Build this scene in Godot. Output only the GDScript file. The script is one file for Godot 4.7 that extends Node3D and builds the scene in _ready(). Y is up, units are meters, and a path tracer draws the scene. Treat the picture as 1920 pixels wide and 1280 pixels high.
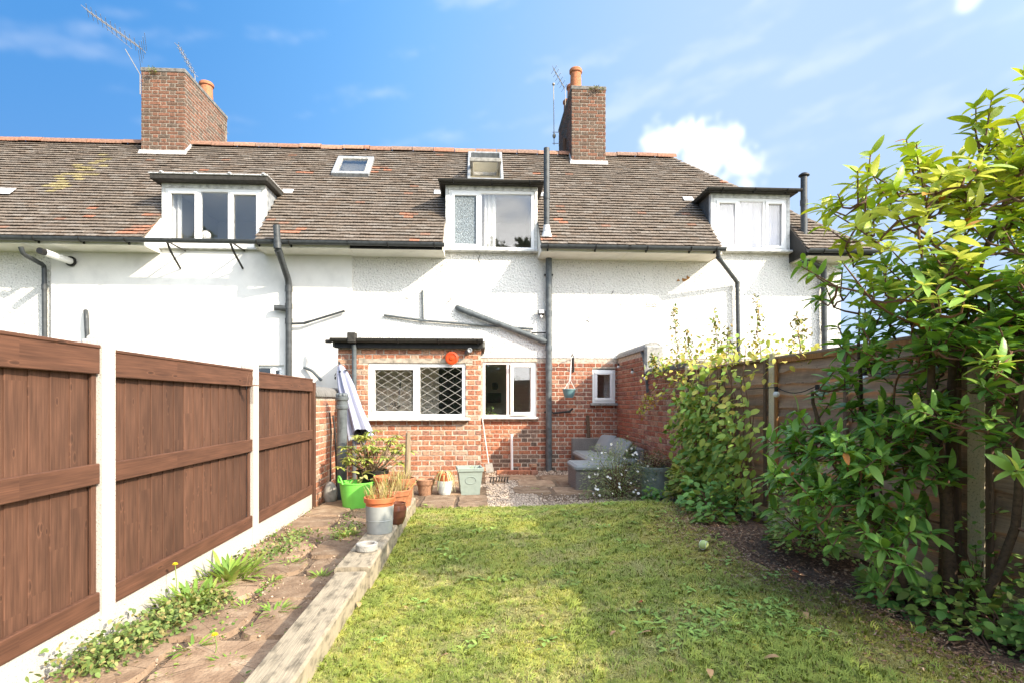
extends Node3D
# Back garden of a terraced cottage. Units are metres, y is up, the camera stands at x = 0, z = 0 and the house faces it across the garden (z negative).

const LENS := 1065.0      # focal length in photograph pixels
const EYE := 1.25         # camera height over the paving
const TURN := 0.0576      # camera turned 3.3 degrees off the house's axis
const WALL_D := 10.2      # distance to the main wall
const EXT_D := 8.5        # distance to the kitchen extension
const EAVE_D := 9.62
const EAVE_Y := 3.9
const RIDGE_D := 12.33
const RIDGE_Y := 6.61
const TILE_W := 0.168
const TILE_G := 0.1025

var rng := RandomNumberGenerator.new()
var M := {}
var T := {}
var counts := {}
var tile_mesh: Mesh


# ---------- measuring: a point of the place from where it is seen and how far away it stands
func at(u: float, v: float, d: float) -> Vector3:
	var a := (u - 960.0) / LENS
	var s := d / (cos(TURN) - a * sin(TURN))
	return Vector3(s * (a * cos(TURN) + sin(TURN)), EYE + (752.0 - v) / LENS * s, -d)


func beside(u: float, v: float, x: float) -> Vector3:
	return at(u, v, x / tan(atan((u - 960.0) / LENS) + TURN))


func on_ground(u: float, v: float, y := 0.0) -> Vector3:
	var s := (EYE - y) / ((v - 752.0) / LENS)
	return at(u, v, s * (cos(TURN) - (u - 960.0) / LENS * sin(TURN)))


func ground_y(x: float, d: float) -> float:
	var rise := lerpf(0.05, 0.21, smoothstep(-0.7, 1.9, x))
	return rise * smoothstep(6.85, 5.6, d) + 0.012 * sin(x * 3.1 + d * 1.7) * smoothstep(6.6, 5.8, d)


func bed_edge(d: float) -> float:
	var k := [[-3.0, 2.0], [2.26, 2.0], [3.0, 1.9], [3.67, 1.82], [4.1, 1.74], [4.8, 1.85], [5.5, 2.15], [6.2, 2.4], [9.0, 2.4]]
	for i in k.size() - 1:
		if d <= k[i + 1][0]:
			return lerpf(k[i][1], k[i + 1][1], clampf((d - k[i][0]) / (k[i + 1][0] - k[i][0]), 0.0, 1.0)) + 0.05 * sin(d * 5.0) + 0.03 * sin(d * 13.0)
	return 2.4


# ---------- shapes
class Shape:
	var v := PackedVector3Array()
	var n := PackedVector3Array()
	var uv := PackedVector2Array()

	func tri(a: Vector3, b: Vector3, c: Vector3, out: Vector3) -> void:
		var nn := (a - c).cross(a - b)
		if nn.length_squared() < 1e-16:
			return
		nn = nn.normalized()
		if nn.dot(out) < 0.0:
			nn = -nn
			v.append_array([a, c, b])
		else:
			v.append_array([a, b, c])
		n.append_array([nn, nn, nn])
		uv.append_array([Vector2.ZERO, Vector2.ZERO, Vector2.ZERO])

	func quad(a: Vector3, b: Vector3, c: Vector3, d: Vector3, out: Vector3) -> void:
		tri(a, b, c, out)
		tri(a, c, d, out)

	func soft(a: Vector3, b: Vector3, c: Vector3, na: Vector3, nb: Vector3, nc: Vector3) -> void:
		var nn := (a - c).cross(a - b)
		if nn.length_squared() < 1e-16:
			return
		if nn.dot(na + nb + nc) < 0.0:
			v.append_array([a, c, b])
			n.append_array([na, nc, nb])
		else:
			v.append_array([a, b, c])
			n.append_array([na, nb, nc])
		uv.append_array([Vector2.ZERO, Vector2.ZERO, Vector2.ZERO])

	func soft_quad(a: Vector3, b: Vector3, c: Vector3, d: Vector3, na: Vector3, nb: Vector3, nc: Vector3, nd: Vector3) -> void:
		soft(a, b, c, na, nb, nc)
		soft(a, c, d, na, nc, nd)

	func box(c: Vector3, s: Vector3, bs := Basis(), ch := 0.0) -> void:
		var h := s * 0.5
		ch = minf(ch, minf(h.x, minf(h.y, h.z)) * 0.8)
		for ax in 3:
			var p := (ax + 1) % 3
			var q := (ax + 2) % 3
			for sg in [-1.0, 1.0]:
				var pts := []
				for k in [[-1, -1], [1, -1], [1, 1], [-1, 1]]:
					var t := Vector3.ZERO
					t[ax] = sg * h[ax]
					t[p] = k[0] * (h[p] - ch)
					t[q] = k[1] * (h[q] - ch)
					pts.append(c + bs * t)
				var o := Vector3.ZERO
				o[ax] = sg
				quad(pts[0], pts[1], pts[2], pts[3], bs * o)
			if ch > 0.0:
				for k in [[-1, -1], [1, -1], [1, 1], [-1, 1]]:
					var t1 := Vector3.ZERO
					var t2 := Vector3.ZERO
					t1[p] = k[0] * h[p]
					t1[q] = k[1] * (h[q] - ch)
					t2[p] = k[0] * (h[p] - ch)
					t2[q] = k[1] * h[q]
					var e := Vector3.ZERO
					e[ax] = h[ax] - ch
					var o := Vector3.ZERO
					o[p] = k[0]
					o[q] = k[1]
					quad(c + bs * (t1 - e), c + bs * (t2 - e), c + bs * (t2 + e), c + bs * (t1 + e), bs * o)
		if ch > 0.0:
			for sx in [-1.0, 1.0]:
				for sy in [-1.0, 1.0]:
					for sz in [-1.0, 1.0]:
						var a := Vector3(sx * h.x, sy * (h.y - ch), sz * (h.z - ch))
						var b := Vector3(sx * (h.x - ch), sy * h.y, sz * (h.z - ch))
						var d := Vector3(sx * (h.x - ch), sy * (h.y - ch), sz * h.z)
						tri(c + bs * a, c + bs * b, c + bs * d, bs * Vector3(sx, sy, sz))

	func bar(a: Vector3, b: Vector3, wide: float, deep: float, up := Vector3.UP, ch := 0.0) -> void:
		var z := (b - a).normalized()
		if absf(z.dot(up)) > 0.99:
			up = Vector3.RIGHT
		var x := up.cross(z).normalized()
		box((a + b) * 0.5, Vector3(wide, deep, a.distance_to(b)), Basis(x, z.cross(x), z), ch)

	func tube(p: Array, r, sides := 8, caps := true) -> void:
		var rings := []
		var norms := []
		var side := Vector3.ZERO
		for i in p.size():
			var t: Vector3 = (p[mini(i + 1, p.size() - 1)] - p[maxi(i - 1, 0)]).normalized()
			if side == Vector3.ZERO:
				side = t.cross(Vector3.UP if absf(t.y) < 0.9 else Vector3.RIGHT).normalized()
			side = (side - t * side.dot(t)).normalized()
			var up := t.cross(side)
			var rr: float = r[i] if r is Array else r
			var ring := []
			var nor := []
			for k in sides:
				var g := TAU * k / sides
				var o := side * cos(g) + up * sin(g)
				nor.append(o)
				ring.append(p[i] + o * rr)
			rings.append(ring)
			norms.append(nor)
		for i in p.size() - 1:
			for k in sides:
				var m := (k + 1) % sides
				soft_quad(rings[i][k], rings[i + 1][k], rings[i + 1][m], rings[i][m], norms[i][k], norms[i + 1][k], norms[i + 1][m], norms[i][m])
		if caps:
			for e in [0, p.size() - 1]:
				var o: Vector3 = (p[0] - p[1]) if e == 0 else (p[e] - p[e - 1])
				for k in sides:
					tri(p[e], rings[e][k], rings[e][(k + 1) % sides], o)

	func lathe(profile: Array, sides := 20, c := Vector3.ZERO, bs := Basis(), wob := 0.0) -> void:
		# profile: radius, height from the bottom outside, over the rim, to the inside
		for i in profile.size() - 1:
			var a: Vector2 = profile[i]
			var b: Vector2 = profile[i + 1]
			var e := b - a
			var nn := Vector2(e.y, -e.x).normalized()
			for k in sides:
				var g0 := TAU * k / sides
				var g1 := TAU * (k + 1) / sides
				var w0 := 1.0 + wob * sin(g0 * 2.0 + 0.7)
				var w1 := 1.0 + wob * sin(g1 * 2.0 + 0.7)
				var d0 := Vector3(cos(g0), 0, sin(g0))
				var d1 := Vector3(cos(g1), 0, sin(g1))
				var pa0 := c + bs * (d0 * a.x * w0 + Vector3.UP * a.y)
				var pb0 := c + bs * (d0 * b.x * w0 + Vector3.UP * b.y)
				var pa1 := c + bs * (d1 * a.x * w1 + Vector3.UP * a.y)
				var pb1 := c + bs * (d1 * b.x * w1 + Vector3.UP * b.y)
				var n0 := bs * (d0 * nn.x + Vector3.UP * nn.y)
				var n1 := bs * (d1 * nn.x + Vector3.UP * nn.y)
				soft_quad(pa0, pb0, pb1, pa1, n0, n0, n1, n1)

	func ball(c: Vector3, r: Vector3, sides := 12, rings := 8, lump := 0.0, seed_ := 0.0) -> void:
		var f := func(i: int, k: int) -> Vector3:
			var b := PI * i / rings
			var g := TAU * (k % sides) / sides
			var d := Vector3(sin(b) * cos(g), cos(b), sin(b) * sin(g))
			return d * (1.0 + lump * (sin(d.x * 5.0 + seed_) * cos(d.y * 4.0 + seed_ * 2.0) + 0.5 * sin(d.z * 9.0 + seed_)))
		for i in rings:
			for k in sides:
				var q := [f.call(i, k), f.call(i + 1, k), f.call(i + 1, k + 1), f.call(i, k + 1)]
				soft_quad(c + q[0] * r, c + q[1] * r, c + q[2] * r, c + q[3] * r, (q[0] / r).normalized(), (q[1] / r).normalized(), (q[2] / r).normalized(), (q[3] / r).normalized())

	# a slab with rectangular openings: o is its lower corner on the outer face, x and y run along it, out is outward
	func slab(o: Vector3, x: Vector3, y: Vector3, w: float, h: float, thick: float, holes := []) -> void:
		var out := x.cross(y)
		var xs := [0.0, w]
		var ys := [0.0, h]
		for r in holes:
			xs.append_array([clampf(r.position.x, 0, w), clampf(r.end.x, 0, w)])
			ys.append_array([clampf(r.position.y, 0, h), clampf(r.end.y, 0, h)])
		xs.sort()
		ys.sort()
		for i in xs.size() - 1:
			for j in ys.size() - 1:
				if xs[i + 1] - xs[i] < 1e-4 or ys[j + 1] - ys[j] < 1e-4:
					continue
				var mid := Vector2((xs[i] + xs[i + 1]) * 0.5, (ys[j] + ys[j + 1]) * 0.5)
				var open := false
				for r in holes:
					if r.has_point(mid):
						open = true
				if open:
					continue
				var a: Vector3 = o + x * xs[i] + y * ys[j]
				var b: Vector3 = o + x * xs[i + 1] + y * ys[j]
				var c: Vector3 = o + x * xs[i + 1] + y * ys[j + 1]
				var d: Vector3 = o + x * xs[i] + y * ys[j + 1]
				quad(a, b, c, d, out)
				var k := -out * thick
				quad(a + k, b + k, c + k, d + k, -out)
		var edges := [[0.0, 0.0, w, h, -1.0]]
		for r in holes:
			edges.append([r.position.x, r.position.y, r.end.x, r.end.y, 1.0])
		for e in edges:
			var a: Vector3 = o + x * e[0] + y * e[1]
			var b: Vector3 = o + x * e[2] + y * e[1]
			var c: Vector3 = o + x * e[2] + y * e[3]
			var d: Vector3 = o + x * e[0] + y * e[3]
			var k := -out * thick
			quad(a, b, b + k, a + k, y * e[4])
			quad(b, c, c + k, b + k, -x * e[4])
			quad(c, d, d + k, c + k, -y * e[4])
			quad(d, a, a + k, d + k, x * e[4])

	func mesh() -> ArrayMesh:
		var m := ArrayMesh.new()
		var arr := []
		arr.resize(Mesh.ARRAY_MAX)
		arr[Mesh.ARRAY_VERTEX] = v
		arr[Mesh.ARRAY_NORMAL] = n
		arr[Mesh.ARRAY_TEX_UV] = uv
		m.add_surface_from_arrays(Mesh.PRIMITIVE_TRIANGLES, arr)
		return m


# ---------- the tree of things and parts
func named(parent: Node, called: String) -> String:
	var key := str(parent.get_instance_id()) + called
	var k: int = counts.get(key, 0)
	counts[key] = k + 1
	return called if k == 0 else "%s_%03d" % [called, k]


func tag(o: Node, label := "", category := "", group := "", kind := "") -> Node:
	if label:
		o.set_meta("label", label)
	if category:
		o.set_meta("category", category)
	if group:
		o.set_meta("group", group)
	if kind:
		o.set_meta("kind", kind)
	return o


func thing(called: String, label: String, category: String, where := Vector3.ZERO, group := "") -> Node3D:
	var o := Node3D.new()
	o.name = named(self, called)
	add_child(o, true)
	o.position = where
	tag(o, label, category, group)
	return o


func node(called: String, parent: Node) -> Node3D:
	var o := Node3D.new()
	o.name = named(parent, called)
	parent.add_child(o, true)
	return o


func put(called: String, m: Mesh, material: Material, parent: Node = null, where := Transform3D()) -> MeshInstance3D:
	var o := MeshInstance3D.new()
	o.name = named(parent, called)
	o.mesh = m
	o.material_override = material
	o.transform = where
	parent.add_child(o, true)
	return o


func part(called: String, s: Shape, material: Material, parent: Node = self) -> MeshInstance3D:
	return put(called, s.mesh(), material, parent)


func many(called: String, m: Mesh, material: Material, list: Array, parent: Node = self) -> MultiMeshInstance3D:
	# list: [Transform3D, Color]
	var mm := MultiMesh.new()
	mm.transform_format = MultiMesh.TRANSFORM_3D
	mm.use_colors = true
	mm.mesh = m
	mm.instance_count = list.size()
	for i in list.size():
		mm.set_instance_transform(i, list[i][0])
		mm.set_instance_color(i, list[i][1])
	var o := MultiMeshInstance3D.new()
	o.name = named(parent, called)
	o.multimesh = mm
	o.material_override = material
	parent.add_child(o, true)
	tag(o, "", "", "", "stuff")
	return o


func copy_of(o: Node3D, where: Vector3, turn: float, label: String, group := "") -> Node3D:
	var c: Node3D = o.duplicate()
	var kind := String(o.name)
	c.name = named(self, kind)
	add_child(c, true)
	c.position = where
	c.rotation.y = turn
	tag(c, label, "", group)
	return c


# ---------- materials
func noise(key: String, freq: float, ramp: Array, oct := 4, cell := false) -> NoiseTexture2D:
	if T.has(key):
		return T[key]
	var f := FastNoiseLite.new()
	f.seed = key.hash() % 9999
	f.noise_type = FastNoiseLite.TYPE_CELLULAR if cell else FastNoiseLite.TYPE_SIMPLEX_SMOOTH
	f.frequency = freq
	f.fractal_octaves = oct
	f.fractal_gain = 0.55
	var g := Gradient.new()
	g.offsets = PackedFloat32Array(ramp.map(func(r): return r[0]))
	g.colors = PackedColorArray(ramp.map(func(r): return (Color(r[1], r[1], r[1]) if r[1] is float else r[1])))
	var t := NoiseTexture2D.new()
	t.width = 512
	t.height = 512
	t.seamless = true
	t.noise = f
	t.color_ramp = g
	T[key] = t
	return t


func lin(r: float, g: float, b: float) -> Color:
	return Color(r, g, b).linear_to_srgb()


func mat(color: Color, rough := 0.8, tex: Texture2D = null, scale_ = 1.0, relief: Texture2D = null, relief_cm := 0.0, shift := Vector3.ZERO, in_world := true) -> StandardMaterial3D:
	var m := StandardMaterial3D.new()
	m.albedo_color = color
	m.roughness = rough
	m.metallic_specular = 0.4
	if tex:
		m.albedo_texture = tex
	if relief:
		m.heightmap_enabled = true
		m.heightmap_texture = relief
		m.heightmap_scale = relief_cm
	if tex or relief:
		m.uv1_triplanar = true
		m.uv1_world_triplanar = in_world
		m.uv1_scale = scale_ if scale_ is Vector3 else Vector3.ONE * scale_
		m.uv1_offset = shift
	return m


func tinted(m: StandardMaterial3D) -> StandardMaterial3D:
	var c: StandardMaterial3D = m.duplicate()
	c.albedo_color = Color.WHITE
	c.vertex_color_use_as_albedo = true
	return c


func wood_image(seed_: int, knots: int) -> Image:
	var r := RandomNumberGenerator.new()
	r.seed = seed_
	var f := FastNoiseLite.new()
	f.seed = seed_
	f.frequency = 1.0
	f.fractal_octaves = 3
	var w := 384
	var h := 512
	var ks := []
	for i in knots:
		ks.append([r.randf() * w, r.randf() * h, r.randf_range(4.0, 8.5)])
	var im := Image.create(w, h, false, Image.FORMAT_RGB8)
	for y in h:
		for x in w:
			var px := float(x)
			var dark := 0.0
			for k in ks:
				var dy := absf(y - k[1])
				if dy > 60.0:
					continue
				var dx: float = x - k[0]
				if absf(dx) > 60.0:
					continue
				var q: float = (dx * dx + dy * dy * 0.35) / (k[2] * k[2])
				px += signf(dx) * k[2] * 1.3 * exp(-q * 0.35)
				if q < 1.0:
					dark = maxf(dark, 0.4 * (1.0 - q))
				elif q < 2.2:
					dark = minf(dark, -0.4 * (2.2 - q) / 1.2)
			var g := f.get_noise_2d(px * 0.09, y * 0.004) * 0.5 + f.get_noise_2d(px * 0.35, y * 0.012 + 50.0) * 0.3 + f.get_noise_2d(px * 0.02, y * 0.006 + 9.0) * 0.5
			var val := clampf(0.82 + g * 0.24 - dark * 0.42, 0.3, 1.0)
			im.set_pixel(x, y, Color(val, val, val))
	return im


func leafy(color: Color, gloss := 0.45, through := 0.5) -> StandardMaterial3D:
	var m := StandardMaterial3D.new()
	m.albedo_color = color
	m.roughness = gloss
	m.metallic_specular = 0.4
	m.backlight_enabled = true
	m.backlight = Color(through, through, through * 0.45)
	return m


func make_materials() -> void:
	var mottle := noise("mottle", 0.012, [[0.0, 0.62], [0.45, 0.86], [1.0, 1.0]], 5)
	var soft := noise("soft", 0.008, [[0.0, 0.93], [0.5, 0.98], [1.0, 1.0]], 5)
	var speck := noise("speck", 0.11, [[0.0, 0.45], [0.22, 0.8], [0.34, 0.97], [1.0, 1.0]], 3)
	var grit := noise("grit", 0.09, [[0.0, 0.0], [1.0, 1.0]], 4)
	var pebble := noise("pebble", 0.05, [[0.0, 0.0], [0.5, 0.5], [1.0, 1.0]], 3, true)
	M.roughcast = mat(lin(0.75, 0.735, 0.695), 0.9, noise("dash", 0.1, [[0.0, 0.4], [0.2, 0.72], [0.31, 0.97], [1.0, 1.0]], 3), 0.5, grit, 1.7)
	M.render = mat(lin(0.78, 0.765, 0.725), 0.85, soft, 0.5, grit, 0.12)
	M.soffit = mat(lin(0.82, 0.80, 0.73), 0.7, soft, 0.8)
	M.white = mat(lin(0.84, 0.845, 0.84), 0.35)
	M.white_worn = mat(lin(0.8, 0.8, 0.77), 0.5, mottle, 1.0)
	M.mortar = mat(lin(0.66, 0.56, 0.455), 0.95, mottle, 2.0, grit, 0.25)
	M.mortar_dark = mat(lin(0.35, 0.31, 0.26), 0.95, mottle, 2.0, grit, 0.25)
	M.bricks = []
	for c in [[0.53, 0.24, 0.14], [0.50, 0.21, 0.12], [0.57, 0.28, 0.17], [0.46, 0.185, 0.11], [0.57, 0.34, 0.225], [0.52, 0.225, 0.13], [0.56, 0.38, 0.27], [0.42, 0.21, 0.145], [0.55, 0.255, 0.15]]:
		M.bricks.append(mat(lin(c[0], c[1], c[2]), 0.9, mottle, 2.6, grit, 0.3, Vector3(c[0] * 7.0, c[1] * 13.0, 0)))
	M.old_bricks = []
	for c in [[0.48, 0.185, 0.11], [0.45, 0.165, 0.10], [0.51, 0.21, 0.125], [0.41, 0.15, 0.095], [0.48, 0.23, 0.155], [0.43, 0.16, 0.095], [0.53, 0.28, 0.19], [0.36, 0.165, 0.12]]:
		M.old_bricks.append(mat(lin(c[0], c[1], c[2]), 0.92, mottle, 2.6, grit, 0.3, Vector3(c[0] * 7.0, c[1] * 13.0, 0)))
	M.soot_bricks = []
	for c in [[0.2, 0.145, 0.115], [0.25, 0.165, 0.125], [0.17, 0.125, 0.1], [0.3, 0.2, 0.15]]:
		M.soot_bricks.append(mat(lin(c[0], c[1], c[2]), 0.92, mottle, 2.6, grit, 0.3))
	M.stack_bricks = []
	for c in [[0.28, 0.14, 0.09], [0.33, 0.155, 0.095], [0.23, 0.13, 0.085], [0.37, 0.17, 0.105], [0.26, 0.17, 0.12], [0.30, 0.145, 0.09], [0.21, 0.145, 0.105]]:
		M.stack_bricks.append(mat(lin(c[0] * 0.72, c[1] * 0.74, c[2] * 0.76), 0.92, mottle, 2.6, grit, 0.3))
	M.brick_tint = tinted(M.bricks[0])
	M.tiles = []
	T.tile_colors = []
	for c in [[0.215, 0.175, 0.14], [0.225, 0.184, 0.147], [0.208, 0.17, 0.138], [0.232, 0.187, 0.15], [0.222, 0.187, 0.155], [0.214, 0.166, 0.128], [0.262, 0.225, 0.19], [0.44, 0.205, 0.13], [0.31, 0.18, 0.127], [0.38, 0.315, 0.16]]:
		T.tile_colors.append(Color(c[0], c[1], c[2]))
		M.tiles.append(mat(lin(c[0], c[1], c[2]), 0.95, mottle, 3.0, grit, 0.2))
	M.tile_tint = tinted(M.tiles[0])
	M.deck = mat(lin(0.2, 0.165, 0.135), 0.95)
	M.ridge = []
	for c in [[0.40, 0.2, 0.13], [0.34, 0.19, 0.13], [0.43, 0.25, 0.17], [0.31, 0.2, 0.15]]:
		M.ridge.append(mat(lin(c[0], c[1], c[2]), 0.9, mottle, 2.0))
	M.terracotta = mat(lin(0.52, 0.205, 0.10), 0.85, mottle, 3.0, grit, 0.08)
	M.terracotta_pale = mat(lin(0.47, 0.26, 0.16), 0.88, mottle, 3.0, grit, 0.08)
	M.orange_plastic = mat(lin(0.58, 0.17, 0.07), 0.5, soft, 2.0)
	M.pipe = mat(lin(0.072, 0.08, 0.085), 0.38, mottle, 1.2)
	M.pipe_grey = mat(lin(0.135, 0.155, 0.165), 0.4, mottle, 1.2)
	M.black = mat(lin(0.022, 0.021, 0.02), 0.5, mottle, 1.5)
	M.black_old = mat(lin(0.045, 0.042, 0.036), 0.7, mottle, 2.0, grit, 0.1)
	M.felt = mat(lin(0.20, 0.20, 0.18), 0.95, mottle, 2.0, grit, 0.3)
	M.lead = mat(lin(0.34, 0.36, 0.38), 0.7, mottle, 1.5)
	M.lead_dark = mat(lin(0.13, 0.13, 0.13), 0.8, mottle, 2.5, grit, 0.2)
	M.lead_white = mat(lin(0.72, 0.72, 0.72), 0.6, mottle, 2.0)
	M.concrete = mat(lin(0.52, 0.49, 0.445), 0.9, speck, 1.5, grit, 0.15)
	M.concrete_old = mat(lin(0.62, 0.53, 0.36), 0.92, speck, 1.2, grit, 0.2)
	M.coping = mat(lin(0.22, 0.21, 0.195), 0.95, mottle, 1.6, grit, 0.3)
	M.coping_pale = mat(lin(0.42, 0.41, 0.38), 0.95, mottle, 1.6, grit, 0.3)
	M.lintel = mat(lin(0.52, 0.45, 0.36), 0.9, mottle, 1.5, grit, 0.2)
	M.steel = mat(lin(0.45, 0.46, 0.47), 0.4)
	M.steel.metallic = 0.7
	M.aerial = mat(lin(0.30, 0.27, 0.22), 0.5)
	M.aerial.metallic = 0.4
	var glass := StandardMaterial3D.new()
	glass.transparency = BaseMaterial3D.TRANSPARENCY_ALPHA
	glass.albedo_color = Color(0.2, 0.24, 0.23, 0.012)
	glass.roughness = 0.02
	M.glass = glass
	var frost := StandardMaterial3D.new()
	frost.albedo_color = lin(0.42, 0.50, 0.56)
	frost.roughness = 0.2
	frost.heightmap_enabled = true
	frost.heightmap_texture = noise("frost", 0.05, [[0.0, 0.0], [1.0, 1.0]], 3)
	frost.heightmap_scale = 2.5
	frost.uv1_triplanar = true
	frost.uv1_world_triplanar = true
	frost.uv1_scale = Vector3(3.0, 1.0, 3.0)
	frost.albedo_texture = noise("frost_tone", 0.04, [[0.0, 0.55], [0.6, 0.8], [0.75, 1.0], [1.0, 1.0]], 3)
	M.frost = frost
	M.room = mat(lin(0.72, 0.68, 0.57), 0.9)
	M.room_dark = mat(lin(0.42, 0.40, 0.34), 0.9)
	M.curtain = mat(lin(0.72, 0.72, 0.70), 0.9)
	M.net = mat(lin(0.40, 0.40, 0.47), 0.9)
	M.curtain.backlight_enabled = true
	M.curtain.backlight = Color(0.3, 0.3, 0.3)
	# timber
	var grain := wood_image(11, 13)
	var plain_grain := wood_image(23, 5)
	T.grain = ImageTexture.create_from_image(grain)
	grain.rotate_90(CLOCKWISE)
	T.grain_flat = ImageTexture.create_from_image(grain)
	plain_grain.rotate_90(CLOCKWISE)
	T.plain_flat = ImageTexture.create_from_image(plain_grain)
	M.boards = []
	for i in 8:
		var k := 0.78 + 0.44 * fposmod(i * 0.618, 1.0)
		M.boards.append(mat(lin(0.145 * k, 0.068 * k, 0.041 * k), 0.8, T.grain, Vector3(1.7, 1.0, 1.7), T.grain, 0.12, Vector3(i * 0.37, i * 0.61, i * 0.29)))
	M.rail = mat(lin(0.15, 0.066, 0.038), 0.8, T.plain_flat, Vector3(0.8, 2.2, 0.8), T.plain_flat, 0.1)
	M.laps = []
	for i in 6:
		var k := 0.66 + 0.6 * fposmod(i * 0.618, 1.0)
		M.laps.append(mat(lin(0.46 * k, 0.315 * k, 0.205 * k), 0.88, T.grain_flat, Vector3(1.0, 2.6, 1.0), T.grain_flat, 0.15, Vector3(i * 0.31, i * 0.27, i * 0.43)))
	M.lap_frame = mat(lin(0.2, 0.13, 0.085), 0.88, T.grain, Vector3(3.0, 1.0, 3.0))
	M.lap_fresh = mat(lin(0.42, 0.19, 0.06), 0.8, T.grain, Vector3(3.0, 1.0, 3.0))
	var long_grain := wood_image(37, 6)
	T.long_grain = ImageTexture.create_from_image(long_grain)
	M.sleeper = mat(lin(0.37, 0.315, 0.23), 0.92, noise("stain", 0.011, [[0.0, 0.55], [0.3, 0.8], [0.5, 0.93], [1.0, 1.0]], 6), Vector3(2.4, 2.4, 1.0), T.long_grain, 0.9)
	M.bark = mat(lin(0.13, 0.085, 0.055), 0.85, mottle, 6.0, grit, 0.3)
	M.twig = mat(lin(0.16, 0.085, 0.055), 0.7)
	M.stake = mat(lin(0.42, 0.32, 0.21), 0.9, T.grain, Vector3(4, 1, 4))
	# ground
	M.earth = mat(lin(0.175, 0.105, 0.066), 0.98, mottle, 2.0, pebble, 2.0)
	M.path_earth = mat(lin(0.22, 0.155, 0.105), 0.98, mottle, 2.0, pebble, 1.5)
	M.turf = mat(Color.WHITE, 0.98, noise("turf", 0.014, [[0.0, lin(0.26, 0.19, 0.105)], [0.35, lin(0.31, 0.265, 0.09)], [0.6, lin(0.37, 0.34, 0.10)], [1.0, lin(0.45, 0.40, 0.18)]], 5), 0.7, grit, 1.0)
	M.field = mat(lin(0.10, 0.11, 0.04), 0.98, mottle, 0.2)
	M.flags = []
	var stone := noise("stone", 0.01, [[0.0, lin(0.2, 0.13, 0.085)], [0.4, lin(0.29, 0.20, 0.135)], [0.7, lin(0.355, 0.255, 0.175)], [1.0, lin(0.45, 0.36, 0.265)]], 5)
	for i in 4:
		var k := 0.66 + 0.08 * i
		M.flags.append(mat(lin(k, k * 0.98, k * 0.95), 0.93, stone, 0.9, grit, 0.5, Vector3(i * 0.3, i * 0.6, i * 0.4)))
	M.any = mat(Color.WHITE, 0.9)
	M.any.vertex_color_use_as_albedo = true
	M.green_tub = mat(lin(0.19, 0.66, 0.10), 0.45, soft, 2.0)
	M.grey_pot = mat(lin(0.33, 0.345, 0.34), 0.5, soft, 3.0)
	M.sage_pot = mat(lin(0.30, 0.36, 0.325), 0.55, soft, 3.0)
	M.white_pot = mat(lin(0.62, 0.67, 0.66), 0.3, soft, 3.0)
	M.dark_pot = mat(lin(0.27, 0.30, 0.285), 0.55, mottle, 3.0)
	M.brown_glaze = mat(lin(0.14, 0.055, 0.035), 0.15)
	M.teal = mat(lin(0.13, 0.24, 0.26), 0.45)
	M.parasol = mat(lin(0.27, 0.28, 0.36), 0.9)
	M.rattan = mat(lin(0.30, 0.28, 0.265), 0.75, noise("weave", 0.08, [[0.0, 0.55], [0.5, 0.85], [1.0, 1.0]], 2), Vector3(2.0, 2.0, 2.0))
	M.cushion = mat(lin(0.25, 0.27, 0.28), 0.95, soft, 2.0)
	M.soil_pot = mat(lin(0.06, 0.042, 0.03), 0.98, null, 1.0, pebble, 1.0)
	M.yellow_ball = mat(lin(0.62, 0.72, 0.28), 0.95, null, 8.0, grit, 0.3)
	M.orange_disc = mat(lin(0.5, 0.062, 0.012), 0.35)
	M.bulb = mat(lin(0.72, 0.72, 0.68), 0.15)


func _ready() -> void:
	rng.seed = 20240917
	# ---------- camera, sky, sun, exposure
	var cam := Camera3D.new()
	cam.name = "camera"
	cam.projection = Camera3D.PROJECTION_FRUSTUM
	cam.near = 0.1
	cam.far = 1200.0
	cam.size = 0.1 * 1280.0 / LENS
	cam.frustum_offset = Vector2(0.0, 0.1 * 112.0 / LENS)
	cam.position = Vector3(0, EYE, 0)
	cam.rotation.y = -TURN
	add_child(cam)
	cam.current = true

	var env := Environment.new()
	env.background_mode = Environment.BG_SKY
	env.tonemap_mode = Environment.TONE_MAPPER_LINEAR
	env.tonemap_exposure = 2.15
	env.sdfgi_enabled = true
	env.ssao_enabled = true
	env.ssil_enabled = true
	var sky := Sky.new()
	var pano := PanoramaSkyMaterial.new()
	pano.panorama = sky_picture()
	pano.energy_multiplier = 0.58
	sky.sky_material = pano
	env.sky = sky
	var we := WorldEnvironment.new()
	we.name = "world_environment"
	we.environment = env
	add_child(we)

	var sun := DirectionalLight3D.new()
	sun.name = "sun"
	sun.light_energy = 1.2
	sun.light_color = Color(1.0, 0.94, 0.84)
	sun.light_angular_distance = 0.55
	sun.shadow_enabled = true
	sun.basis = Basis.looking_at(-SUN)
	add_child(sun)

	make_materials()
	# ---------- the large structure
	ground()
	houses()
	kitchen_extension()
	garden_walls()
	fences()
	# ---------- objects
	patio_things()
	pots_and_timber()
	plants()
	small_things()
	trees_behind()


const SUN := Vector3(0.668, 0.52, 0.532)


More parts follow.
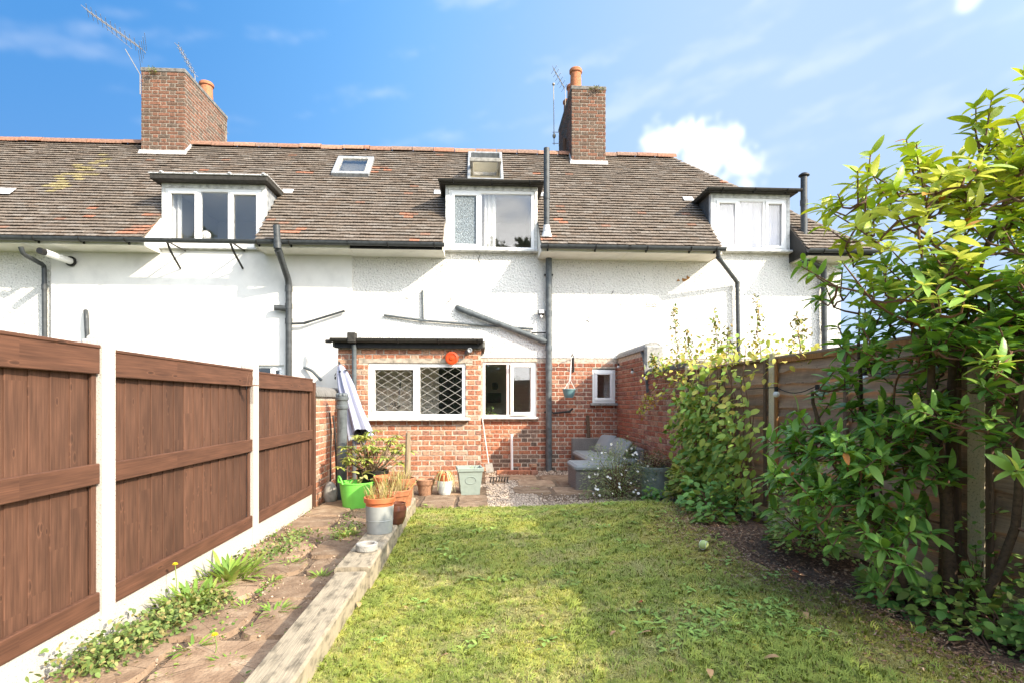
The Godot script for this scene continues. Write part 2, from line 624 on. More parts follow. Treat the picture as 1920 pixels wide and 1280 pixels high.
func sky_picture() -> ImageTexture:
	var w := 1280
	var h := 640
	var f := FastNoiseLite.new()
	f.seed = 5
	f.frequency = 1.0
	f.fractal_octaves = 5
	var g := FastNoiseLite.new()
	g.seed = 9
	g.frequency = 1.0
	g.fractal_octaves = 5
	g.fractal_gain = 0.6
	var sd := SUN.normalized()
	var puffs := [[at(1330, 290, 10.0) - Vector3(0, EYE, 0), 0.047, 0.85], [at(1385, 312, 10.0) - Vector3(0, EYE, 0), 0.035, 0.75], [at(1825, -6, 10.0) - Vector3(0, EYE, 0), 0.018, 0.5], [at(1255, 262, 10.0) - Vector3(0, EYE, 0), 0.04, 0.7]]
	for p in puffs:
		p[0] = p[0].normalized()
	var im := Image.create(w, h, false, Image.FORMAT_RGBF)
	var deep := Vector3(0.06, 0.265, 0.65)
	var mid := Vector3(0.16, 0.43, 0.86)
	var pale := Vector3(0.43, 0.60, 0.90)
	for r in h:
		var el := PI * 0.5 - PI * (r + 0.5) / h
		if el < -0.1:
			for c in w:
				im.set_pixel(c, r, Color(0.42, 0.45, 0.46))
			continue
		var y := sin(el)
		for c in w:
			var az := TAU * (c + 0.5) / w
			var d := Vector3(sin(az) * cos(el), y, -cos(az) * cos(el))
			var toward := acos(clampf(d.dot(sd), -1.0, 1.0))
			var flat := clampf((d.x * sd.x + d.z * sd.z) / maxf(0.2, sqrt((d.x * d.x + d.z * d.z) * (sd.x * sd.x + sd.z * sd.z))), -1.0, 1.0)
			var k := clampf(smoothstep(3.2, 1.3, acos(flat)) - 0.18 * maxf(0.0, el - 0.35), 0.0, 1.0)
			var col := deep.lerp(mid, smoothstep(0.0, 0.45, k)).lerp(pale, smoothstep(0.25, 0.85, k))
			col = col.lerp(Vector3(0.62, 0.78, 0.92), 0.5 * exp(-maxf(el, 0.0) / 0.19))
			# thin streaks high up
			var q := Vector3(d.x + d.y * 0.5, d.y * 5.0 - d.x * 1.2, d.z) * 3.0
			var wisp := smoothstep(0.05, 0.75, f.get_noise_3dv(q) + 0.35 * f.get_noise_3dv(q * 4.0))
			col = col.lerp(Vector3(0.86, 0.93, 1.02), wisp * 0.3)
			# broken cloud towards the sun's half of the sky
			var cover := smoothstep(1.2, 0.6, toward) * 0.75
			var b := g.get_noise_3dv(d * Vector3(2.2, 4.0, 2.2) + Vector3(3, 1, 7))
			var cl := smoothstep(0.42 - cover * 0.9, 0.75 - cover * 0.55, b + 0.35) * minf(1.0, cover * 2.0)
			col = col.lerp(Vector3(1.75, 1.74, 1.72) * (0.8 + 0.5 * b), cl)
			col *= 1.0 + 2.4 * smoothstep(1.35, 0.3, toward)  # extra brightness around the sun, added to lift the shade
			for p in puffs:
				var e: float = acos(clampf(d.dot(p[0]), -1.0, 1.0)) / p[1]
				if e < 1.8:
					var n := g.get_noise_3dv(d * 14.0) * 0.8 + g.get_noise_3dv(d * 42.0) * 0.35
					col = col.lerp(Vector3(1.25, 1.27, 1.3), smoothstep(1.15, 0.4, e + n * 1.35) * p[2])
			im.set_pixel(c, r, Color(col.x, col.y, col.z))
	return ImageTexture.create_from_image(im)


# ---------- ground
func ground() -> void:
	var s := Shape.new()
	s.quad(Vector3(-400, -0.06, -400), Vector3(400, -0.06, -400), Vector3(400, -0.06, 400), Vector3(-400, -0.06, 400), Vector3.UP)
	tag(part("ground", s, M.field), "grassy open ground around the houses and garden", "ground", "", "structure")
	# lawn and planting bed share one gentle slope
	for which in 2:
		var t := Shape.new()
		var nx := 26 if which == 0 else 10
		var nd := 90
		for i in nd:
			for j in nx:
				var q := []
				for k in [[0, 0], [1, 0], [1, 1], [0, 1]]:
					var d := lerpf(-4.0, 6.62, float(i + k[1]) / nd)
					var e := bed_edge(d)
					var x := lerpf(-0.73, e, float(j + k[0]) / nx) if which == 0 else lerpf(e, 2.56, float(j + k[0]) / nx)
					var lump := 0.0 if which == 0 else 0.02 * sin(x * 19.0 + d * 7.0) * sin(d * 11.0)
					q.append(Vector3(x, ground_y(x, d) + lump, -d))
				t.quad(q[0], q[1], q[2], q[3], Vector3.UP)
		if which == 0:
			tag(part("lawn", t, M.turf), "mossy sloping lawn between the timber edging and the planting bed", "lawn", "", "structure")
		else:
			tag(part("planting_bed", t, M.earth), "bare dark soil bed along the lap panel fence", "soil", "", "structure")
	# path
	var p := Shape.new()
	p.quad(Vector3(-1.98, 0.0, 4), Vector3(-0.7, 0.0, 4), Vector3(-0.7, 0.0, -6.9), Vector3(-1.98, 0.0, -6.9), Vector3.UP)
	var path: Node = tag(part("path", p, M.path_earth), "narrow garden path of worn stone slabs set in dusty soil", "path", "", "structure")
	var d := 1.9
	var row := 0
	while d < 6.5:
		var len_ := rng.randf_range(0.44, 0.62)
		var cut := rng.randf_range(-1.5, -1.28)
		for k in 2:
			var xa := -1.93 if k == 0 else cut
			var xb := cut if k == 0 else -0.93
			slab_piece(path, xa, xb, d, d + len_, 0.012 + rng.randf() * 0.012, "paving_slab")
		d += len_
		row += 1
	# patio
	var a := Shape.new()
	a.quad(Vector3(-2.0, 0.004, -6.5), Vector3(2.5, 0.004, -6.5), Vector3(2.5, 0.004, -10.19), Vector3(-2.0, 0.004, -10.19), Vector3.UP)
	var patio: Node = tag(part("patio", a, M.path_earth), "old stone patio with loose gravel below the brick walls", "patio", "", "structure")
	for q in [[-0.72, -0.28, 6.62, 7.55], [-0.28, 0.12, 6.62, 7.5], [-0.72, -0.1, 7.56, 8.3], [-1.9, -1.3, 6.62, 7.3], [-1.3, -0.74, 6.65, 7.4], [-1.9, -1.2, 7.3, 8.0], [0.45, 1.0, 7.55, 8.2], [1.0, 1.6, 7.5, 8.1], [0.55, 1.15, 8.22, 8.85], [1.16, 1.8, 8.15, 8.9], [0.3, 0.95, 8.88, 9.5], [0.97, 1.7, 8.92, 9.5], [0.2, 0.42, 8.5, 8.85], [1.62, 2.3, 7.5, 8.1], [-0.72, -0.05, 8.3, 8.48]]:
		slab_piece(patio, q[0], q[1], q[2], q[3], 0.014 + rng.randf() * 0.01, "flagstone")
	# gravel
	var stone := Shape.new()
	stone.ball(Vector3.ZERO, Vector3(1, 0.6, 0.8), 6, 4, 0.12, 1.0)
	var list := []
	for i in 5200:
		var x := 0.0
		var z := 0.0
		match i % 4:
			0, 1:
				x = rng.randf_range(0.1, 0.75)
				z = rng.randf_range(6.66, 9.4)
			2:
				x = rng.randf_range(0.1, 2.2)
				z = 6.64 + absf(rng.randfn(0.0, 0.42))
			3:
				x = rng.randf_range(-0.7, 2.3)
				z = rng.randf_range(9.4, 10.1) if x > 0.1 else rng.randf_range(8.25, 8.47)
		var g := rng.randf_range(0.007, 0.016)
		var b := Basis.from_euler(Vector3(rng.randf() * 6.0, rng.randf() * 6.0, rng.randf() * 6.0)) * Basis.from_scale(Vector3.ONE * g)
		var t := rng.randf_range(0.75, 1.3)
		list.append([Transform3D(b, Vector3(x, 0.008 + g * 0.3, -z)), Color(0.42 * t, 0.34 * t, 0.27 * t)])
	for i in 500:
		var g := rng.randf_range(0.004, 0.011)
		var b := Basis.from_euler(Vector3(rng.randf() * 6.0, rng.randf() * 6.0, rng.randf() * 6.0)) * Basis.from_scale(Vector3.ONE * g)
		var t := rng.randf_range(0.6, 1.3)
		list.append([Transform3D(b, Vector3(rng.randf_range(-1.92, -0.95), 0.022, -rng.randf_range(2.2, 6.6))), Color(0.4 * t, 0.3 * t, 0.22 * t)])
	for i in 2600:
		var g := rng.randf_range(0.003, 0.009)
		var b := Basis.from_euler(Vector3(rng.randf() * 6.0, rng.randf() * 6.0, rng.randf() * 6.0)) * Basis.from_scale(Vector3(g, g * 0.5, g))
		var t := rng.randf_range(0.5, 1.3)
		var edge: float = [-1.84, -1.4, -0.98, -1.86][i % 4]
		list.append([Transform3D(b, Vector3(edge + rng.randfn(0, 0.06), 0.024, -rng.randf_range(2.2, 7.0))), Color(0.25 * t, 0.165 * t, 0.1 * t)])
	tag(many("gravel", stone.mesh(), M.any, list), "pale loose gravel scattered over the patio edge and path", "gravel")
	# mulch: bits of bark and dry leaf on the bed
	var chip := Shape.new()
	chip.box(Vector3.ZERO, Vector3(0.4, 0.12, 1.0), Basis(), 0.05)
	var chips := []
	for i in 13000:
		var dd := rng.randf_range(1.4, 6.5)
		var x := bed_edge(dd) + (rng.randf_range(-0.1, 0.6) if i % 3 else rng.randfn(-0.08, 0.17))
		if x > 2.46:
			continue
		var g := rng.randf_range(0.006, 0.022)
		var b := Basis.from_euler(Vector3(rng.randf_range(-0.4, 0.4), rng.randf() * 6.3, rng.randf_range(-0.4, 0.4))) * Basis.from_scale(Vector3.ONE * g)
		var k := rng.randf()
		var col := Color(0.19, 0.105, 0.065) if k < 0.5 else Color(0.31, 0.18, 0.105) if k < 0.85 else Color(0.45, 0.32, 0.21)
		chips.append([Transform3D(b, Vector3(x, ground_y(x, dd) + 0.012, -dd)), col * rng.randf_range(0.7, 1.2)])
	tag(many("mulch", chip.mesh(), M.any, chips), "dark bark crumbs and leaf litter on the soil bed", "mulch")
	grass()


func slab_piece(parent: Node, xa: float, xb: float, da: float, db: float, thick: float, called: String) -> void:
	var s := Shape.new()
	var n := 7
	var ring := []
	var c := Vector3((xa + xb) * 0.5, 0, -(da + db) * 0.5)
	var corners := [Vector2(xa, da), Vector2(xb, da), Vector2(xb, db), Vector2(xa, db)]
	for i in 4:
		var p: Vector2 = corners[i]
		var q: Vector2 = corners[(i + 1) % 4]
		for k in n:
			var m := p.lerp(q, (k + 0.5) / n)
			var inward := (Vector2(c.x, -c.z) - m).normalized()
			m += inward * (0.016 + absf(rng.randfn(0, 0.009)) + (0.02 if k == 0 or k == n - 1 else 0.0))
			ring.append(Vector3(m.x, 0, -m.y))
	var top := thick + 0.006
	for i in ring.size():
		var a: Vector3 = ring[i]
		var b: Vector3 = ring[(i + 1) % ring.size()]
		var ai := a.lerp(c, 0.05) + Vector3.UP * (top + rng.randfn(0, 0.0012))
		var bi := b.lerp(c, 0.05) + Vector3.UP * (top + rng.randfn(0, 0.0012))
		s.quad(a + Vector3.UP * 0.002, b + Vector3.UP * 0.002, bi, ai, (a - c) + Vector3.UP * 0.1)
		s.tri(ai, bi, c + Vector3.UP * (top + 0.003), Vector3.UP)
	part(called, s, M.flags[rng.randi() % 4], parent)


func blade_tuft(n: int, tall: float, wide: float, spread: float, lean: float) -> ArrayMesh:
	var s := Shape.new()
	for i in n:
		var g := rng.randf() * TAU
		var o := Vector3(cos(rng.randf() * TAU), 0, sin(rng.randf() * TAU)) * rng.randf() * spread
		var dir := Vector3(cos(g), 0, sin(g))
		var side := Vector3(-dir.z, 0, dir.x) * wide * 0.5
		var h := tall * rng.randf_range(0.55, 1.1)
		var m := o + Vector3.UP * h * 0.6 + dir * h * lean * 0.35
		var t := o + Vector3.UP * h * (1.0 - lean * 0.3) + dir * h * lean
		var nn := (Vector3.UP * 0.9 + dir * 0.25).normalized()
		s.soft(o - side, o + side, m + side * 0.8, nn, nn, nn)
		s.soft(o - side, m + side * 0.8, m - side * 0.8, nn, nn, nn)
		s.soft(m - side * 0.8, m + side * 0.8, t, nn, nn, nn)
	return s.mesh()


func grass() -> void:
	var m := leafy(Color.WHITE, 0.75, 0.45)
	m.vertex_color_use_as_albedo = true
	var f := FastNoiseLite.new()
	f.seed = 71
	f.frequency = 1.0
	f.fractal_octaves = 4
	var green := Color(0.28, 0.34, 0.065)
	var lime := Color(0.50, 0.50, 0.105)
	var straw := Color(0.52, 0.45, 0.2)
	var moss := Color(0.34, 0.27, 0.06)
	var lists := [[], [], []]
	var tufts := [blade_tuft(14, 0.016, 0.0024, 0.024, 0.9), blade_tuft(14, 0.022, 0.0024, 0.022, 0.8), blade_tuft(10, 0.05, 0.004, 0.026, 0.8)]
	for i in 165000:
		var d := 1.75 + pow(rng.randf(), 1.25) * 4.93
		var x := rng.randf_range(-0.76, 2.35)
		var e := bed_edge(d) + 0.03 + f.get_noise_2d(x * 3.0, d * 3.0) * 0.2
		if x > e:
			continue
		var near_bed := smoothstep(e - 0.85, e - 0.05, x)
		if rng.randf() < near_bed * 0.6:
			continue
		var bald := f.get_noise_2d(x * 2.6 + 40.0, d * 2.6)
		if bald > 0.22 and rng.randf() < 0.6:
			continue
		var dry := -0.08 + 1.4 * f.get_noise_2d(x * 1.6, d * 1.6 + 90.0) + 0.5 * f.get_noise_2d(x * 7.0, d * 7.0)
		var a := 1.3 * f.get_noise_2d(x * 2.2 + 7.0, d * 2.2 + 3.0) + 0.6 * f.get_noise_2d(x * 9.0, d * 9.0 + 5.0)
		var c := green.lerp(lime, smoothstep(-0.35, 0.3, a)).lerp(straw, 0.65 * smoothstep(-0.05, 0.5, dry + rng.randf_range(-0.2, 0.2)))
		c = c.lerp(moss, 0.8 * near_bed)
		if rng.randf() < 0.08:
			c = straw
		c = c * rng.randf_range(0.75, 1.25)
		var lush := f.get_noise_2d(x * 1.9 + 20.0, d * 1.9 + 60.0)
		var kind := 0 if near_bed > 0.5 or lush < 0.0 else 1
		if rng.randf() < 0.03 or (d < 2.6 and x > 0.9 and x < 1.5 and rng.randf() < 0.12):
			kind = 2
			c = green * 1.15
		var s := rng.randf_range(0.75, 1.25)
		var b := Basis(Vector3.UP, rng.randf() * TAU) * Basis(Vector3.RIGHT, rng.randfn(0, 0.18)) * Basis.from_scale(Vector3(s, s * rng.randf_range(0.7, 1.2), s))
		lists[kind].append([Transform3D(b, Vector3(x, ground_y(x, d) - 0.003, -d)), c])
	# small broad leaves, clover and a longer patch near the front
	var lw := []
	var lm := leaf_mesh(0.03, 0.014, 0.15, 0.25, 4)
	for i in 80:
		var cd := rng.randf_range(2.3, 6.3)
		var cx := rng.randf_range(-0.6, 1.8)
		if i > 45:
			cd = rng.randf_range(2.35, 2.85)
			cx = rng.randf_range(0.75, 1.55)
		var tone := rng.randf_range(0.8, 1.25)
		for j in 14:
			var g := rng.randf() * TAU
			var p := Vector3(cx + rng.randfn(0, 0.035), 0, -cd + rng.randfn(0, 0.035))
			p.y = ground_y(p.x, -p.z) + 0.016
			lw.append([Transform3D(aim(Vector3(cos(g), rng.randf_range(0.0, 0.8), sin(g)), Vector3.UP, rng.randf_range(0.6, 1.5)), p), Color(0.24, 0.36, 0.08) * tone])
	tag(many("lawn_weeds", lm, m, lw), "small broad leaved weeds scattered through the lawn", "weeds")
	var labels := ["low mossy grass worn thin over the lawn", "short green and straw coloured grass covering the lawn", "longer grass tufts standing out of the lawn"]
	for k in 3:
		tag(many("grass", tufts[k], m, lists[k]), labels[k], "grass")


# ---------- brickwork: Flemish bond laid brick by brick; returns how many single bricks may still follow
func lay_bricks(parent: Node, o: Vector3, x: Vector3, w: float, h: float, holes: Array, mats: Array, budget := 300, pick = null, start := 0.0, top = null) -> int:
	var out := x.cross(Vector3.UP)
	if not T.has("brick_meshes"):
		var set_ := []
		for k in 8:
			var s := Shape.new()
			var wide := 0.2125 if k < 4 else 0.1
			s.box(Vector3(rng.randfn(0, 0.001), rng.randfn(0, 0.001), 0), Vector3(wide + rng.randfn(0, 0.0015), 0.0625 + rng.randfn(0, 0.001), 0.06), Basis(Vector3.FORWARD, rng.randfn(0, 0.006)), rng.randf_range(0.004, 0.008))
			set_.append(s.mesh())
		T.brick_meshes = set_
	var rest := []
	for r in int(h / 0.075):
		var y := r * 0.075
		var p := start - (0.0 if r % 2 == 0 else 0.169)
		var k := 0
		while p < w:
			var wide := 0.215 if k % 2 == 0 else 0.1025
			var a := maxf(p, 0.0)
			var b := minf(p + wide, w)
			p += wide + 0.01
			k += 1
			var runs := [[a, b]]
			for q in holes:
				if q.position.y > y + 0.04 or q.end.y < y + 0.03:
					continue
				var next := []
				for run in runs:
					if q.end.x <= run[0] or q.position.x >= run[1]:
						next.append(run)
						continue
					if q.position.x > run[0]:
						next.append([run[0], q.position.x])
					if q.end.x < run[1]:
						next.append([q.end.x, run[1]])
				runs = next
			for run in runs:
				var len_: float = run[1] - run[0]
				if len_ < 0.03:
					continue
				var mid: float = (run[0] + run[1]) * 0.5
				if top != null and y + 0.065 > top.call(mid):
					continue
				var stretcher := len_ > 0.15
				var m: Mesh = T.brick_meshes[rng.randi() % 4 + (0 if stretcher else 4)]
				var sx := len_ / (0.215 if stretcher else 0.1025)
				var tilt := rng.randfn(0, 0.008)
				var bs := Basis(x, Vector3.UP, out) * Basis.from_euler(Vector3(0, tilt, 0)) * Basis.from_scale(Vector3(sx, 1, 1))
				var where := Transform3D(bs, o + x * mid + Vector3.UP * (y + 0.0325) + out * (rng.randfn(-0.026, 0.0012)))
				var palette: Array = mats
				if pick != null:
					palette = pick.call(mid, y, mats)
				var material: StandardMaterial3D = palette[rng.randi() % palette.size()]
				if budget > 0:
					put("brick", m, material, parent, where)
					budget -= 1
				else:
					rest.append([Transform3D(where.basis * Basis.from_scale(Vector3(len_ / 0.215 / sx, 1, 1)) if not stretcher else where.basis, where.origin), material.albedo_color.srgb_to_linear()])
	if rest.size():
		many("brickwork", T.brick_meshes[0], M.brick_tint, rest, parent)
	return budget


# ---------- windows: a ring frame with mullions, sashes and double panes
func ring(s: Shape, x0: float, x1: float, y0: float, y1: float, z: float, deep: float, wide: float, ch := 0.006) -> void:
	s.box(Vector3((x0 + x1) * 0.5, y0 + wide * 0.5, z - deep * 0.5), Vector3(x1 - x0, wide, deep), Basis(), ch)
	s.box(Vector3((x0 + x1) * 0.5, y1 - wide * 0.5, z - deep * 0.5), Vector3(x1 - x0, wide, deep), Basis(), ch)
	s.box(Vector3(x0 + wide * 0.5, (y0 + y1) * 0.5, z - deep * 0.5), Vector3(wide, y1 - y0 - wide * 2.0 + 0.001, deep - 0.002), Basis(), ch)
	s.box(Vector3(x1 - wide * 0.5, (y0 + y1) * 0.5, z - deep * 0.5), Vector3(wide, y1 - y0 - wide * 2.0 + 0.001, deep - 0.002), Basis(), ch)


func pane(parent: Node, x0: float, x1: float, y0: float, y1: float, z: float, material: Material, double := true) -> MeshInstance3D:
	var s := Shape.new()
	s.box(Vector3((x0 + x1) * 0.5, (y0 + y1) * 0.5, z), Vector3(x1 - x0, y1 - y0, 0.004))
	if double:
		s.box(Vector3((x0 + x1) * 0.5, (y0 + y1) * 0.5, z - 0.02), Vector3(x1 - x0, y1 - y0, 0.004))
	return part("pane", s, material, parent)


# cuts: x of each mullion; sash: which lights have a sash ring; glazing: a material per light
func window_unit(parent: Node, x0: float, x1: float, y0: float, y1: float, z: float, cuts: Array, sash: Array, glazing := [], wide := 0.05, called := "window") -> Node3D:
	var n := node(called, parent)
	var f := Shape.new()
	ring(f, x0, x1, y0, y1, z, 0.07, wide)
	var xs := [x0 + wide]
	for c in cuts:
		f.box(Vector3(c, (y0 + y1) * 0.5, z - 0.036), Vector3(wide, y1 - y0 - wide * 2.0 + 0.001, 0.066), Basis(), 0.005)
		xs.append_array([c - wide * 0.5, c + wide * 0.5])
	xs.append(x1 - wide)
	part("frame", f, M.white, n)
	for i in xs.size() / 2:
		var a: float = xs[i * 2]
		var b: float = xs[i * 2 + 1]
		var lo := y0 + wide
		var hi := y1 - wide
		if i < sash.size() and sash[i] == 2:
			continue
		if i < sash.size() and sash[i] == 1:
			var s := Shape.new()
			ring(s, a - 0.008, b + 0.008, lo - 0.008, hi + 0.008, z + 0.018, 0.05, 0.05)
			part("sash", s, M.white, n)
			a += 0.04
			b -= 0.04
			lo += 0.04
			hi -= 0.04
		pane(n, a - 0.002, b + 0.002, lo - 0.002, hi + 0.002, z - 0.02, glazing[i] if i < glazing.size() and glazing[i] else M.glass, not (i < glazing.size() and glazing[i]))
	return n


func room(parent: Node, x0: float, x1: float, y0: float, y1: float, z: float, deep: float, material: Material) -> void:
	var s := Shape.new()
	var zb := z - deep
	var a := [Vector3(x0, y0, z), Vector3(x1, y0, z), Vector3(x1, y1, z), Vector3(x0, y1, z)]
	var b := [Vector3(x0, y0, zb), Vector3(x1, y0, zb), Vector3(x1, y1, zb), Vector3(x0, y1, zb)]
	s.quad(b[0], b[1], b[2], b[3], Vector3.BACK)
	s.quad(a[0], a[1], b[1], b[0], Vector3.UP)
	s.quad(a[3], a[2], b[2], b[3], Vector3.DOWN)
	s.quad(a[0], b[0], b[3], a[3], Vector3.RIGHT)
	s.quad(a[1], b[1], b[2], a[2], Vector3.LEFT)
	part("room_interior", s, material, parent)


func curtain(parent: Node, x0: float, x1: float, y0: float, y1: float, z: float, folds: float, cloth: Material = null) -> void:
	var s := Shape.new()
	var n := 28
	for i in n:
		var q := []
		for k in [i, i + 1]:
			var t := float(k) / n
			q.append(Vector3(lerpf(x0, x1, t), 0, z + 0.03 * sin(t * folds * TAU) + 0.01 * sin(t * folds * 2.3 * TAU)))
		var o := Vector3.BACK
		s.quad(q[0] + Vector3.UP * y0, q[1] + Vector3.UP * y0, q[1] + Vector3.UP * y1, q[0] + Vector3.UP * y1, o)
	part("curtain", s, cloth if cloth else M.curtain, parent)


# ---------- roof
func roof_y(d: float) -> float:
	return EAVE_Y + (d - EAVE_D)


func on_roof(u: float, v: float) -> Vector3:
	var a := (u - 960.0) / LENS
	var c := cos(TURN) - a * sin(TURN)
	return at(u, v, (EAVE_D - EAVE_Y + EYE) / (1.0 - (752.0 - v) / (LENS * c)))


func slope_of(p: Vector3) -> float:
	return (-p.z - EAVE_D) * sqrt(2.0)


var roof_holes := []     # x0, x1, t0, t1
var hip_x := 0.0
var house_x := [-12.6, -7.85, -2.33, 2.55, 7.3]
var house := []


func roof_right(t: float) -> float:
	return hip_x + 2.7 * (1.0 - t / 3.833)


func runs_at(t: float, x0: float, x1: float) -> Array:
	var runs := [[x0, minf(x1, roof_right(t))]]
	for h in roof_holes:
		if t < h[2] or t > h[3]:
			continue
		var next := []
		for r in runs:
			if h[1] <= r[0] or h[0] >= r[1]:
				next.append(r)
				continue
			if h[0] > r[0]:
				next.append([r[0], h[0]])
			if h[1] < r[1]:
				next.append([h[1], r[1]])
		runs = next
	return runs.filter(func(r): return r[1] - r[0] > 0.03)


func roof_of(k: int) -> void:
	var x0: float = house_x[k]
	var x1: float = house_x[k + 1]
	var up := Vector3(0, sqrt(0.5), -sqrt(0.5))
	var out := Vector3(0, sqrt(0.5), sqrt(0.5))
	var foot := Vector3(0, EAVE_Y, -EAVE_D)
	var s := Shape.new()
	var rows := int(3.833 / TILE_G)
	var tiles := []
	var streak_a := on_roof(70, 365)
	var streak_b := on_roof(225, 296)
	var red_spots := [[on_roof(268, 436), 0.35, 0.13], [on_roof(552, 436), 0.20, 0.10], [on_roof(580, 327), 0.22, 0.06], [on_roof(295, 408), 0.3, 0.08], [on_roof(640, 318), 0.1, 0.12], [on_roof(715, 322), 0.18, 0.14], [on_roof(1060, 420), 0.2, 0.06], [on_roof(770, 410), 0.16, 0.1], [on_roof(1010, 455), 0.2, 0.06]]
	for r in rows:
		var t := r * TILE_G
		for run in runs_at(t + TILE_G * 0.5, x0, x1):
			var ends := runs_at(t + TILE_G * 0.5, -12.6, 99.0).filter(func(e): return e[0] <= run[0] + 0.001 and e[1] >= run[1] - 0.001)
			var whole: Array = ends[0]
			var a: Vector3 = foot + up * t + Vector3(run[0], 0, 0)
			var b: Vector3 = foot + up * t + Vector3(run[1], 0, 0)
			s.quad(a, b, b + up * TILE_G, a + up * TILE_G, out)
			s.quad(a - out * 0.08, b - out * 0.08, b + up * TILE_G - out * 0.08, a + up * TILE_G - out * 0.08, -out)
			s.quad(a, a + up * TILE_G, a + up * TILE_G - out * 0.08, a - out * 0.08, Vector3.LEFT)
			s.quad(b, b + up * TILE_G, b + up * TILE_G - out * 0.08, b - out * 0.08, Vector3.RIGHT)
			if r == 0:
				s.quad(a, b, b - out * 0.08, a - out * 0.08, -up)
			var shift := (0.5 if r % 2 else 0.0) * TILE_W
			var i := floori((run[0] - shift) / TILE_W)
			while i * TILE_W + shift < run[1]:
				var ta: float = maxf(whole[0], i * TILE_W + shift + 0.001)
				var tb: float = minf(whole[1], (i + 1) * TILE_W + shift - 0.002)
				i += 1
				if (ta + tb) * 0.5 < run[0] or (ta + tb) * 0.5 >= run[1]:
					continue
				if tb - ta < 0.03:
					continue
				var x := (ta + tb) * 0.5
				var c := rng.randi() % 7
				var roll := rng.randf()
				if roll < 0.004:
					c = 7
				elif roll < 0.014:
					c = 8
				var pos := foot + up * t + Vector3(x, 0, 0)
				for q in red_spots:
					if absf(x - q[0].x) < q[1] and absf(t - slope_of(q[0])) < q[2] and rng.randf() < 0.75:
						c = 7 if rng.randf() < 0.7 else 8
				var along := (pos - streak_a).dot((streak_b - streak_a).normalized()) / streak_a.distance_to(streak_b)
				if along > 0.0 and along < 1.0:
					var off := (pos - streak_a.lerp(streak_b, along)).length()
					if off < 0.3 * rng.randf() + 0.2 * along * rng.randf() and rng.randf() < 0.6:
						c = 9
				var tilt := -0.25 + rng.randfn(0, 0.02)
				var bs := Basis(Vector3.RIGHT, out, -up) * Basis.from_euler(Vector3(tilt, rng.randfn(0, 0.006), rng.randfn(0, 0.01))) * Basis.from_scale(Vector3((tb - ta + 0.002) / 0.165, 1, 1))
				# butt edge at t, head tucked under the next courses
				var where := Transform3D(bs, pos + up * (0.1 + rng.randfn(0, 0.002)) + out * (0.016 + rng.randfn(0, 0.0015)))
				tiles.append([where, c, pos.distance_squared_to(Vector3(0, EYE, 0)) + (40.0 if absf(x) > 9.0 else 0.0)])
	var roof := part("roof", s, M.deck, house[k])
	tiles.sort_custom(func(p, q): return p[2] < q[2])
	var rest := []
	for i in tiles.size():
		if i < 290:
			put("roof_tile", tile_mesh, M.tiles[tiles[i][1]], roof, tiles[i][0])
		else:
			var c: Color = T.tile_colors[tiles[i][1]]
			rest.append([tiles[i][0], c * rng.randf_range(0.88, 1.12)])
	many("roof_tiling", tile_mesh, M.tile_tint, rest, roof)
	# ridge tiles
	var rx := maxf(x0, -12.6)
	var rend := minf(x1, hip_x + 0.05)
	while rx < rend - 0.1:
		var g := Shape.new()
		var w := minf(0.45, rend - rx)
		var ringa := []
		var pts := []
		for i in 9:
			var an := PI * (i / 8.0)
			pts.append(Vector3(0, 0.12 * sin(an) - 0.03, 0.125 * cos(an)))
		for i in 8:
			var n0: Vector3 = (pts[i] + Vector3(0, 0.03, 0)).normalized()
			var n1: Vector3 = (pts[i + 1] + Vector3(0, 0.03, 0)).normalized()
			var e := Vector3((w - 0.012) * 0.5, 0, 0)
			g.soft_quad(pts[i] - e, pts[i + 1] - e, pts[i + 1] + e, pts[i] + e, n0, n1, n1, n0)
			g.quad(pts[i] - e, pts[i + 1] - e, pts[i + 1] * 0.85 - e, pts[i] * 0.85 - e, Vector3.LEFT)
			g.quad(pts[i] + e, pts[i + 1] + e, pts[i + 1] * 0.85 + e, pts[i] * 0.85 + e, Vector3.RIGHT)
		var blocked := false
		for h in roof_holes:
			if h[3] > 3.8 and rx + w * 0.5 > h[0] and rx + w * 0.5 < h[1]:
				blocked = true
		if not blocked:
			put("ridge_tile", g.mesh(), M.ridge[rng.randi() % 4], roof, Transform3D(Basis(Vector3.RIGHT, rng.randfn(0, 0.03)), Vector3(rx + w * 0.5, RIDGE_Y + 0.012 + rng.randfn(0, 0.005), -RIDGE_D)))
		rx += w
	# the far slope and hip close the roof
	var bk := Shape.new()
	var top := Vector3(0, RIDGE_Y - 0.02, -RIDGE_D)
	var low := Vector3(0, EAVE_Y, -(RIDGE_D * 2.0 - EAVE_D))
	var xr := minf(x1, hip_x)
	bk.quad(top + Vector3(x0, 0, 0), top + Vector3(xr, 0, 0), low + Vector3(x1, 0, 0), low + Vector3(x0, 0, 0), Vector3(0, 1, -1))
	if k == 3:
		var c := Vector3(hip_x + 2.7, EAVE_Y, -EAVE_D)
		bk.tri(Vector3(hip_x, RIDGE_Y - 0.02, -RIDGE_D), c, Vector3(hip_x + 2.7, EAVE_Y, low.z), Vector3(1, 1, 0))
		bk.tri(Vector3(hip_x, RIDGE_Y - 0.02, -RIDGE_D), low + Vector3(x1, 0, 0), Vector3(hip_x + 2.7, EAVE_Y, low.z), Vector3(0, 1, -1))
	part("far_slope", bk, M.tiles[0], house[k])


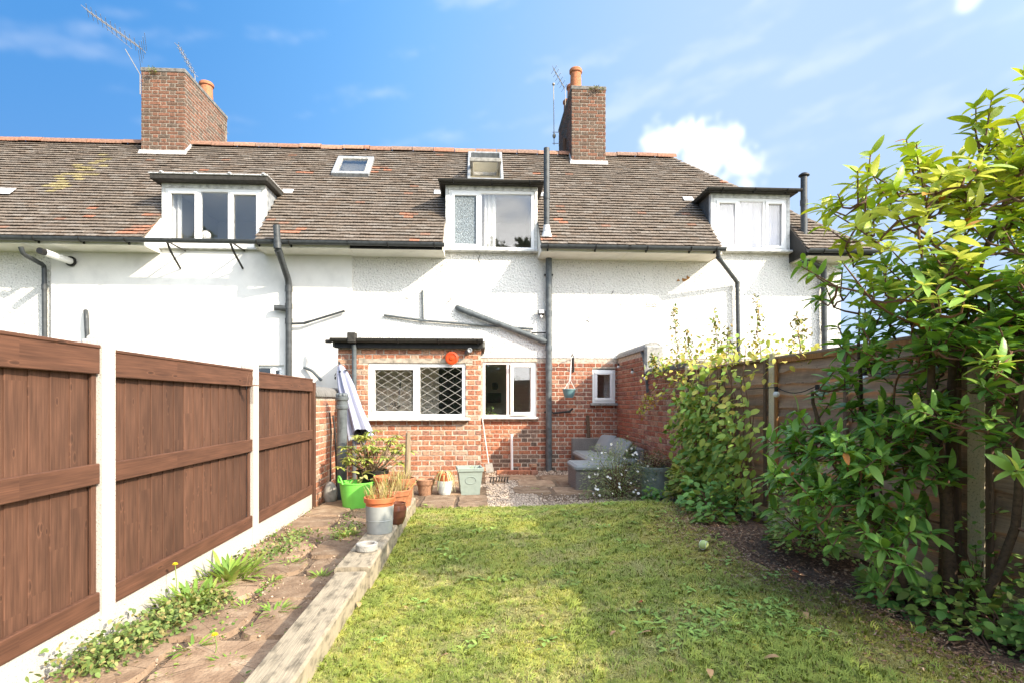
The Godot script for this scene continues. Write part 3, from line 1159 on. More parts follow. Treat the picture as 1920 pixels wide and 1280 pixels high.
# ---------- eaves: soffit box, fascia, half-round gutter with brackets
func eaves(parent: Node, x0: float, x1: float, dark := false, gutter := true, brackets := []) -> void:
	var s := Shape.new()
	s.box(Vector3((x0 + x1) * 0.5, 3.845, -9.93), Vector3(x1 - x0, 0.085, 0.55), Basis(), 0.006)
	part("soffit", s, M.soffit, parent)
	if dark:
		var f := Shape.new()
		f.box(Vector3((x0 + x1) * 0.5, 3.85, -9.643), Vector3(x1 - x0 - 0.02, 0.1, 0.02))
		part("fascia_board", f, M.black, parent)
	if gutter:
		gutter_run(parent, x0 - 0.02, x1 + 0.03, 3.885, 9.565, 0.055, M.pipe, brackets)


func gutter_run(parent: Node, x0: float, x1: float, y: float, d: float, r: float, material: Material, brackets := []) -> void:
	var g := Shape.new()
	var n := 10
	for i in n:
		var a0 := PI + PI * i / n
		var a1 := PI + PI * (i + 1) / n
		var p0 := Vector3(0, sin(a0), cos(a0))
		var p1 := Vector3(0, sin(a1), cos(a1))
		var o := Vector3(0, y, -d)
		var xa := Vector3(x0, 0, 0)
		var xb := Vector3(x1, 0, 0)
		g.soft_quad(o + p0 * r + xa, o + p1 * r + xa, o + p1 * r + xb, o + p0 * r + xb, p0, p1, p1, p0)
		var ri := r - 0.006
		g.soft_quad(o + p0 * ri + xa, o + p1 * ri + xa, o + p1 * ri + xb, o + p0 * ri + xb, -p0, -p1, -p1, -p0)
		for e in [xa, xb]:
			g.tri(o + e, o + p0 * r + e, o + p1 * r + e, Vector3.LEFT if e == xa else Vector3.RIGHT)
	for z in [-1.0, 1.0]:
		g.box(Vector3((x0 + x1) * 0.5, y, -d + z * (r - 0.003)), Vector3(x1 - x0, 0.012, 0.012), Basis(), 0.003)
	part("gutter", g, material, parent)
	for bx in brackets:
		var b := Shape.new()
		var pts := []
		for i in 9:
			var a := PI + PI * i / 8.0
			pts.append(Vector3(bx, y + sin(a) * (r + 0.006), -d + cos(a) * (r + 0.006)))
		b.tube(pts, 0.01, 6)
		b.box(Vector3(bx, y - r * 0.7, -d - r - 0.02), Vector3(0.025, 0.08, 0.03), Basis(), 0.004)
		part("gutter_bracket", b, M.black, parent)


func pipe(parent: Node, pts: Array, r: float, material: Material, joints := [], called := "drainpipe") -> MeshInstance3D:
	# rounded bends: each inner point is replaced by three
	var p := [pts[0]]
	for i in range(1, pts.size() - 1):
		var a: Vector3 = pts[i] + (pts[i - 1] - pts[i]).limit_length(r * 1.6)
		var b: Vector3 = pts[i] + (pts[i + 1] - pts[i]).limit_length(r * 1.6)
		p.append_array([a, (a + b + pts[i] * 2.0) * 0.25, b])
	p.append(pts[-1])
	var s := Shape.new()
	s.tube(p, r, 14)
	for j in joints:
		# how far along, as a share of the run between two points
		var k := int(j)
		var t: float = j - k
		var c: Vector3 = pts[k].lerp(pts[k + 1], t)
		var dir: Vector3 = (pts[k + 1] - pts[k]).normalized()
		s.tube([c - dir * 0.05, c - dir * 0.048, c + dir * 0.048, c + dir * 0.05], [r, r * 1.16, r * 1.16, r], 14)
	return part(called, s, material, parent)


func clip(parent: Node, p: Vector3, wide: float) -> void:
	var s := Shape.new()
	s.box(p, Vector3(wide, 0.03, 0.05), Basis(), 0.006)
	part("pipe_clip", s, M.black, parent)


# ---------- a dormer with flat roof; d0 is its front
func dormer(k: int, u0: float, u1: float, vt: float, vb: float, cuts: Array, sash: Array, glazing: Array, cheek: Material, lead_edge: bool) -> Dictionary:
	var d := 10.15
	var z := -d
	var p := at(u0, vt, d)
	var q := at(u1, vb, d)
	var x0 := p.x
	var x1 := q.x
	var y1 := (p.y + at(u1, vt, d).y) * 0.5
	var y0 := (q.y + at(u0, vb, d).y) * 0.5
	var dt := EAVE_D + (y1 + 0.1 - EAVE_Y)
	roof_holes.append([x0 - 0.01, x1 + 0.01, -0.1, (dt - EAVE_D) * sqrt(2.0) - 0.02])
	var h: Node = house[k]
	# white surround and window
	var f := Shape.new()
	for e in [x0 + 0.03, x1 - 0.03]:
		f.box(Vector3(e, (y0 + y1) * 0.5, z - 0.045), Vector3(0.06, y1 - y0, 0.09), Basis(), 0.005)
	f.box(Vector3((x0 + x1) * 0.5, y1 - 0.04, z - 0.043), Vector3(x1 - x0 - 0.1, 0.08, 0.086), Basis(), 0.005)
	part("dormer_surround", f, M.white_worn, h)
	var xs := []
	for c in cuts:
		xs.append(at(c, 420, d).x)
	var w := window_unit(h, x0 + 0.06, x1 - 0.06, y0 + 0.02, y1 - 0.08, z - 0.01, xs, sash, glazing, 0.055, "dormer_window")
	var sill := Shape.new()
	sill.box(Vector3((x0 + x1) * 0.5, y0, z + 0.02), Vector3(x1 - x0 + 0.02, 0.045, 0.14), Basis(), 0.01)
	part("sill", sill, M.white_worn, w)
	# cheeks
	for e in [[x0, -1.0], [x1, 1.0]]:
		var c := Shape.new()
		var xo: float = e[0] + e[1] * 0.003
		var xi: float = e[0] - e[1] * 0.045
		var tri_ := [Vector3(0, y0 - 0.1, z - 0.09), Vector3(0, y1, z - 0.09), Vector3(0, y1, -dt - 0.1), Vector3(0, y0 - 0.1, -dt - 0.1)]
		for i in 4:
			var a: Vector3 = tri_[i]
			var b: Vector3 = tri_[(i + 1) % 4]
			c.quad(a + Vector3(xo, 0, 0), b + Vector3(xo, 0, 0), b + Vector3(xi, 0, 0), a + Vector3(xi, 0, 0), (a + b) * 0.5 - (tri_[0] + tri_[2]) * 0.5)
		c.quad(tri_[0] + Vector3(xo, 0, 0), tri_[1] + Vector3(xo, 0, 0), tri_[2] + Vector3(xo, 0, 0), tri_[3] + Vector3(xo, 0, 0), Vector3(e[1], 0, 0))
		c.quad(tri_[0] + Vector3(xi, 0, 0), tri_[1] + Vector3(xi, 0, 0), tri_[2] + Vector3(xi, 0, 0), tri_[3] + Vector3(xi, 0, 0), Vector3(-e[1], 0, 0))
		part("dormer_cheek", c, cheek, h)
		# boarded end of the eaves beside the opening
		var b := Shape.new()
		var xx: float = e[0] + e[1] * 0.006
		var xw: float = e[0] + e[1] * 0.035
		var poly := [Vector3(0, 3.795, -9.65), Vector3(0, EAVE_Y + 0.02, -9.65), Vector3(0, roof_y(10.2) - 0.02, -10.2), Vector3(0, 3.795, -10.2)]
		for g in [xx, xw]:
			var o := Vector3(-e[1] if g == xx else e[1], 0, 0)
			b.quad(poly[0] + Vector3(g, 0, 0), poly[1] + Vector3(g, 0, 0), poly[2] + Vector3(g, 0, 0), poly[3] + Vector3(g, 0, 0), o)
		b.quad(poly[0] + Vector3(xx, 0, 0), poly[1] + Vector3(xx, 0, 0), poly[1] + Vector3(xw, 0, 0), poly[0] + Vector3(xw, 0, 0), Vector3.BACK)
		part("eaves_end", b, M.black if k == 3 and e[1] > 0 else M.soffit, h)
	# flat roof
	var th := 0.085 if lead_edge else 0.04
	var df := 9.97 if lead_edge else 10.04
	var r := Shape.new()
	r.box(Vector3((x0 + x1) * 0.5, y1 + 0.5 * th, -(df + dt + 0.15) * 0.5), Vector3(x1 - x0 + 0.2, th, dt + 0.15 - df), Basis(), 0.012)
	part("dormer_roof", r, M.black_old, h)
	var cover := Shape.new()
	cover.box(Vector3((x0 + x1) * 0.5, y1 + th + 0.012, -(df - 0.02 + dt + 0.1) * 0.5), Vector3(x1 - x0 + 0.24, 0.022, dt + 0.12 - df), Basis(), 0.008)
	if lead_edge:
		for i in 4:
			cover.box(Vector3(x0 + 0.1 + (x1 - x0 - 0.06) * i / 3.0, y1 + th + 0.03, -(9.93 + dt) * 0.5), Vector3(0.06, 0.035, dt - 9.93), Basis(), 0.015)
	part("roof_covering", cover, M.lead_white if lead_edge else M.felt, h)
	if not lead_edge:
		gutter_run(h, x0 - 0.12, x1 + 0.12, y1 + 0.04, 9.985, 0.042, M.black_old, [x0 + 0.15, (x0 + x1) * 0.5, x1 - 0.15])
	# lead flashing tongues at the back corners
	for e in [-1.0, 1.0]:
		var g := Shape.new()
		var gx := (x0 - 0.16) if e < 0 else (x1 + 0.16)
		g.box(Vector3(gx, roof_y(dt) - 0.02 + 0.06, -dt + 0.03), Vector3(0.2, 0.012, 0.16), Basis(Vector3.RIGHT, PI / 4.0), 0.004)
		part("flashing", g, M.lead_white, h)
	return {"x0": x0, "x1": x1, "y0": y0, "y1": y1, "window": w}


func chimney(k: int, u0: float, u1: float, v_base: float, v_top: float, deep: float, side: float, parts_left: int) -> Dictionary:
	var p := on_roof((u0 + u1) * 0.5, v_base)
	var d := -p.z
	var x0 := at(u0, v_base, d).x
	var x1 := at(u1, v_base, d).x
	var y1 := at((u0 + u1) * 0.5, v_top, d).y
	var y0 := roof_y(d) - 0.25
	var t := (d - EAVE_D) * sqrt(2.0)
	roof_holes.append([x0 + 0.02, x1 - 0.02, t + 0.05, 9.0])
	var n := node("chimney", house[k])
	var core := Shape.new()
	core.box(Vector3((x0 + x1) * 0.5, (y0 - 0.6 + y1) * 0.5, -d - deep * 0.5 - 0.002), Vector3(x1 - x0 - 0.004, y1 - y0 + 0.6, deep - 0.004))
	part("mortar_core", core, M.mortar_dark, n)
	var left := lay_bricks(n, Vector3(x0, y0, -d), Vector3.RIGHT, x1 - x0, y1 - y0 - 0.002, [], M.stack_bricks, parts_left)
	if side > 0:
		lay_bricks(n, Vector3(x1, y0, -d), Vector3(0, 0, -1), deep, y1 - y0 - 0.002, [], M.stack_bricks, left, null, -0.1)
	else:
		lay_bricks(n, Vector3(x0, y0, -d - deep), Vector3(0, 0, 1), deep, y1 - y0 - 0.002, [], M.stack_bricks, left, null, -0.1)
	# oversailing top course
	var cap := Shape.new()
	cap.box(Vector3((x0 + x1) * 0.5, y1 - 0.035, -d - deep * 0.5), Vector3(x1 - x0 + 0.03, 0.085, deep + 0.03), Basis(), 0.012)
	part("chimney_cap", cap, M.coping, n)
	var fl := Shape.new()
	fl.box(Vector3((x0 + x1) * 0.5, roof_y(d) + 0.05, -d + 0.02), Vector3(x1 - x0 + 0.08, 0.11, 0.02), Basis(Vector3.RIGHT, -0.5), 0.004)
	var xs := (x1 + 0.012) if side > 0 else (x0 - 0.012)
	fl.bar(Vector3(xs, roof_y(d) + 0.05, -d), Vector3(xs, RIDGE_Y + 0.05, -RIDGE_D), 0.014, 0.1)
	part("flashing", fl, M.lead_white, n)
	# a little weed on the top
	return {"x0": x0, "x1": x1, "y": y1, "d": d, "node": n}


func chimney_pot(parent: Node, x: float, y: float, d: float, r: float, h: float) -> void:
	var s := Shape.new()
	s.lathe([Vector2(r * 1.08, 0), Vector2(r, h * 0.12), Vector2(r * 0.92, h * 0.8), Vector2(r * 1.12, h * 0.84), Vector2(r * 1.12, h * 0.95), Vector2(r * 0.98, h), Vector2(r * 0.75, h), Vector2(r * 0.72, h * 0.6), Vector2(0.0, h * 0.58)], 18, Vector3(x, y, -d))
	part("chimney_pot", s, M.terracotta, parent)


func houses() -> void:
	var s := Shape.new()
	s.box(Vector3.ZERO, Vector3(0.166, 0.012, 0.205), Basis(), 0.002)
	tile_mesh = s.mesh()
	hip_x = at(1262, 297, RIDGE_D).x
	var labels := [
		"roughcast white cottage at the far end of the terrace past the white flue pipe",
		"smooth white rendered cottage with a three light dormer and broad brick chimney",
		"middle roughcast cottage with open skylight above its two light dormer",
		"end cottage of the terrace with hipped tiled roof and net curtained dormer"]
	for k in 4:
		house.append(thing("terraced_house", labels[k], "house", Vector3.ZERO, "terraced cottages under one tiled roof"))
	# white upper walls
	var wall_x := [-12.6, at(100, 600, WALL_D).x, at(661, 600, WALL_D).x, 2.55, 6.72]
	for k in 4:
		var w := Shape.new()
		var z := -WALL_D + (0.06 if k == 1 else 0.0)
		var x0: float = wall_x[k]
		var x1: float = wall_x[k + 1]
		var low := at(1100, 671, WALL_D).y if k >= 2 else 0.0
		var holes := []
		var neighbour := Rect2()
		if k == 1:
			var a := at(468, 790, 10.14)
			var b := at(532, 684, 10.14)
			neighbour = Rect2(a.x - x0, a.y - low, b.x - a.x, b.y - a.y)
			holes.append(neighbour)
		w.slab(Vector3(x0, low, z), Vector3.RIGHT, Vector3.UP, x1 - x0, 4.0 - low, 0.3, holes)
		part("wall", w, M.render if k == 1 else M.roughcast, house[k])
		if k == 1:
			var a := at(468, 790, 10.14)
			var b := at(532, 684, 10.14)
			var win := window_unit(house[k], a.x, b.x, a.y, b.y, z - 0.05, [at(507, 700, 10.14).x], [0, 1])
			room(house[k], a.x - 0.3, b.x + 0.3, a.y - 0.5, b.y + 0.2, z - 0.31, 2.0, M.room)
	# side and rear walls keep the daylight out
	for k in 4:
		var b := Shape.new()
		var x0: float = wall_x[k]
		var x1: float = wall_x[k + 1]
		b.box(Vector3((x0 + x1) * 0.5, 2.0, -14.6), Vector3(x1 - x0, 4.0, 0.3))
		b.box(Vector3(x0 + 0.11, 1.99, -12.5), Vector3(0.2, 3.98, 3.9))
		b.box(Vector3(x1 - 0.11, 1.99, -12.5), Vector3(0.2, 3.98, 3.9))
		part("rear_wall", b, M.roughcast, house[k])
	# brick lower wall of the middle and end cottages
	brick_wall(2, at(902, 700, WALL_D).x, 2.55)
	brick_wall(3, 2.55, 6.72)

	var d_a := dormer(1, 302, 497, 345, 467, [372, 429], [1, 0, 1], [], M.lead, true)
	var d_b := dormer(2, 835, 1008, 349, 471, [900], [1, 0], [M.frost, null], M.lead_dark, false)
	var d_c := dormer(3, 1333, 1482, 364, 472, [1386, 1434], [1, 0, 1], [], M.lead_dark, false)
	# rooms behind the dormers
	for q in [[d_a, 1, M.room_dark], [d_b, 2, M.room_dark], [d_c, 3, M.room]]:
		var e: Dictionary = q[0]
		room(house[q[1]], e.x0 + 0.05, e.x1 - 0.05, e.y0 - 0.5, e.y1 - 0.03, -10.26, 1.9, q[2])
	curtain(d_b.window, at(908, 400, 10.3).x, at(930, 400, 10.3).x, d_b.y0 + 0.03, d_b.y1 - 0.1, -10.33, 3.0)
	curtain(d_c.window, d_c.x0 + 0.08, d_c.x1 - 0.08, d_c.y0 + 0.03, d_c.y1 - 0.1, -10.33, 11.0, M.net)
	curtain(d_a.window, d_a.x0 + 0.08, at(337, 400, 10.3).x, d_a.y0 + 0.03, d_a.y1 - 0.1, -10.36, 2.0)
	# flower ornament on the window board
	var fl := Shape.new()
	var fo := at(386, 452, 10.32)
	for i in 34:
		var g := i * 2.4
		var ph := acos(1.0 - 2.0 * (i + 0.5) / 34.0)
		var o := Vector3(sin(ph) * cos(g), cos(ph), sin(ph) * sin(g))
		fl.ball(fo + o * 0.055 + Vector3.UP * 0.1, Vector3(0.028, 0.028, 0.028), 6, 4)
	fl.tube([fo - Vector3.UP * 0.12, fo + Vector3.UP * 0.1], 0.008, 6)
	tag(part("flower_ornament", fl, M.white), "white pompom flower standing inside the three light dormer window", "ornament")

	var c_a := chimney(1, 264, 346, 291, 128, 1.95, 1.0, 290)
	var c_b := chimney(3, 1072, 1136, 310, 162, 1.95, -1.0, 290)
	chimney_pot(c_a.node, c_a.x1 - 0.2, c_a.y, c_a.d + 1.35, 0.14, 0.46)
	for i in 3:
		chimney_pot(c_b.node, c_b.x0 + 0.13 + (0.02 if i else 0.0), c_b.y, c_b.d + 0.25 + i * 0.55, 0.125, 0.5 - 0.05 * i)
	# shoulder on the hidden flank of the far stack
	var sh := Shape.new()
	sh.box(Vector3(c_b.x0 - 0.03, (RIDGE_Y - 0.4 + c_b.y - 0.75) * 0.5, -c_b.d - 1.3), Vector3(0.09, c_b.y - 0.75 - RIDGE_Y + 0.4, 1.1), Basis(), 0.03)
	part("chimney_shoulder", sh, M.stack_bricks[2], c_b.node)

	skylight(1, 634, 705, 303, 332, false)
	skylight(2, 876, 944, 294, 343, true)

	# eaves between the dormers
	eaves(house[0], -12.6, wall_x[1])
	var bx := []
	for u in [70, 155, 240]:
		bx.append(at(u, 460, EAVE_D).x)
	var mid_x := at(655, 465, 9.65).x
	eaves(house[1], wall_x[1], d_a.x0 - 0.012, false, false)
	eaves(house[1], d_a.x1 + 0.012, mid_x, false, false)
	for u in [485, 545]:
		bx.append(at(u, 460, EAVE_D).x)
	gutter_run(house[1], wall_x[1], mid_x, 3.885, 9.565, 0.055, M.pipe, bx)
	eaves(house[2], mid_x, d_b.x0 - 0.012, true, true, [at(728, 460, EAVE_D).x, at(815, 460, EAVE_D).x])
	eaves(house[2], d_b.x1 + 0.012, 2.55, false, true, [d_b.x1 + 0.12, at(1116, 462, EAVE_D).x])
	eaves(house[3], 2.55, d_c.x0 - 0.012, false, true, [at(1212, 462, EAVE_D).x, at(1293, 462, EAVE_D).x, at(1340, 462, EAVE_D).x])
	eaves(house[3], d_c.x1 + 0.012, 6.95, true, true, [at(1540, 462, EAVE_D).x])
	for k in 4:
		roof_of(k)
	var ed := Shape.new()
	var ep := on_roof(8, 366)
	ed.box(ep + Vector3(0, 0.06, 0.04), Vector3(0.34, 0.012, 0.22), Basis(Vector3.RIGHT, PI / 4.0), 0.004)
	part("flashing", ed, M.lead_white, house[1])
	house_pipes()


func brick_wall(k: int, x0: float, x1: float) -> void:
	var top := at(1100, 672, WALL_D).y
	var holes := []
	if k == 2:
		for q in [[905, 1006, 678, 785], [1111, 1154, 690, 758]]:
			var a := at(q[0], q[3], WALL_D)
			var b := at(q[1], q[2], WALL_D)
			holes.append(Rect2(a.x - x0, a.y, b.x - a.x, b.y - a.y))
	var w := Shape.new()
	w.slab(Vector3(x0 - (0.1 if k == 2 else 0.0), 0, -WALL_D - 0.002), Vector3.RIGHT, Vector3.UP, x1 - x0 + (0.1 if k == 2 else 0.0), top, 0.29, holes.map(func(h): return Rect2(h.position.x + 0.1, h.position.y, h.size.x, h.size.y)))
	var wall := part("brick_wall", w, M.mortar, house[k])
	if k == 3:
		lay_bricks(wall, Vector3(x0, 0, -WALL_D), Vector3.RIGHT, x1 - x0, top, [], M.old_bricks, 0)
		return
	var under_x := at(1000, 800, WALL_D).x - x0
	var mix: Array = M.bricks.slice(0, 6) + M.old_bricks.slice(0, 3)
	var pick := func(x: float, y: float, mats: Array) -> Array:
		if y < 0.28 and x < 1.35 and x > 0.12:
			return M.soot_bricks if rng.randf() < 0.75 else M.old_bricks
		if y < 0.75 and x > under_x - 0.25 and x < 1.2 and rng.randf() < 0.45:
			return M.soot_bricks
		return mix if x < under_x else M.old_bricks
	lay_bricks(wall, Vector3(x0, 0, -WALL_D), Vector3.RIGHT, x1 - x0, top, holes, M.bricks, 300, pick)
	# kitchen window, its opening light ajar
	var h: Rect2 = holes[0]
	var a := Vector2(x0 + h.position.x, h.position.y)
	var b := Vector2(x0 + h.end.x, h.end.y)
	var z := -WALL_D - 0.03
	var cut := at(952, 720, WALL_D).x
	var win := window_unit(house[k], a.x, b.x, a.y + 0.03, b.y, z, [cut], [0, 2], [], 0.045)
	var sw := b.x - 0.05 - cut - 0.02
	var sh := Shape.new()
	ring(sh, -sw, 0.0, a.y + 0.07, b.y - 0.04, 0.02, 0.055, 0.055)
	var hinge := Transform3D(Basis(Vector3.UP, 0.3), Vector3(b.x - 0.05, 0, z))
	put("sash", sh.mesh(), M.white, win, hinge)
	var pn := Shape.new()
	pn.box(Vector3(-sw * 0.5, (a.y + b.y) * 0.5 + 0.015, -0.01), Vector3(sw - 0.1, b.y - a.y - 0.21, 0.004))
	pn.box(Vector3(-sw * 0.5, (a.y + b.y) * 0.5 + 0.015, -0.03), Vector3(sw - 0.1, b.y - a.y - 0.21, 0.004))
	put("pane", pn.mesh(), M.glass, win, hinge)
	var sill := Shape.new()
	sill.box(Vector3((a.x + b.x) * 0.5, a.y + 0.015, -WALL_D + 0.02), Vector3(b.x - a.x + 0.06, 0.04, 0.16), Basis(), 0.01)
	part("sill", sill, M.white_worn, win)
	var h2: Rect2 = holes[1]
	var c := Vector2(x0 + h2.position.x, h2.position.y)
	var e := Vector2(x0 + h2.end.x, h2.end.y)
	var small := window_unit(house[k], c.x, e.x, c.y + 0.03, e.y - 0.02, z + 0.01, [], [1], [], 0.05)
	var si := Shape.new()
	si.box(Vector3((c.x + e.x) * 0.5, c.y + 0.005, -WALL_D + 0.02), Vector3(e.x - c.x + 0.1, 0.045, 0.14), Basis(), 0.01)
	part("sill", si, M.coping_pale, small)
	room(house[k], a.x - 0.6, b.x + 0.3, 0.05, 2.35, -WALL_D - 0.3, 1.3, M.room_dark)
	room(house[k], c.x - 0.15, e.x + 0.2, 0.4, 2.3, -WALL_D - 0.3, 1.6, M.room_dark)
	# what one sees of the kitchen: a framed picture, a shelf with a jar, a plant
	var inner := Shape.new()
	inner.box(at(926, 745, WALL_D + 1.4), Vector3(0.3, 0.2, 0.06), Basis(), 0.01)
	inner.box(at(928, 723, WALL_D + 1.4), Vector3(0.12, 0.14, 0.1), Basis(), 0.02)
	part("wall_shelf", inner, M.black, house[k])
	var led := Shape.new()
	led.box(Vector3((a.x + b.x) * 0.5, a.y + 0.008, -WALL_D - 0.2), Vector3(b.x - a.x, 0.03, 0.19))
	part("window_board", led, M.white_worn, win)


func skylight(k: int, u0: float, u1: float, v0: float, v1: float, open: bool) -> void:
	var a := on_roof(u0 + (0 if open else -12), v1)
	var b := on_roof(u1, v1)
	var c := on_roof((u0 + u1) * 0.5, v0)
	var x0 := a.x
	var x1 := on_roof(u1 - (0 if open else 12), v1).x
	var t0 := slope_of(a)
	var t1 := slope_of(c)
	roof_holes.append([x0 + 0.03, x1 - 0.03, t0, t1])
	var up := Vector3(0, sqrt(0.5), -sqrt(0.5))
	var out := Vector3(0, sqrt(0.5), sqrt(0.5))
	var bs := Basis(Vector3.RIGHT, up, out)
	var org := Vector3((x0 + x1) * 0.5, EAVE_Y, -EAVE_D) + up * (t0 + t1) * 0.5
	var n := node("skylight", house[k])
	var f := Shape.new()
	var w := x1 - x0
	var h := t1 - t0
	for e in [[0.0, h * 0.5, w, 0.06], [0.0, -h * 0.5, w, 0.06], [-w * 0.5 + 0.03, 0.0, 0.06, h - 0.05], [w * 0.5 - 0.03, 0.0, 0.06, h - 0.05]]:
		f.box(org + bs * Vector3(e[0], e[1], 0.03), Vector3(e[2], e[3], 0.14), bs, 0.008)
	part("frame", f, M.lead, n)
	var turn := bs * Basis(Vector3.RIGHT, 0.0 if not open else -0.62)
	var s := Shape.new()
	var sw := w - 0.1
	var sh := h - 0.08
	var rise := 0.06 if not open else 0.04
	for e in [[0.0, sh * 0.5, sw, 0.07], [0.0, -sh * 0.5, sw, 0.07], [-sw * 0.5 + 0.03, 0.0, 0.06, sh - 0.06], [sw * 0.5 - 0.03, 0.0, 0.06, sh - 0.06]]:
		s.box(org + bs * Vector3(0, 0, rise) + turn * Vector3(e[0], e[1], 0.0), Vector3(e[2], e[3], 0.07), turn, 0.008)
	part("sash", s, M.coping_pale, n)
	var g := Shape.new()
	g.box(org + bs * Vector3(0, 0, rise) + turn * Vector3(0, 0, 0.01), Vector3(sw - 0.1, sh - 0.1, 0.006), turn)
	part("pane", g, M.glass, n)
	var inner := Shape.new()
	var q := [Vector3(-w * 0.5, -h * 0.5, -0.05), Vector3(w * 0.5, -h * 0.5, -0.05), Vector3(w * 0.5, h * 0.5, -0.05), Vector3(-w * 0.5, h * 0.5, -0.05)]
	var deep := Vector3(0, -0.35, -0.5)
	for i in 4:
		var p0: Vector3 = org + bs * q[i]
		var p1: Vector3 = org + bs * q[(i + 1) % 4]
		inner.quad(p0, p1, p1 + deep, p0 + deep, org - (p0 + p1) * 0.5)
	inner.quad(org + bs * q[0] + deep, org + bs * q[1] + deep, org + bs * q[2] + deep, org + bs * q[3] + deep, out)
	part("reveal", inner, M.room if open else M.curtain, n)


func house_pipes() -> void:
	var wd := WALL_D - 0.09
	# end cottage: from the gutter's end down the wall
	pipe(house[3], [at(1346, 470, 9.56), at(1348, 484, 9.6), at(1383, 530, wd), at(1386, 700, wd)], 0.036, M.pipe, [1.02, 2.02])
	pipe(house[3], [at(1504, 492, 9.9), at(1520, 492, 9.98), at(1545, 503, wd), at(1547, 690, wd)], 0.05, M.pipe, [1.9, 2.15, 2.6])
	# flue above the roof
	var fb := at(1508, 452, 10.0)
	var ft := at(1505, 330, 10.0)
	pipe(house[3], [Vector3(fb.x, fb.y - 0.1, fb.z), Vector3(fb.x, ft.y, fb.z)], 0.058, M.pipe, [0.62], "vent_pipe")
	var cap := Shape.new()
	cap.lathe([Vector2(0.06, -0.02), Vector2(0.095, 0.0), Vector2(0.09, 0.02), Vector2(0.05, 0.05), Vector2(0.0, 0.055)], 16, Vector3(fb.x, ft.y, fb.z))
	part("vent_cap", cap, M.black, house[3])
	var fl := Shape.new()
	fl.lathe([Vector2(0.14, -0.1), Vector2(0.075, 0.05), Vector2(0.06, 0.12)], 14, Vector3(fb.x, fb.y - 0.02, fb.z))
	part("flashing", fl, M.lead_white, house[3])
	# middle cottage: soil stack through the eaves
	var a := at(1025, 450, 9.82)
	var top := at(1025, 278, 9.82).y
	pipe(house[2], [Vector3(a.x, 3.9, a.z), Vector3(a.x, top, a.z)], 0.052, M.pipe, [0.52], "vent_pipe")
	var sl := Shape.new()
	sl.lathe([Vector2(0.11, 0.0), Vector2(0.07, 0.1), Vector2(0.056, 0.22)], 14, Vector3(a.x, roof_y(9.82) - 0.02, a.z))
	part("flashing", sl, M.lead_white, house[2])
	var g0 := at(1029, 485, wd)
	pipe(house[2], [Vector3(g0.x, 3.8, g0.z), Vector3(g0.x, 0.0, g0.z)], 0.056, M.pipe_grey, [0.26, 0.42, 0.51, 0.91])
	for v in [515, 772]:
		var p := at(1029, v, wd - 0.01)
		clip(house[2], Vector3(p.x, p.y, p.z - 0.03), 0.16)
	pipe(house[2], [at(858, 577, 10.19), at(862, 579, wd), at(1024, 641, wd)], 0.052, M.pipe_grey, [1.12, 1.95], "waste_pipe")
	pipe(house[2], [at(720, 591, 10.16), at(793, 601, 10.15), at(1000, 617, 10.15)], 0.02, M.pipe_grey, [1.0], "waste_pipe")
	pipe(house[2], [at(792, 545, 10.17), at(793, 601, 10.16)], 0.017, M.pipe_grey, [], "waste_pipe")
	pipe(house[2], [at(997, 624, 10.14), at(1026, 624, 10.14)], 0.012, M.black, [], "cable")
	# middle wall: short black branch to the tap
	pipe(house[2], [at(1036, 774, wd), at(1068, 771, wd), at(1074, 765, wd)], 0.018, M.black, [0.9], "waste_pipe")
	# floodlight
	var f := at(1015, 586, 10.12)
	var s := Shape.new()
	s.box(f, Vector3(0.11, 0.09, 0.06), Basis(Vector3.RIGHT, -0.35), 0.012)
	s.box(f + Vector3(0, -0.02, -0.05), Vector3(0.04, 0.04, 0.06), Basis(), 0.006)
	var lampn := part("floodlight", s, M.black, house[2])
	var len_ := Shape.new()
	len_.box(f + Vector3(0, 0.012, 0.03), Vector3(0.09, 0.07, 0.006), Basis(Vector3.RIGHT, -0.35))
	part("lens", len_, M.lead_white, lampn)
	var sn := Shape.new()
	sn.ball(f + Vector3(-0.005, -0.075, 0.02), Vector3(0.022, 0.028, 0.022), 10, 7)
	part("motion_sensor", sn, M.white, lampn)
	# air brick
	var ab := Shape.new()
	var ap := at(1222, 571, WALL_D)
	for i in 3:
		ab.box(ap + Vector3(0, i * 0.03 - 0.03, 0.006), Vector3(0.2, 0.014, 0.014), Basis(), 0.003)
	part("air_vent", ab, M.roughcast, house[3])
	# smooth cottage
	var wb := wd - 0.06
	pipe(house[1], [at(518, 423, 9.48), at(520, 465, 9.48), at(541, 528, wb), at(541, 760, wb)], 0.054, M.pipe, [0.9, 1.12, 2.06, 2.2, 2.32])
	pipe(house[1], [at(513, 577, wb - 0.03), at(524, 577, wb), at(541, 580, wb)], 0.05, M.pipe, [], "pipe_branch")
	pipe(house[1], [at(546, 607, wb), at(570, 606, wb), at(646, 583, wb + 0.03)], 0.02, M.pipe, [1.05], "waste_pipe")
	pipe(house[1], [at(160, 583, 10.12), at(161, 592, wb), at(164, 660, wb)], 0.036, M.pipe, [], "waste_pipe")
	pipe(house[0], [at(38, 463, 9.56), at(42, 476, 9.6), at(82, 498, wd), at(83, 660, wd)], 0.036, M.pipe, [2.25])
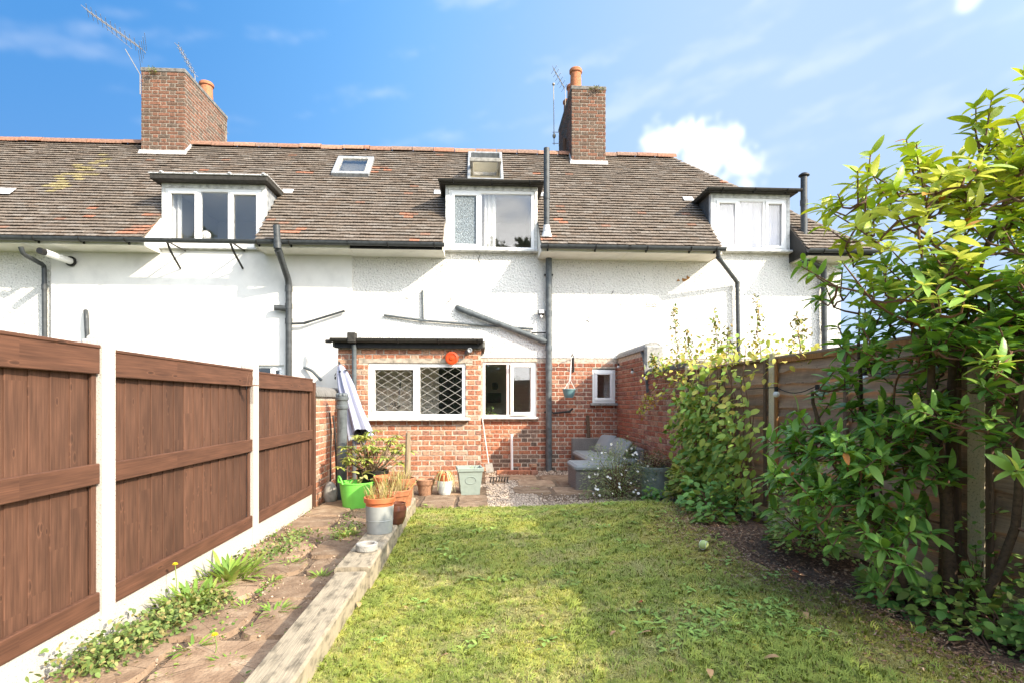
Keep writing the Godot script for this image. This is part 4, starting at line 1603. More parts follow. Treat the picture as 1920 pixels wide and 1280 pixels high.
	for u in [[312, 452, 338, 504], [430, 452, 455, 504]]:
		var st := Shape.new()
		var p0 := at(u[0], u[1], 9.58)
		var p1 := at(u[2], u[3], 10.13)
		st.bar(p0, p0.lerp(p1, 0.35) + Vector3(0, -0.02, 0.03), 0.03, 0.03, Vector3.UP, 0.005)
		st.bar(p0.lerp(p1, 0.35) + Vector3(0, -0.02, 0.03), p1, 0.03, 0.025, Vector3.UP, 0.005)
		st.bar(p0, Vector3(p0.x + 0.02, p0.y - 0.02, -10.13), 0.02, 0.02)
		part("gutter_strut", st, M.black_old, house[1])
	# white boiler flue with dark collar
	var w0 := at(134, 491, 10.13)
	var fp := Shape.new()
	fp.tube([w0, w0 + Vector3(0, 0.0, 0.62)], 0.055, 16, false)
	var fn := part("boiler_flue", fp, M.white, house[1])
	var co := Shape.new()
	co.tube([w0 + Vector3(0, 0, 0.01), w0 + Vector3(0, 0, 0.04)], 0.085, 16)
	co.tube([w0 + Vector3(0, 0, 0.60), w0 + Vector3(0, 0, 0.72)], 0.05, 16)
	part("flue_terminal", co, M.black, fn)
	# rust mark and hairline cracks on the roughcast
	var ru := Shape.new()
	for q in [[1283, 525, 0.05, 0.03], [1272, 526, 0.028, 0.022], [1290, 521, 0.03, 0.035]]:
		var c := at(q[0], q[1], WALL_D)
		for i in 9:
			var h0 := TAU * i / 9.0
			var h1 := TAU * (i + 1) / 9.0
			var r0: float = 1.0 + 0.3 * sin(h0 * 3.0 + q[0])
			var r1: float = 1.0 + 0.3 * sin(h1 * 3.0 + q[0])
			ru.tri(c + Vector3(0, 0, 0.012), c + Vector3(cos(h0) * q[2] * r0, sin(h0) * q[3] * r0, 0.004), c + Vector3(cos(h1) * q[2] * r1, sin(h1) * q[3] * r1, 0.004), Vector3.BACK)
	part("rust_patch", ru, mat(lin(0.48, 0.24, 0.08), 0.95, noise("mottle", 0.012, []), 6.0), house[3])
	var ck := Shape.new()
	for q in [[[846, 560], [840, 566], [836, 570]], [[118, 585], [122, 592], [117, 598]], [[900, 478], [897, 486], [899, 492]], [[827, 500], [830, 496]], [[1150, 545], [1147, 552]], [[760, 558], [764, 560]], [[1100, 600], [1105, 604]]]:
		var pts := []
		for p in q:
			pts.append(at(p[0], p[1], WALL_D - 0.005))
		ck.tube(pts, 0.006, 4)
	part("wall_crack", ck, M.coping, house[2])
	# outside tap by the fence end
	pipe(house[1], [at(570, 688, 10.1), at(585, 694, 10.05), at(602, 712, 10.0)], 0.025, M.pipe_grey, [], "hose_pipe")
	pipe(house[1], [at(577, 662, 10.08), at(577, 684, 10.08)], 0.018, M.lead_white, [0.5], "tap_pipe")


func kitchen_extension() -> void:
	var x0 := at(633, 800, EXT_D).x
	var x1 := at(902, 800, EXT_D).x
	var top := at(770, 650, EXT_D).y
	var o := thing("kitchen_extension", "single storey red brick lean-to with lattice window and dark gutter", "extension")
	var a := at(690, 787, EXT_D)
	var b := at(873, 681, EXT_D)
	var hole := Rect2(a.x - x0, a.y, b.x - a.x, b.y - a.y)
	var l0 := at(672, 681, EXT_D).x
	var l1 := at(886, 671, EXT_D)
	var lint := Rect2(l0 - x0, b.y, l1.x - l0, l1.y - b.y)
	var w := Shape.new()
	w.slab(Vector3(x0 + 0.004, 0, -EXT_D - 0.002), Vector3.RIGHT, Vector3.UP, x1 - x0 - 0.008, top, 0.25, [Rect2(hole.position.x - 0.004, hole.position.y, hole.size.x, hole.size.y)])
	var wall := part("brick_wall", w, M.mortar, o)
	var band: Array = M.bricks
	lay_bricks(wall, Vector3(x0, 0, -EXT_D), Vector3.RIGHT, x1 - x0, top, [hole, lint], band, 300)
	var li := Shape.new()
	li.box(Vector3((l0 + l1.x) * 0.5, (b.y + l1.y) * 0.5, -EXT_D - 0.05), Vector3(l1.x - l0, l1.y - b.y - 0.004, 0.11), Basis(), 0.004)
	part("lintel", li, M.lintel, o)
	var sides := Shape.new()
	for e in [x0 + 0.06, x1 - 0.06]:
		sides.box(Vector3(e, top * 0.5, -(EXT_D + 0.04 + WALL_D) * 0.5 - 0.11), Vector3(0.11, top, WALL_D - EXT_D - 0.32))
	part("side_wall", sides, M.old_bricks[0], o)
	var r := Shape.new()
	r.box(Vector3((x0 + x1) * 0.5, top + 0.06, -(EXT_D - 0.08 + WALL_D) * 0.5), Vector3(x1 - x0 + 0.12, 0.1, WALL_D - EXT_D + 0.06), Basis(Vector3.RIGHT, 0.03), 0.01)
	part("roof", r, M.felt, o)
	var f := Shape.new()
	f.box(Vector3((x0 + x1) * 0.5, top + 0.02, -EXT_D + 0.07), Vector3(x1 - x0 + 0.05, 0.1, 0.03), Basis(), 0.004)
	part("fascia_board", f, M.black, o)
	gutter_run(o, x0 - 0.07, x1 + 0.03, top + 0.1, EXT_D - 0.15, 0.055, M.black_old, [at(746, 640, 8.35).x, at(822, 640, 8.35).x, x1 - 0.05])
	var gb := Shape.new()
	gb.box(Vector3(x0 - 0.1, top + 0.06, -EXT_D + 0.13), Vector3(0.09, 0.05, 0.05), Basis(), 0.01)
	gb.box(Vector3(at(660, 640, 8.35).x, top + 0.11, -EXT_D + 0.15), Vector3(0.12, 0.15, 0.14), Basis(), 0.012)
	part("gutter_outlet", gb, M.black_old, o)
	# downpipe
	var px := at(664, 700, EXT_D - 0.08).x
	pipe(o, [Vector3(px, top + 0.02, -EXT_D + 0.12), Vector3(px, top - 0.06, -EXT_D + 0.08), Vector3(px, 0.0, -EXT_D + 0.08)], 0.034, M.pipe_grey, [1.35, 1.75])
	# window with lead lattice
	var cut := at(783, 730, EXT_D - 0.02).x
	var z := -EXT_D - 0.02
	var win := window_unit(o, a.x, b.x, a.y + 0.03, b.y, z, [cut], [1, 0], [], 0.055)
	var sill := Shape.new()
	sill.box(Vector3((a.x + b.x) * 0.5 + 0.02, a.y + 0.012, -EXT_D + 0.03), Vector3(b.x - a.x + 0.1, 0.045, 0.15), Basis(), 0.01)
	part("sill", sill, M.white_worn, win)
	var lights := [[a.x + 0.1, cut - 0.07, a.y + 0.13, b.y - 0.1], [cut + 0.03, b.x - 0.055, a.y + 0.085, b.y - 0.055]]
	for q in lights:
		var wx: float = q[1] - q[0]
		var hy: float = q[3] - q[2]
		var sx := wx / 3.0
		var sy := hy / 5.5
		for dir in [-1.0, 1.0]:
			for i in range(-6, 12):
				# line y = dir * (sy / sx) * (x - i * sx), clipped to the light
				var pa := Vector2(0, dir * (sy / sx) * (0.0 - i * sx))
				var pb := Vector2(wx, dir * (sy / sx) * (wx - i * sx))
				var cl := clip_line(pa, pb, wx, hy)
				if cl.size() == 2 and cl[0].distance_to(cl[1]) > 0.02:
					var bar_ := Shape.new()
					bar_.bar(Vector3(q[0] + cl[0].x, q[2] + cl[0].y, z - 0.012 + dir * 0.001), Vector3(q[0] + cl[1].x, q[2] + cl[1].y, z - 0.012 + dir * 0.001), 0.006, 0.003, Vector3.BACK)
					part("lattice_bar", bar_, M.coping_pale, win)
	room(o, x0 + 0.12, x1 - 0.12, 0.1, top - 0.02, -EXT_D - 0.26, 0.62, M.room)
	# seen inside: a black panel painted for the doorway's darkness, and a plant stand
	var dk := Shape.new()
	var d0 := at(822, 790, 9.2)
	var d1 := at(866, 690, 9.2)
	dk.box(Vector3((d0.x + d1.x) * 0.5, 1.0, -9.3), Vector3(d1.x - d0.x, 1.9, 0.05))
	part("doorway_darkness", dk, M.black, o)
	var pl := Shape.new()
	var pp := at(745, 770, 9.0)
	pl.tube([pp, pp + Vector3(0.05, 0.5, 0)], 0.012, 6)
	for i in 9:
		var g := i * 2.4
		pl.tube([pp + Vector3(0, 0.05, 0), pp + Vector3(cos(g) * 0.1, 0.12, sin(g) * 0.08), pp + Vector3(cos(g) * 0.2, 0.05, sin(g) * 0.12)], [0.01, 0.014, 0.002], 5)
	tag(part("house_plant", pl, M.dark_pot), "dark spiky house plant seen through the lattice window", "plant")
	# camera under the gutter
	var cp := at(881, 657, EXT_D - 0.05)
	var cs := Shape.new()
	cs.tube([cp + Vector3(-0.05, -0.03, -0.03), cp + Vector3(0.0, 0.0, 0.08)], 0.035, 12)
	var cn := part("security_camera", cs, M.pipe_grey, o)
	var cl2 := Shape.new()
	cl2.lathe([Vector2(0.036, 0.0), Vector2(0.036, 0.012), Vector2(0.024, 0.014), Vector2(0.022, 0.004), Vector2(0.0, 0.003)], 14, cp + Vector3(0.0, 0.0, 0.078), Basis(Vector3.RIGHT, PI / 2.0))
	part("lens_ring", cl2, M.lead, cn)
	# orange disc hung over the lintel
	var od := at(847, 671, EXT_D - 0.05)
	var s := Shape.new()
	s.lathe([Vector2(0.09, -0.02), Vector2(0.098, 0.0), Vector2(0.094, 0.02), Vector2(0.07, 0.028), Vector2(0.066, 0.02), Vector2(0.038, 0.02), Vector2(0.034, 0.03), Vector2(0.0, 0.034)], 28, od, Basis(Vector3.RIGHT, PI / 2.0))
	tag(part("wall_disc", s, M.orange_disc), "round orange plastic disc fixed to brick above lattice window", "disc")


func clip_line(a: Vector2, b: Vector2, w: float, h: float) -> Array:
	var t0 := 0.0
	var t1 := 1.0
	var d := b - a
	for q in [[-d.x, a.x], [d.x, w - a.x], [-d.y, a.y], [d.y, h - a.y]]:
		if absf(q[0]) < 1e-9:
			if q[1] < 0.0:
				return []
			continue
		var r: float = q[1] / q[0]
		if q[0] < 0.0:
			t0 = maxf(t0, r)
		else:
			t1 = minf(t1, r)
	return [a + d * t0, a + d * t1] if t0 < t1 else []


# ---------- brick boundary walls
func half_round(s: Shape, a: Vector3, b: Vector3, r: float, stretch := 1.0) -> void:
	var along := (b - a).normalized()
	var side := along.cross(Vector3.UP).normalized()
	var up := side.cross(along)
	var n := 10
	for i in n:
		var g0 := PI * i / n
		var g1 := PI * (i + 1) / n
		var p0 := side * cos(g0) * r + up * sin(g0) * r * stretch
		var p1 := side * cos(g1) * r + up * sin(g1) * r * stretch
		s.soft_quad(a + p0, a + p1, b + p1, b + p0, p0.normalized(), p1.normalized(), p1.normalized(), p0.normalized())
		s.tri(a, a + p0, a + p1, -along)
		s.tri(b, b + p0, b + p1, along)
	s.quad(a + side * r, a - side * r, b - side * r, b + side * r, -up)


func garden_walls() -> void:
	# by the brown fence: face at x = -1.93
	var o := thing("garden_wall", "orange brick boundary wall with dark rounded coping beside the brown fence", "wall")
	var fx := -1.93
	var c := Shape.new()
	c.box(Vector3(fx - 0.112, 0.655, -7.62), Vector3(0.22, 1.31, 1.66))
	var core := part("mortar_core", c, M.mortar, o)
	lay_bricks(core, Vector3(fx, 0, -6.8), Vector3(0, 0, -1), 1.65, 1.29, [], M.bricks, 300)
	lay_bricks(core, Vector3(fx - 0.225, 0, -6.785), Vector3.RIGHT, 0.225, 1.29, [], M.bricks, 60)
	var cp := Shape.new()
	half_round(cp, Vector3(fx - 0.11, 1.31, -6.76), Vector3(fx - 0.11, 1.31, -8.44), 0.145, 0.9)
	part("coping", cp, M.coping, o)
	# the other side: high beside the house, stepping down to the fence
	var p := thing("garden_wall", "weathered red brick boundary wall stepping down from the house behind the sofa", "wall")
	var gx := 2.50
	var hi := 2.02
	var lo := 1.66
	var step_d := 8.45
	var q := Shape.new()
	q.box(Vector3(gx + 0.12, hi * 0.5, -(step_d + 10.19) * 0.5), Vector3(0.215, hi, 10.19 - step_d - 0.01))
	q.box(Vector3(gx + 0.12, lo * 0.5, -(6.72 + step_d) * 0.5), Vector3(0.215, lo, step_d - 6.72 - 0.01))
	var qc := part("mortar_core", q, M.mortar, p)
	var lay_top := func(x: float) -> float: return hi if x < 10.19 - step_d else lo
	var pick := func(x: float, y: float, mats: Array) -> Array:
		if x > 1.6 and y < 1.4 and rng.randf() < 0.28:
			return [M.bricks[6], M.bricks[4], M.old_bricks[6]]
		return mats
	# runs towards the camera so that its face looks into the garden
	lay_bricks(qc, Vector3(gx, 0, -10.19), Vector3(0, 0, 1), 10.19 - 6.74, hi, [], M.old_bricks, 300, pick, 0.0, lay_top)
	lay_bricks(qc, Vector3(gx, 0, -6.725), Vector3.RIGHT, 0.225, lo, [], M.old_bricks, 20)
	var k := Shape.new()
	half_round(k, Vector3(gx + 0.12, hi, -10.16), Vector3(gx + 0.12, hi, -step_d + 0.02), 0.15, 0.85)
	part("coping", k, M.coping_pale, p)
	var drop := Shape.new()
	drop.box(Vector3(gx + 0.12, (hi + lo) * 0.5 + 0.03, -step_d + 0.05), Vector3(0.29, hi - lo + 0.08, 0.1), Basis(), 0.03)
	part("coping", drop, M.coping_pale, p)
	var flat := Shape.new()
	half_round(flat, Vector3(gx + 0.12, lo, -step_d + 0.1), Vector3(gx + 0.12, lo, -6.7), 0.15, 0.6)
	part("coping", flat, M.coping, p)
	# dark drip strip that curves down under the coping
	var st := Shape.new()
	var pts := []
	for i in 9:
		var t := i / 8.0
		pts.append(Vector3(gx - 0.012, hi - 0.02 - 0.62 * t * t, -step_d - 0.12 + 0.32 * t))
	for i in 8:
		st.bar(pts[i], pts[i + 1], 0.03, 0.05, Vector3.RIGHT)
	part("drip_strip", st, M.coping, p)


# ---------- fences
func fences() -> void:
	# brown closeboard panels between concrete posts
	var o := thing("board_fence", "stained brown closeboard fence in white concrete posts along the path", "fence")
	var px := -1.955
	var posts := [1.13, 3.07, 5.02]
	var spans := [[1.185, 3.015], [3.125, 4.965], [5.075, 6.72]]
	for d in posts:
		var s := Shape.new()
		s.box(Vector3(px - 0.02, 0.76, -d), Vector3(0.115, 1.62, 0.1), Basis(), 0.008)
		s.box(Vector3(px - 0.02, 1.575, -d), Vector3(0.09, 0.03, 0.08), Basis(), 0.012)
		part("concrete_post", s, M.concrete, o)
	for i in spans.size():
		var a: float = spans[i][0]
		var b: float = spans[i][1]
		var n := node("fence_panel", o)
		var y0 := 0.18
		var y1 := 1.515 - 0.012 * i
		# boards overlap like feather edges
		var w := 0.142
		var cnt := int((b - a) / 0.125)
		for k in cnt:
			var d := a + 0.03 + (b - a - 0.06) * (k + 0.5) / cnt
			var s := Shape.new()
			s.box(Vector3(px - 0.022, (y0 + y1) * 0.5, -d), Vector3(0.013, y1 - y0 - 0.03, w), Basis(Vector3.UP, 0.055 + rng.randfn(0, 0.008)), 0.003)
			part("board", s, M.boards[(k * 3 + i) % 8], n)
		for e in [[y1 - 0.06, 0.13], [(y0 + y1) * 0.5 + 0.035, 0.105], [y0 + 0.05, 0.1]]:
			var s := Shape.new()
			s.box(Vector3(px + 0.012, e[0], -(a + b) * 0.5), Vector3(0.026, e[1], b - a - 0.01), Basis(), 0.004)
			part("rail", s, M.rail, n)
		for e in [a + 0.02, b - 0.02]:
			var s := Shape.new()
			s.box(Vector3(px - 0.004, (y0 + y1) * 0.5, -e), Vector3(0.018, y1 - y0 - 0.02, 0.035), Basis(), 0.003)
			part("stile", s, M.boards[1], n)
		var cap := Shape.new()
		cap.box(Vector3(px, y1 + 0.012, -(a + b) * 0.5), Vector3(0.06, 0.018, b - a - 0.008), Basis(), 0.004)
		part("capping", cap, M.rail, n)
		var g := Shape.new()
		g.box(Vector3(px - 0.012, 0.06, -(a + b) * 0.5), Vector3(0.05, 0.235, b - a + 0.06), Basis(), 0.006)
		part("gravel_board", g, M.concrete, o)
	var e := Shape.new()
	e.box(Vector3(px + 0.006, 0.72, -6.75), Vector3(0.075, 1.5, 0.06), Basis(), 0.005)
	part("end_post", e, M.boards[2], o)
	# small rusty bird feeder bracket on the second post
	var f := Shape.new()
	var fp := beside(462, 722, px + 0.06)
	f.bar(fp + Vector3(-0.05, 0, 0), fp + Vector3(0.09, 0, 0), 0.05, 0.008)
	for k in 4:
		f.tube([fp + Vector3(0.0 + k * 0.02, 0, 0), fp + Vector3(0.01 + k * 0.02, 0.1 - k * 0.015, 0.0)], 0.002, 4)
	for k in 5:
		f.tube([fp + Vector3(0.01 + k * 0.012, 0, 0.01 * k - 0.02), fp + Vector3(0.01 + k * 0.012, -0.15, 0.01 * k - 0.02)], 0.0018, 4)
	tag(part("feeder_bracket", f, M.twig), "rusty wire feeder bracket hooked beside the second concrete post", "bracket")

	# larch lap panels on the bed's side
	var q := thing("lap_fence", "dark larch lap panel fence in mossy concrete posts behind the bushes", "fence")
	var rx := 2.5
	var rposts := [0.72, 2.69, 4.66, 6.63]
	for d in rposts:
		var s := Shape.new()
		s.box(Vector3(rx + 0.02, 0.83, -d), Vector3(0.12, 1.66, 0.095), Basis(), 0.01)
		part("concrete_post", s, M.concrete_old, q)
	for i in 3:
		var a: float = rposts[i] + 0.055
		var b: float = rposts[i + 1] - 0.055
		var n := node("lap_panel", q)
		var y0 := 0.36
		var y1 := 1.6
		var rows := 13
		var cuts := [0.0, 0.5, 1.0]
		for k in rows:
			var h := (y1 - y0) / rows
			var y := y0 + h * (k + 0.5)
			# one slat, with a wavy natural lower edge
			var s := Shape.new()
			var m := 14
			var low := []
			var ph := rng.randf() * 9.0
			for j in m + 1:
				var t := float(j) / m
				low.append(y - h * 0.62 + 0.009 * sin(t * 11.0 + ph) + 0.006 * sin(t * 27.0 + ph * 2.0) + rng.randfn(0, 0.002))
			for j in m:
				var da := -lerpf(a, b, float(j) / m)
				var db := -lerpf(a, b, float(j + 1) / m)
				var xo := rx - 0.034
				var xi := rx + 0.004
				var yt := y + h * 0.55
				s.quad(Vector3(xo, low[j], da), Vector3(xo, low[j + 1], db), Vector3(xi - 0.006, yt, db), Vector3(xi - 0.006, yt, da), Vector3.LEFT)
				s.quad(Vector3(xo + 0.01, low[j], da), Vector3(xo + 0.01, low[j + 1], db), Vector3(xi + 0.004, yt, db), Vector3(xi + 0.004, yt, da), Vector3.RIGHT)
				s.quad(Vector3(xo, low[j], da), Vector3(xo, low[j + 1], db), Vector3(xo + 0.01, low[j + 1], db), Vector3(xo + 0.01, low[j], da), Vector3.DOWN)
			part("slat", s, M.laps[(k * 5 + i) % 6], n)
		for t in [0.02, 0.5, 0.98]:
			var s := Shape.new()
			var d := lerpf(a, b, t)
			s.box(Vector3(rx - 0.044, (y0 + y1) * 0.5, -d), Vector3(0.018, y1 - y0, 0.035), Basis(), 0.003)
			part("batten", s, M.lap_fresh if i == 1 and t > 0.9 else M.lap_frame, n)
		var cap := Shape.new()
		cap.box(Vector3(rx - 0.01, y1 + 0.012, -(a + b) * 0.5), Vector3(0.07, 0.022, b - a), Basis(), 0.004)
		part("capping", cap, M.laps[2], n)
		if i == 1:
			var tr := Shape.new()
			tr.box(Vector3(rx - 0.034, y1 - 0.015, -(a + b) * 0.5), Vector3(0.018, 0.04, b - a - 0.04), Basis(), 0.003)
			part("top_trim", tr, M.lap_fresh, n)
		var g := Shape.new()
		g.box(Vector3(rx + 0.012, 0.2, -(a + b) * 0.5), Vector3(0.05, 0.31, b - a + 0.07), Basis(), 0.006)
		part("gravel_board", g, M.concrete_old, q)


# ---------- garden seats on the patio
func cushion_shape(s: Shape, c: Vector3, size: Vector3, bs := Basis()) -> void:
	# a stuffed pad: thin at its seams, full in the middle
	var n := 8
	for face in [-1.0, 1.0]:
		for i in n:
			for j in n:
				var q := []
				var nn := []
				for k in [[0, 0], [1, 0], [1, 1], [0, 1]]:
					var a := float(i + k[0]) / n * 2.0 - 1.0
					var b := float(j + k[1]) / n * 2.0 - 1.0
					var full := pow((1.0 - pow(absf(a), 4.0)) * (1.0 - pow(absf(b), 4.0)), 0.4)
					var pinch := 1.0 - 0.05 * (a * a * b * b) - 0.03 * (1.0 - absf(a * b))
					q.append(c + bs * Vector3(a * size.x * 0.5 * pinch, face * size.y * 0.5 * (0.12 + 0.88 * full), b * size.z * 0.5 * pinch))
					nn.append((bs * Vector3(a * pow(absf(a), 2.0) * 0.9, face, b * pow(absf(b), 2.0) * 0.9)).normalized())
				s.soft_quad(q[0], q[1], q[2], q[3], nn[0], nn[1], nn[2], nn[3])
	for i in n:
		for e in [[0, -1.0], [0, 1.0], [1, -1.0], [1, 1.0]]:
			var t0 := float(i) / n * 2.0 - 1.0
			var t1 := float(i + 1) / n * 2.0 - 1.0
			var p0 := Vector3(t0, 0, e[1]) if e[0] == 0 else Vector3(e[1], 0, t0)
			var p1 := Vector3(t1, 0, e[1]) if e[0] == 0 else Vector3(e[1], 0, t1)
			var h := Vector3(0, size.y * 0.06, 0)
			var z := Vector3(size.x * 0.5, 1, size.z * 0.5)
			s.quad(c + bs * (p0 * z * 0.97 - h), c + bs * (p1 * z * 0.97 - h), c + bs * (p1 * z * 0.97 + h), c + bs * (p0 * z * 0.97 + h), bs * (p0 + p1))


func woven_box(parent: Node, c: Vector3, size: Vector3, called: String) -> void:
	# a frame wrapped with flat strands that pass over and under
	var s := Shape.new()
	s.box(c, size - Vector3(0.012, 0.0, 0.012), Basis(), 0.012)
	var body := part(called, s, M.rattan, parent)
	var w := Shape.new()
	var rows := int(size.y / 0.017)
	for r in rows:
		var y := c.y - size.y * 0.5 + (r + 0.5) * size.y / rows
		for f in [[size.x, Vector3.RIGHT, Vector3(0, 0, size.z * 0.5)], [size.z, Vector3.BACK, Vector3(-size.x * 0.5, 0, 0)]]:
			var n := maxi(2, int(f[0] / 0.075))
			for i in n:
				var t: float = (i + 0.5) / n - 0.5
				var o: Vector3 = f[2].normalized()
				var proud := 0.003 if (i + r) % 2 else 0.0005
				var p: Vector3 = Vector3(c.x, y, c.z) + f[1] * t * f[0] + f[2] + o * (proud - 0.004)
				var sz := Vector3(f[0] / n * 0.96, size.y / rows * 0.8, 0.004)
				w.box(p, sz, Basis(f[1], Vector3.UP, o if f[1].cross(Vector3.UP).dot(o) > 0 else -o), 0.0015)
	tag(part("weave", w, M.rattan, body), "", "", "", "stuff")


func patio_things() -> void:
	# footstool
	var fc := on_ground(1080, 922)
	var o := thing("rattan_footstool", "low grey rattan footstool with flat grey cushion beside the daisies", "footstool", Vector3(fc.x + 0.34, 0, fc.z - 0.36))
	woven_box(o, Vector3(0, 0.145, 0), Vector3(0.68, 0.27, 0.7), "base")
	var s := Shape.new()
	s.box(Vector3(0, 0.325, 0), Vector3(0.71, 0.09, 0.73), Basis(), 0.03)
	part("cushion", s, M.cushion, o)
	# corner sofa along the brick wall
	var p := thing("rattan_sofa", "grey rattan corner sofa with grey seat pads below the small window", "sofa", Vector3(2.0, 0, -9.1))
	woven_box(p, Vector3(0.05, 0.15, 0.0), Vector3(0.76, 0.29, 1.6), "base")
	woven_box(p, Vector3(0.03, 0.3, -0.86), Vector3(0.8, 0.6, 0.12), "backrest")
	var sb := Shape.new()
	sb.box(Vector3(0.4, 0.28, 0.0), Vector3(0.1, 0.54, 1.6), Basis(), 0.015)
	part("backrest", sb, M.rattan, p)
	var sc := Shape.new()
	sc.box(Vector3(-0.01, 0.345, 0.0), Vector3(0.72, 0.1, 1.56), Basis(), 0.035)
	part("seat_cushion", sc, M.cushion, p)
	var k := 0
	for q in [[2.12, 0.53, -9.5, 0.35], [2.2, 0.51, -9.02, 0.05], [2.2, 0.5, -8.55, -0.12]]:
		var c := Shape.new()
		cushion_shape(c, Vector3.ZERO, Vector3(0.36, 0.13, 0.44))
		var labels := ["grey square scatter cushion in the sofa's inner corner", "grey scatter cushion in the middle of the rattan sofa's back", "grey scatter cushion nearest the daisies on the rattan sofa"]
		var m := part("scatter_cushion", c, M.cushion)
		m.transform = Transform3D(Basis(Vector3.UP, q[3]) * Basis(Vector3.BACK, 1.0), Vector3(q[0], q[1], q[2]))
		tag(m, labels[k].replace("nearest", "next to"), "cushion", "cushions on the rattan sofa")
		k += 1
	# dark plank against the wall beside the sofa
	var pl := Shape.new()
	var pa := at(1106, 888, 9.98)
	pl.bar(Vector3(pa.x, 0.02, pa.z + 0.05), Vector3(pa.x - 0.01, 1.0, -10.12), 0.06, 0.03, Vector3.BACK, 0.005)
	tag(part("plank", pl, M.bark), "dark narrow plank standing upright against brick behind the sofa", "plank")


# ---------- pots and edging
func pot_shape(r_foot: float, r_rim: float, h: float, band := 0.0, wall := 0.012, sides := 28) -> Array:
	var p := [Vector2(0.0, 0.0), Vector2(r_foot, 0.0)]
	if band > 0.0:
		var rb := lerpf(r_foot, r_rim, 1.0 - band / h) - 0.004
		p.append_array([Vector2(rb, h - band), Vector2(rb + 0.012, h - band), Vector2(r_rim + 0.008, h - 0.004), Vector2(r_rim + 0.004, h)])
	else:
		p.append_array([Vector2(r_rim - 0.004, h - 0.012), Vector2(r_rim, h - 0.006), Vector2(r_rim - 0.002, h)])
	p.append_array([Vector2(r_rim - wall, h), Vector2(r_rim - wall - 0.01, h * 0.86)])
	return p


func pot(called: String, label: String, where: Vector3, r_foot: float, r_rim: float, h: float, band: float, material: Material, group := "", soil := true) -> Node3D:
	var o := thing(called, label, "plant pot", where, group)
	var s := Shape.new()
	s.lathe(pot_shape(r_foot, r_rim, h, band), 30)
	part("body", s, material, o)
	if soil:
		var t := Shape.new()
		t.lathe([Vector2(r_rim - 0.018, h * 0.855), Vector2(r_rim * 0.5, h * 0.875), Vector2(0.0, h * 0.88)], 20)
		part("soil", t, M.soil_pot, o)
	return o


func timber(called: String, label: String, x0: float, x1: float, d0: float, d1: float, y1: float) -> void:
	# a weathered beam: its faces are gently uneven
	var s := Shape.new()
	var n := 26
	var f := FastNoiseLite.new()
	f.seed = int(d0 * 100.0)
	f.frequency = 1.0
	var prof := [Vector2(x0, -0.05), Vector2(x0, y1 - 0.012), Vector2(x0 + 0.012, y1), Vector2((x0 + x1) * 0.5, y1 + 0.002), Vector2(x1 - 0.012, y1), Vector2(x1, y1 - 0.012), Vector2(x1, -0.05)]
	var at_ := func(i: int, j: int) -> Vector3:
		var d := lerpf(d0, d1, float(i) / n)
		var e := 0.006 * f.get_noise_2d(d * 6.0, j * 3.0) + 0.003 * f.get_noise_2d(d * 25.0, j * 7.0)
		return Vector3(prof[j].x + e, prof[j].y + e, -d)
	for i in n:
		for j in prof.size() - 1:
			var out := Vector3.UP
			if j == 0:
				out = Vector3.LEFT
			elif j == prof.size() - 2:
				out = Vector3.RIGHT
			s.quad(at_.call(i, j), at_.call(i, j + 1), at_.call(i + 1, j + 1), at_.call(i + 1, j), out)
	for e in [0, n]:
		for j in range(1, prof.size() - 1):
			s.tri(at_.call(e, 0), at_.call(e, j), at_.call(e, j + 1), Vector3.BACK if e == 0 else Vector3.FORWARD)
	tag(part(called, s, M.sleeper), label, "sleeper", "timber sleepers edging the lawn")


func bx_tapered(w0: float, w1: float, h: float) -> Shape:
	# square planter, wider at its top, with a rim and a hollow
	var s := Shape.new()
	var lv := [[w0 * 0.5, 0.0], [w1 * 0.5 - 0.006, h - 0.05], [w1 * 0.5 + 0.008, h - 0.045], [w1 * 0.5 + 0.012, h - 0.004], [w1 * 0.5 + 0.008, h], [w1 * 0.5 - 0.012, h], [w1 * 0.5 - 0.02, h - 0.05]]
	for i in lv.size() - 1:
		for k in 4:
			var g := Basis(Vector3.UP, PI * 0.5 * k)
			var a: Vector3 = g * Vector3(-lv[i][0], lv[i][1], lv[i][0])
			var b: Vector3 = g * Vector3(lv[i][0], lv[i][1], lv[i][0])
			var c: Vector3 = g * Vector3(lv[i + 1][0], lv[i + 1][1], lv[i + 1][0])
			var d: Vector3 = g * Vector3(-lv[i + 1][0], lv[i + 1][1], lv[i + 1][0])
			var out := g * Vector3.BACK
			if i == 1:
				out = Vector3.DOWN
			elif i == 4:
				out = Vector3.UP
			elif i == 5:
				out = -out
			s.quad(a, b, c, d, out)
	return s


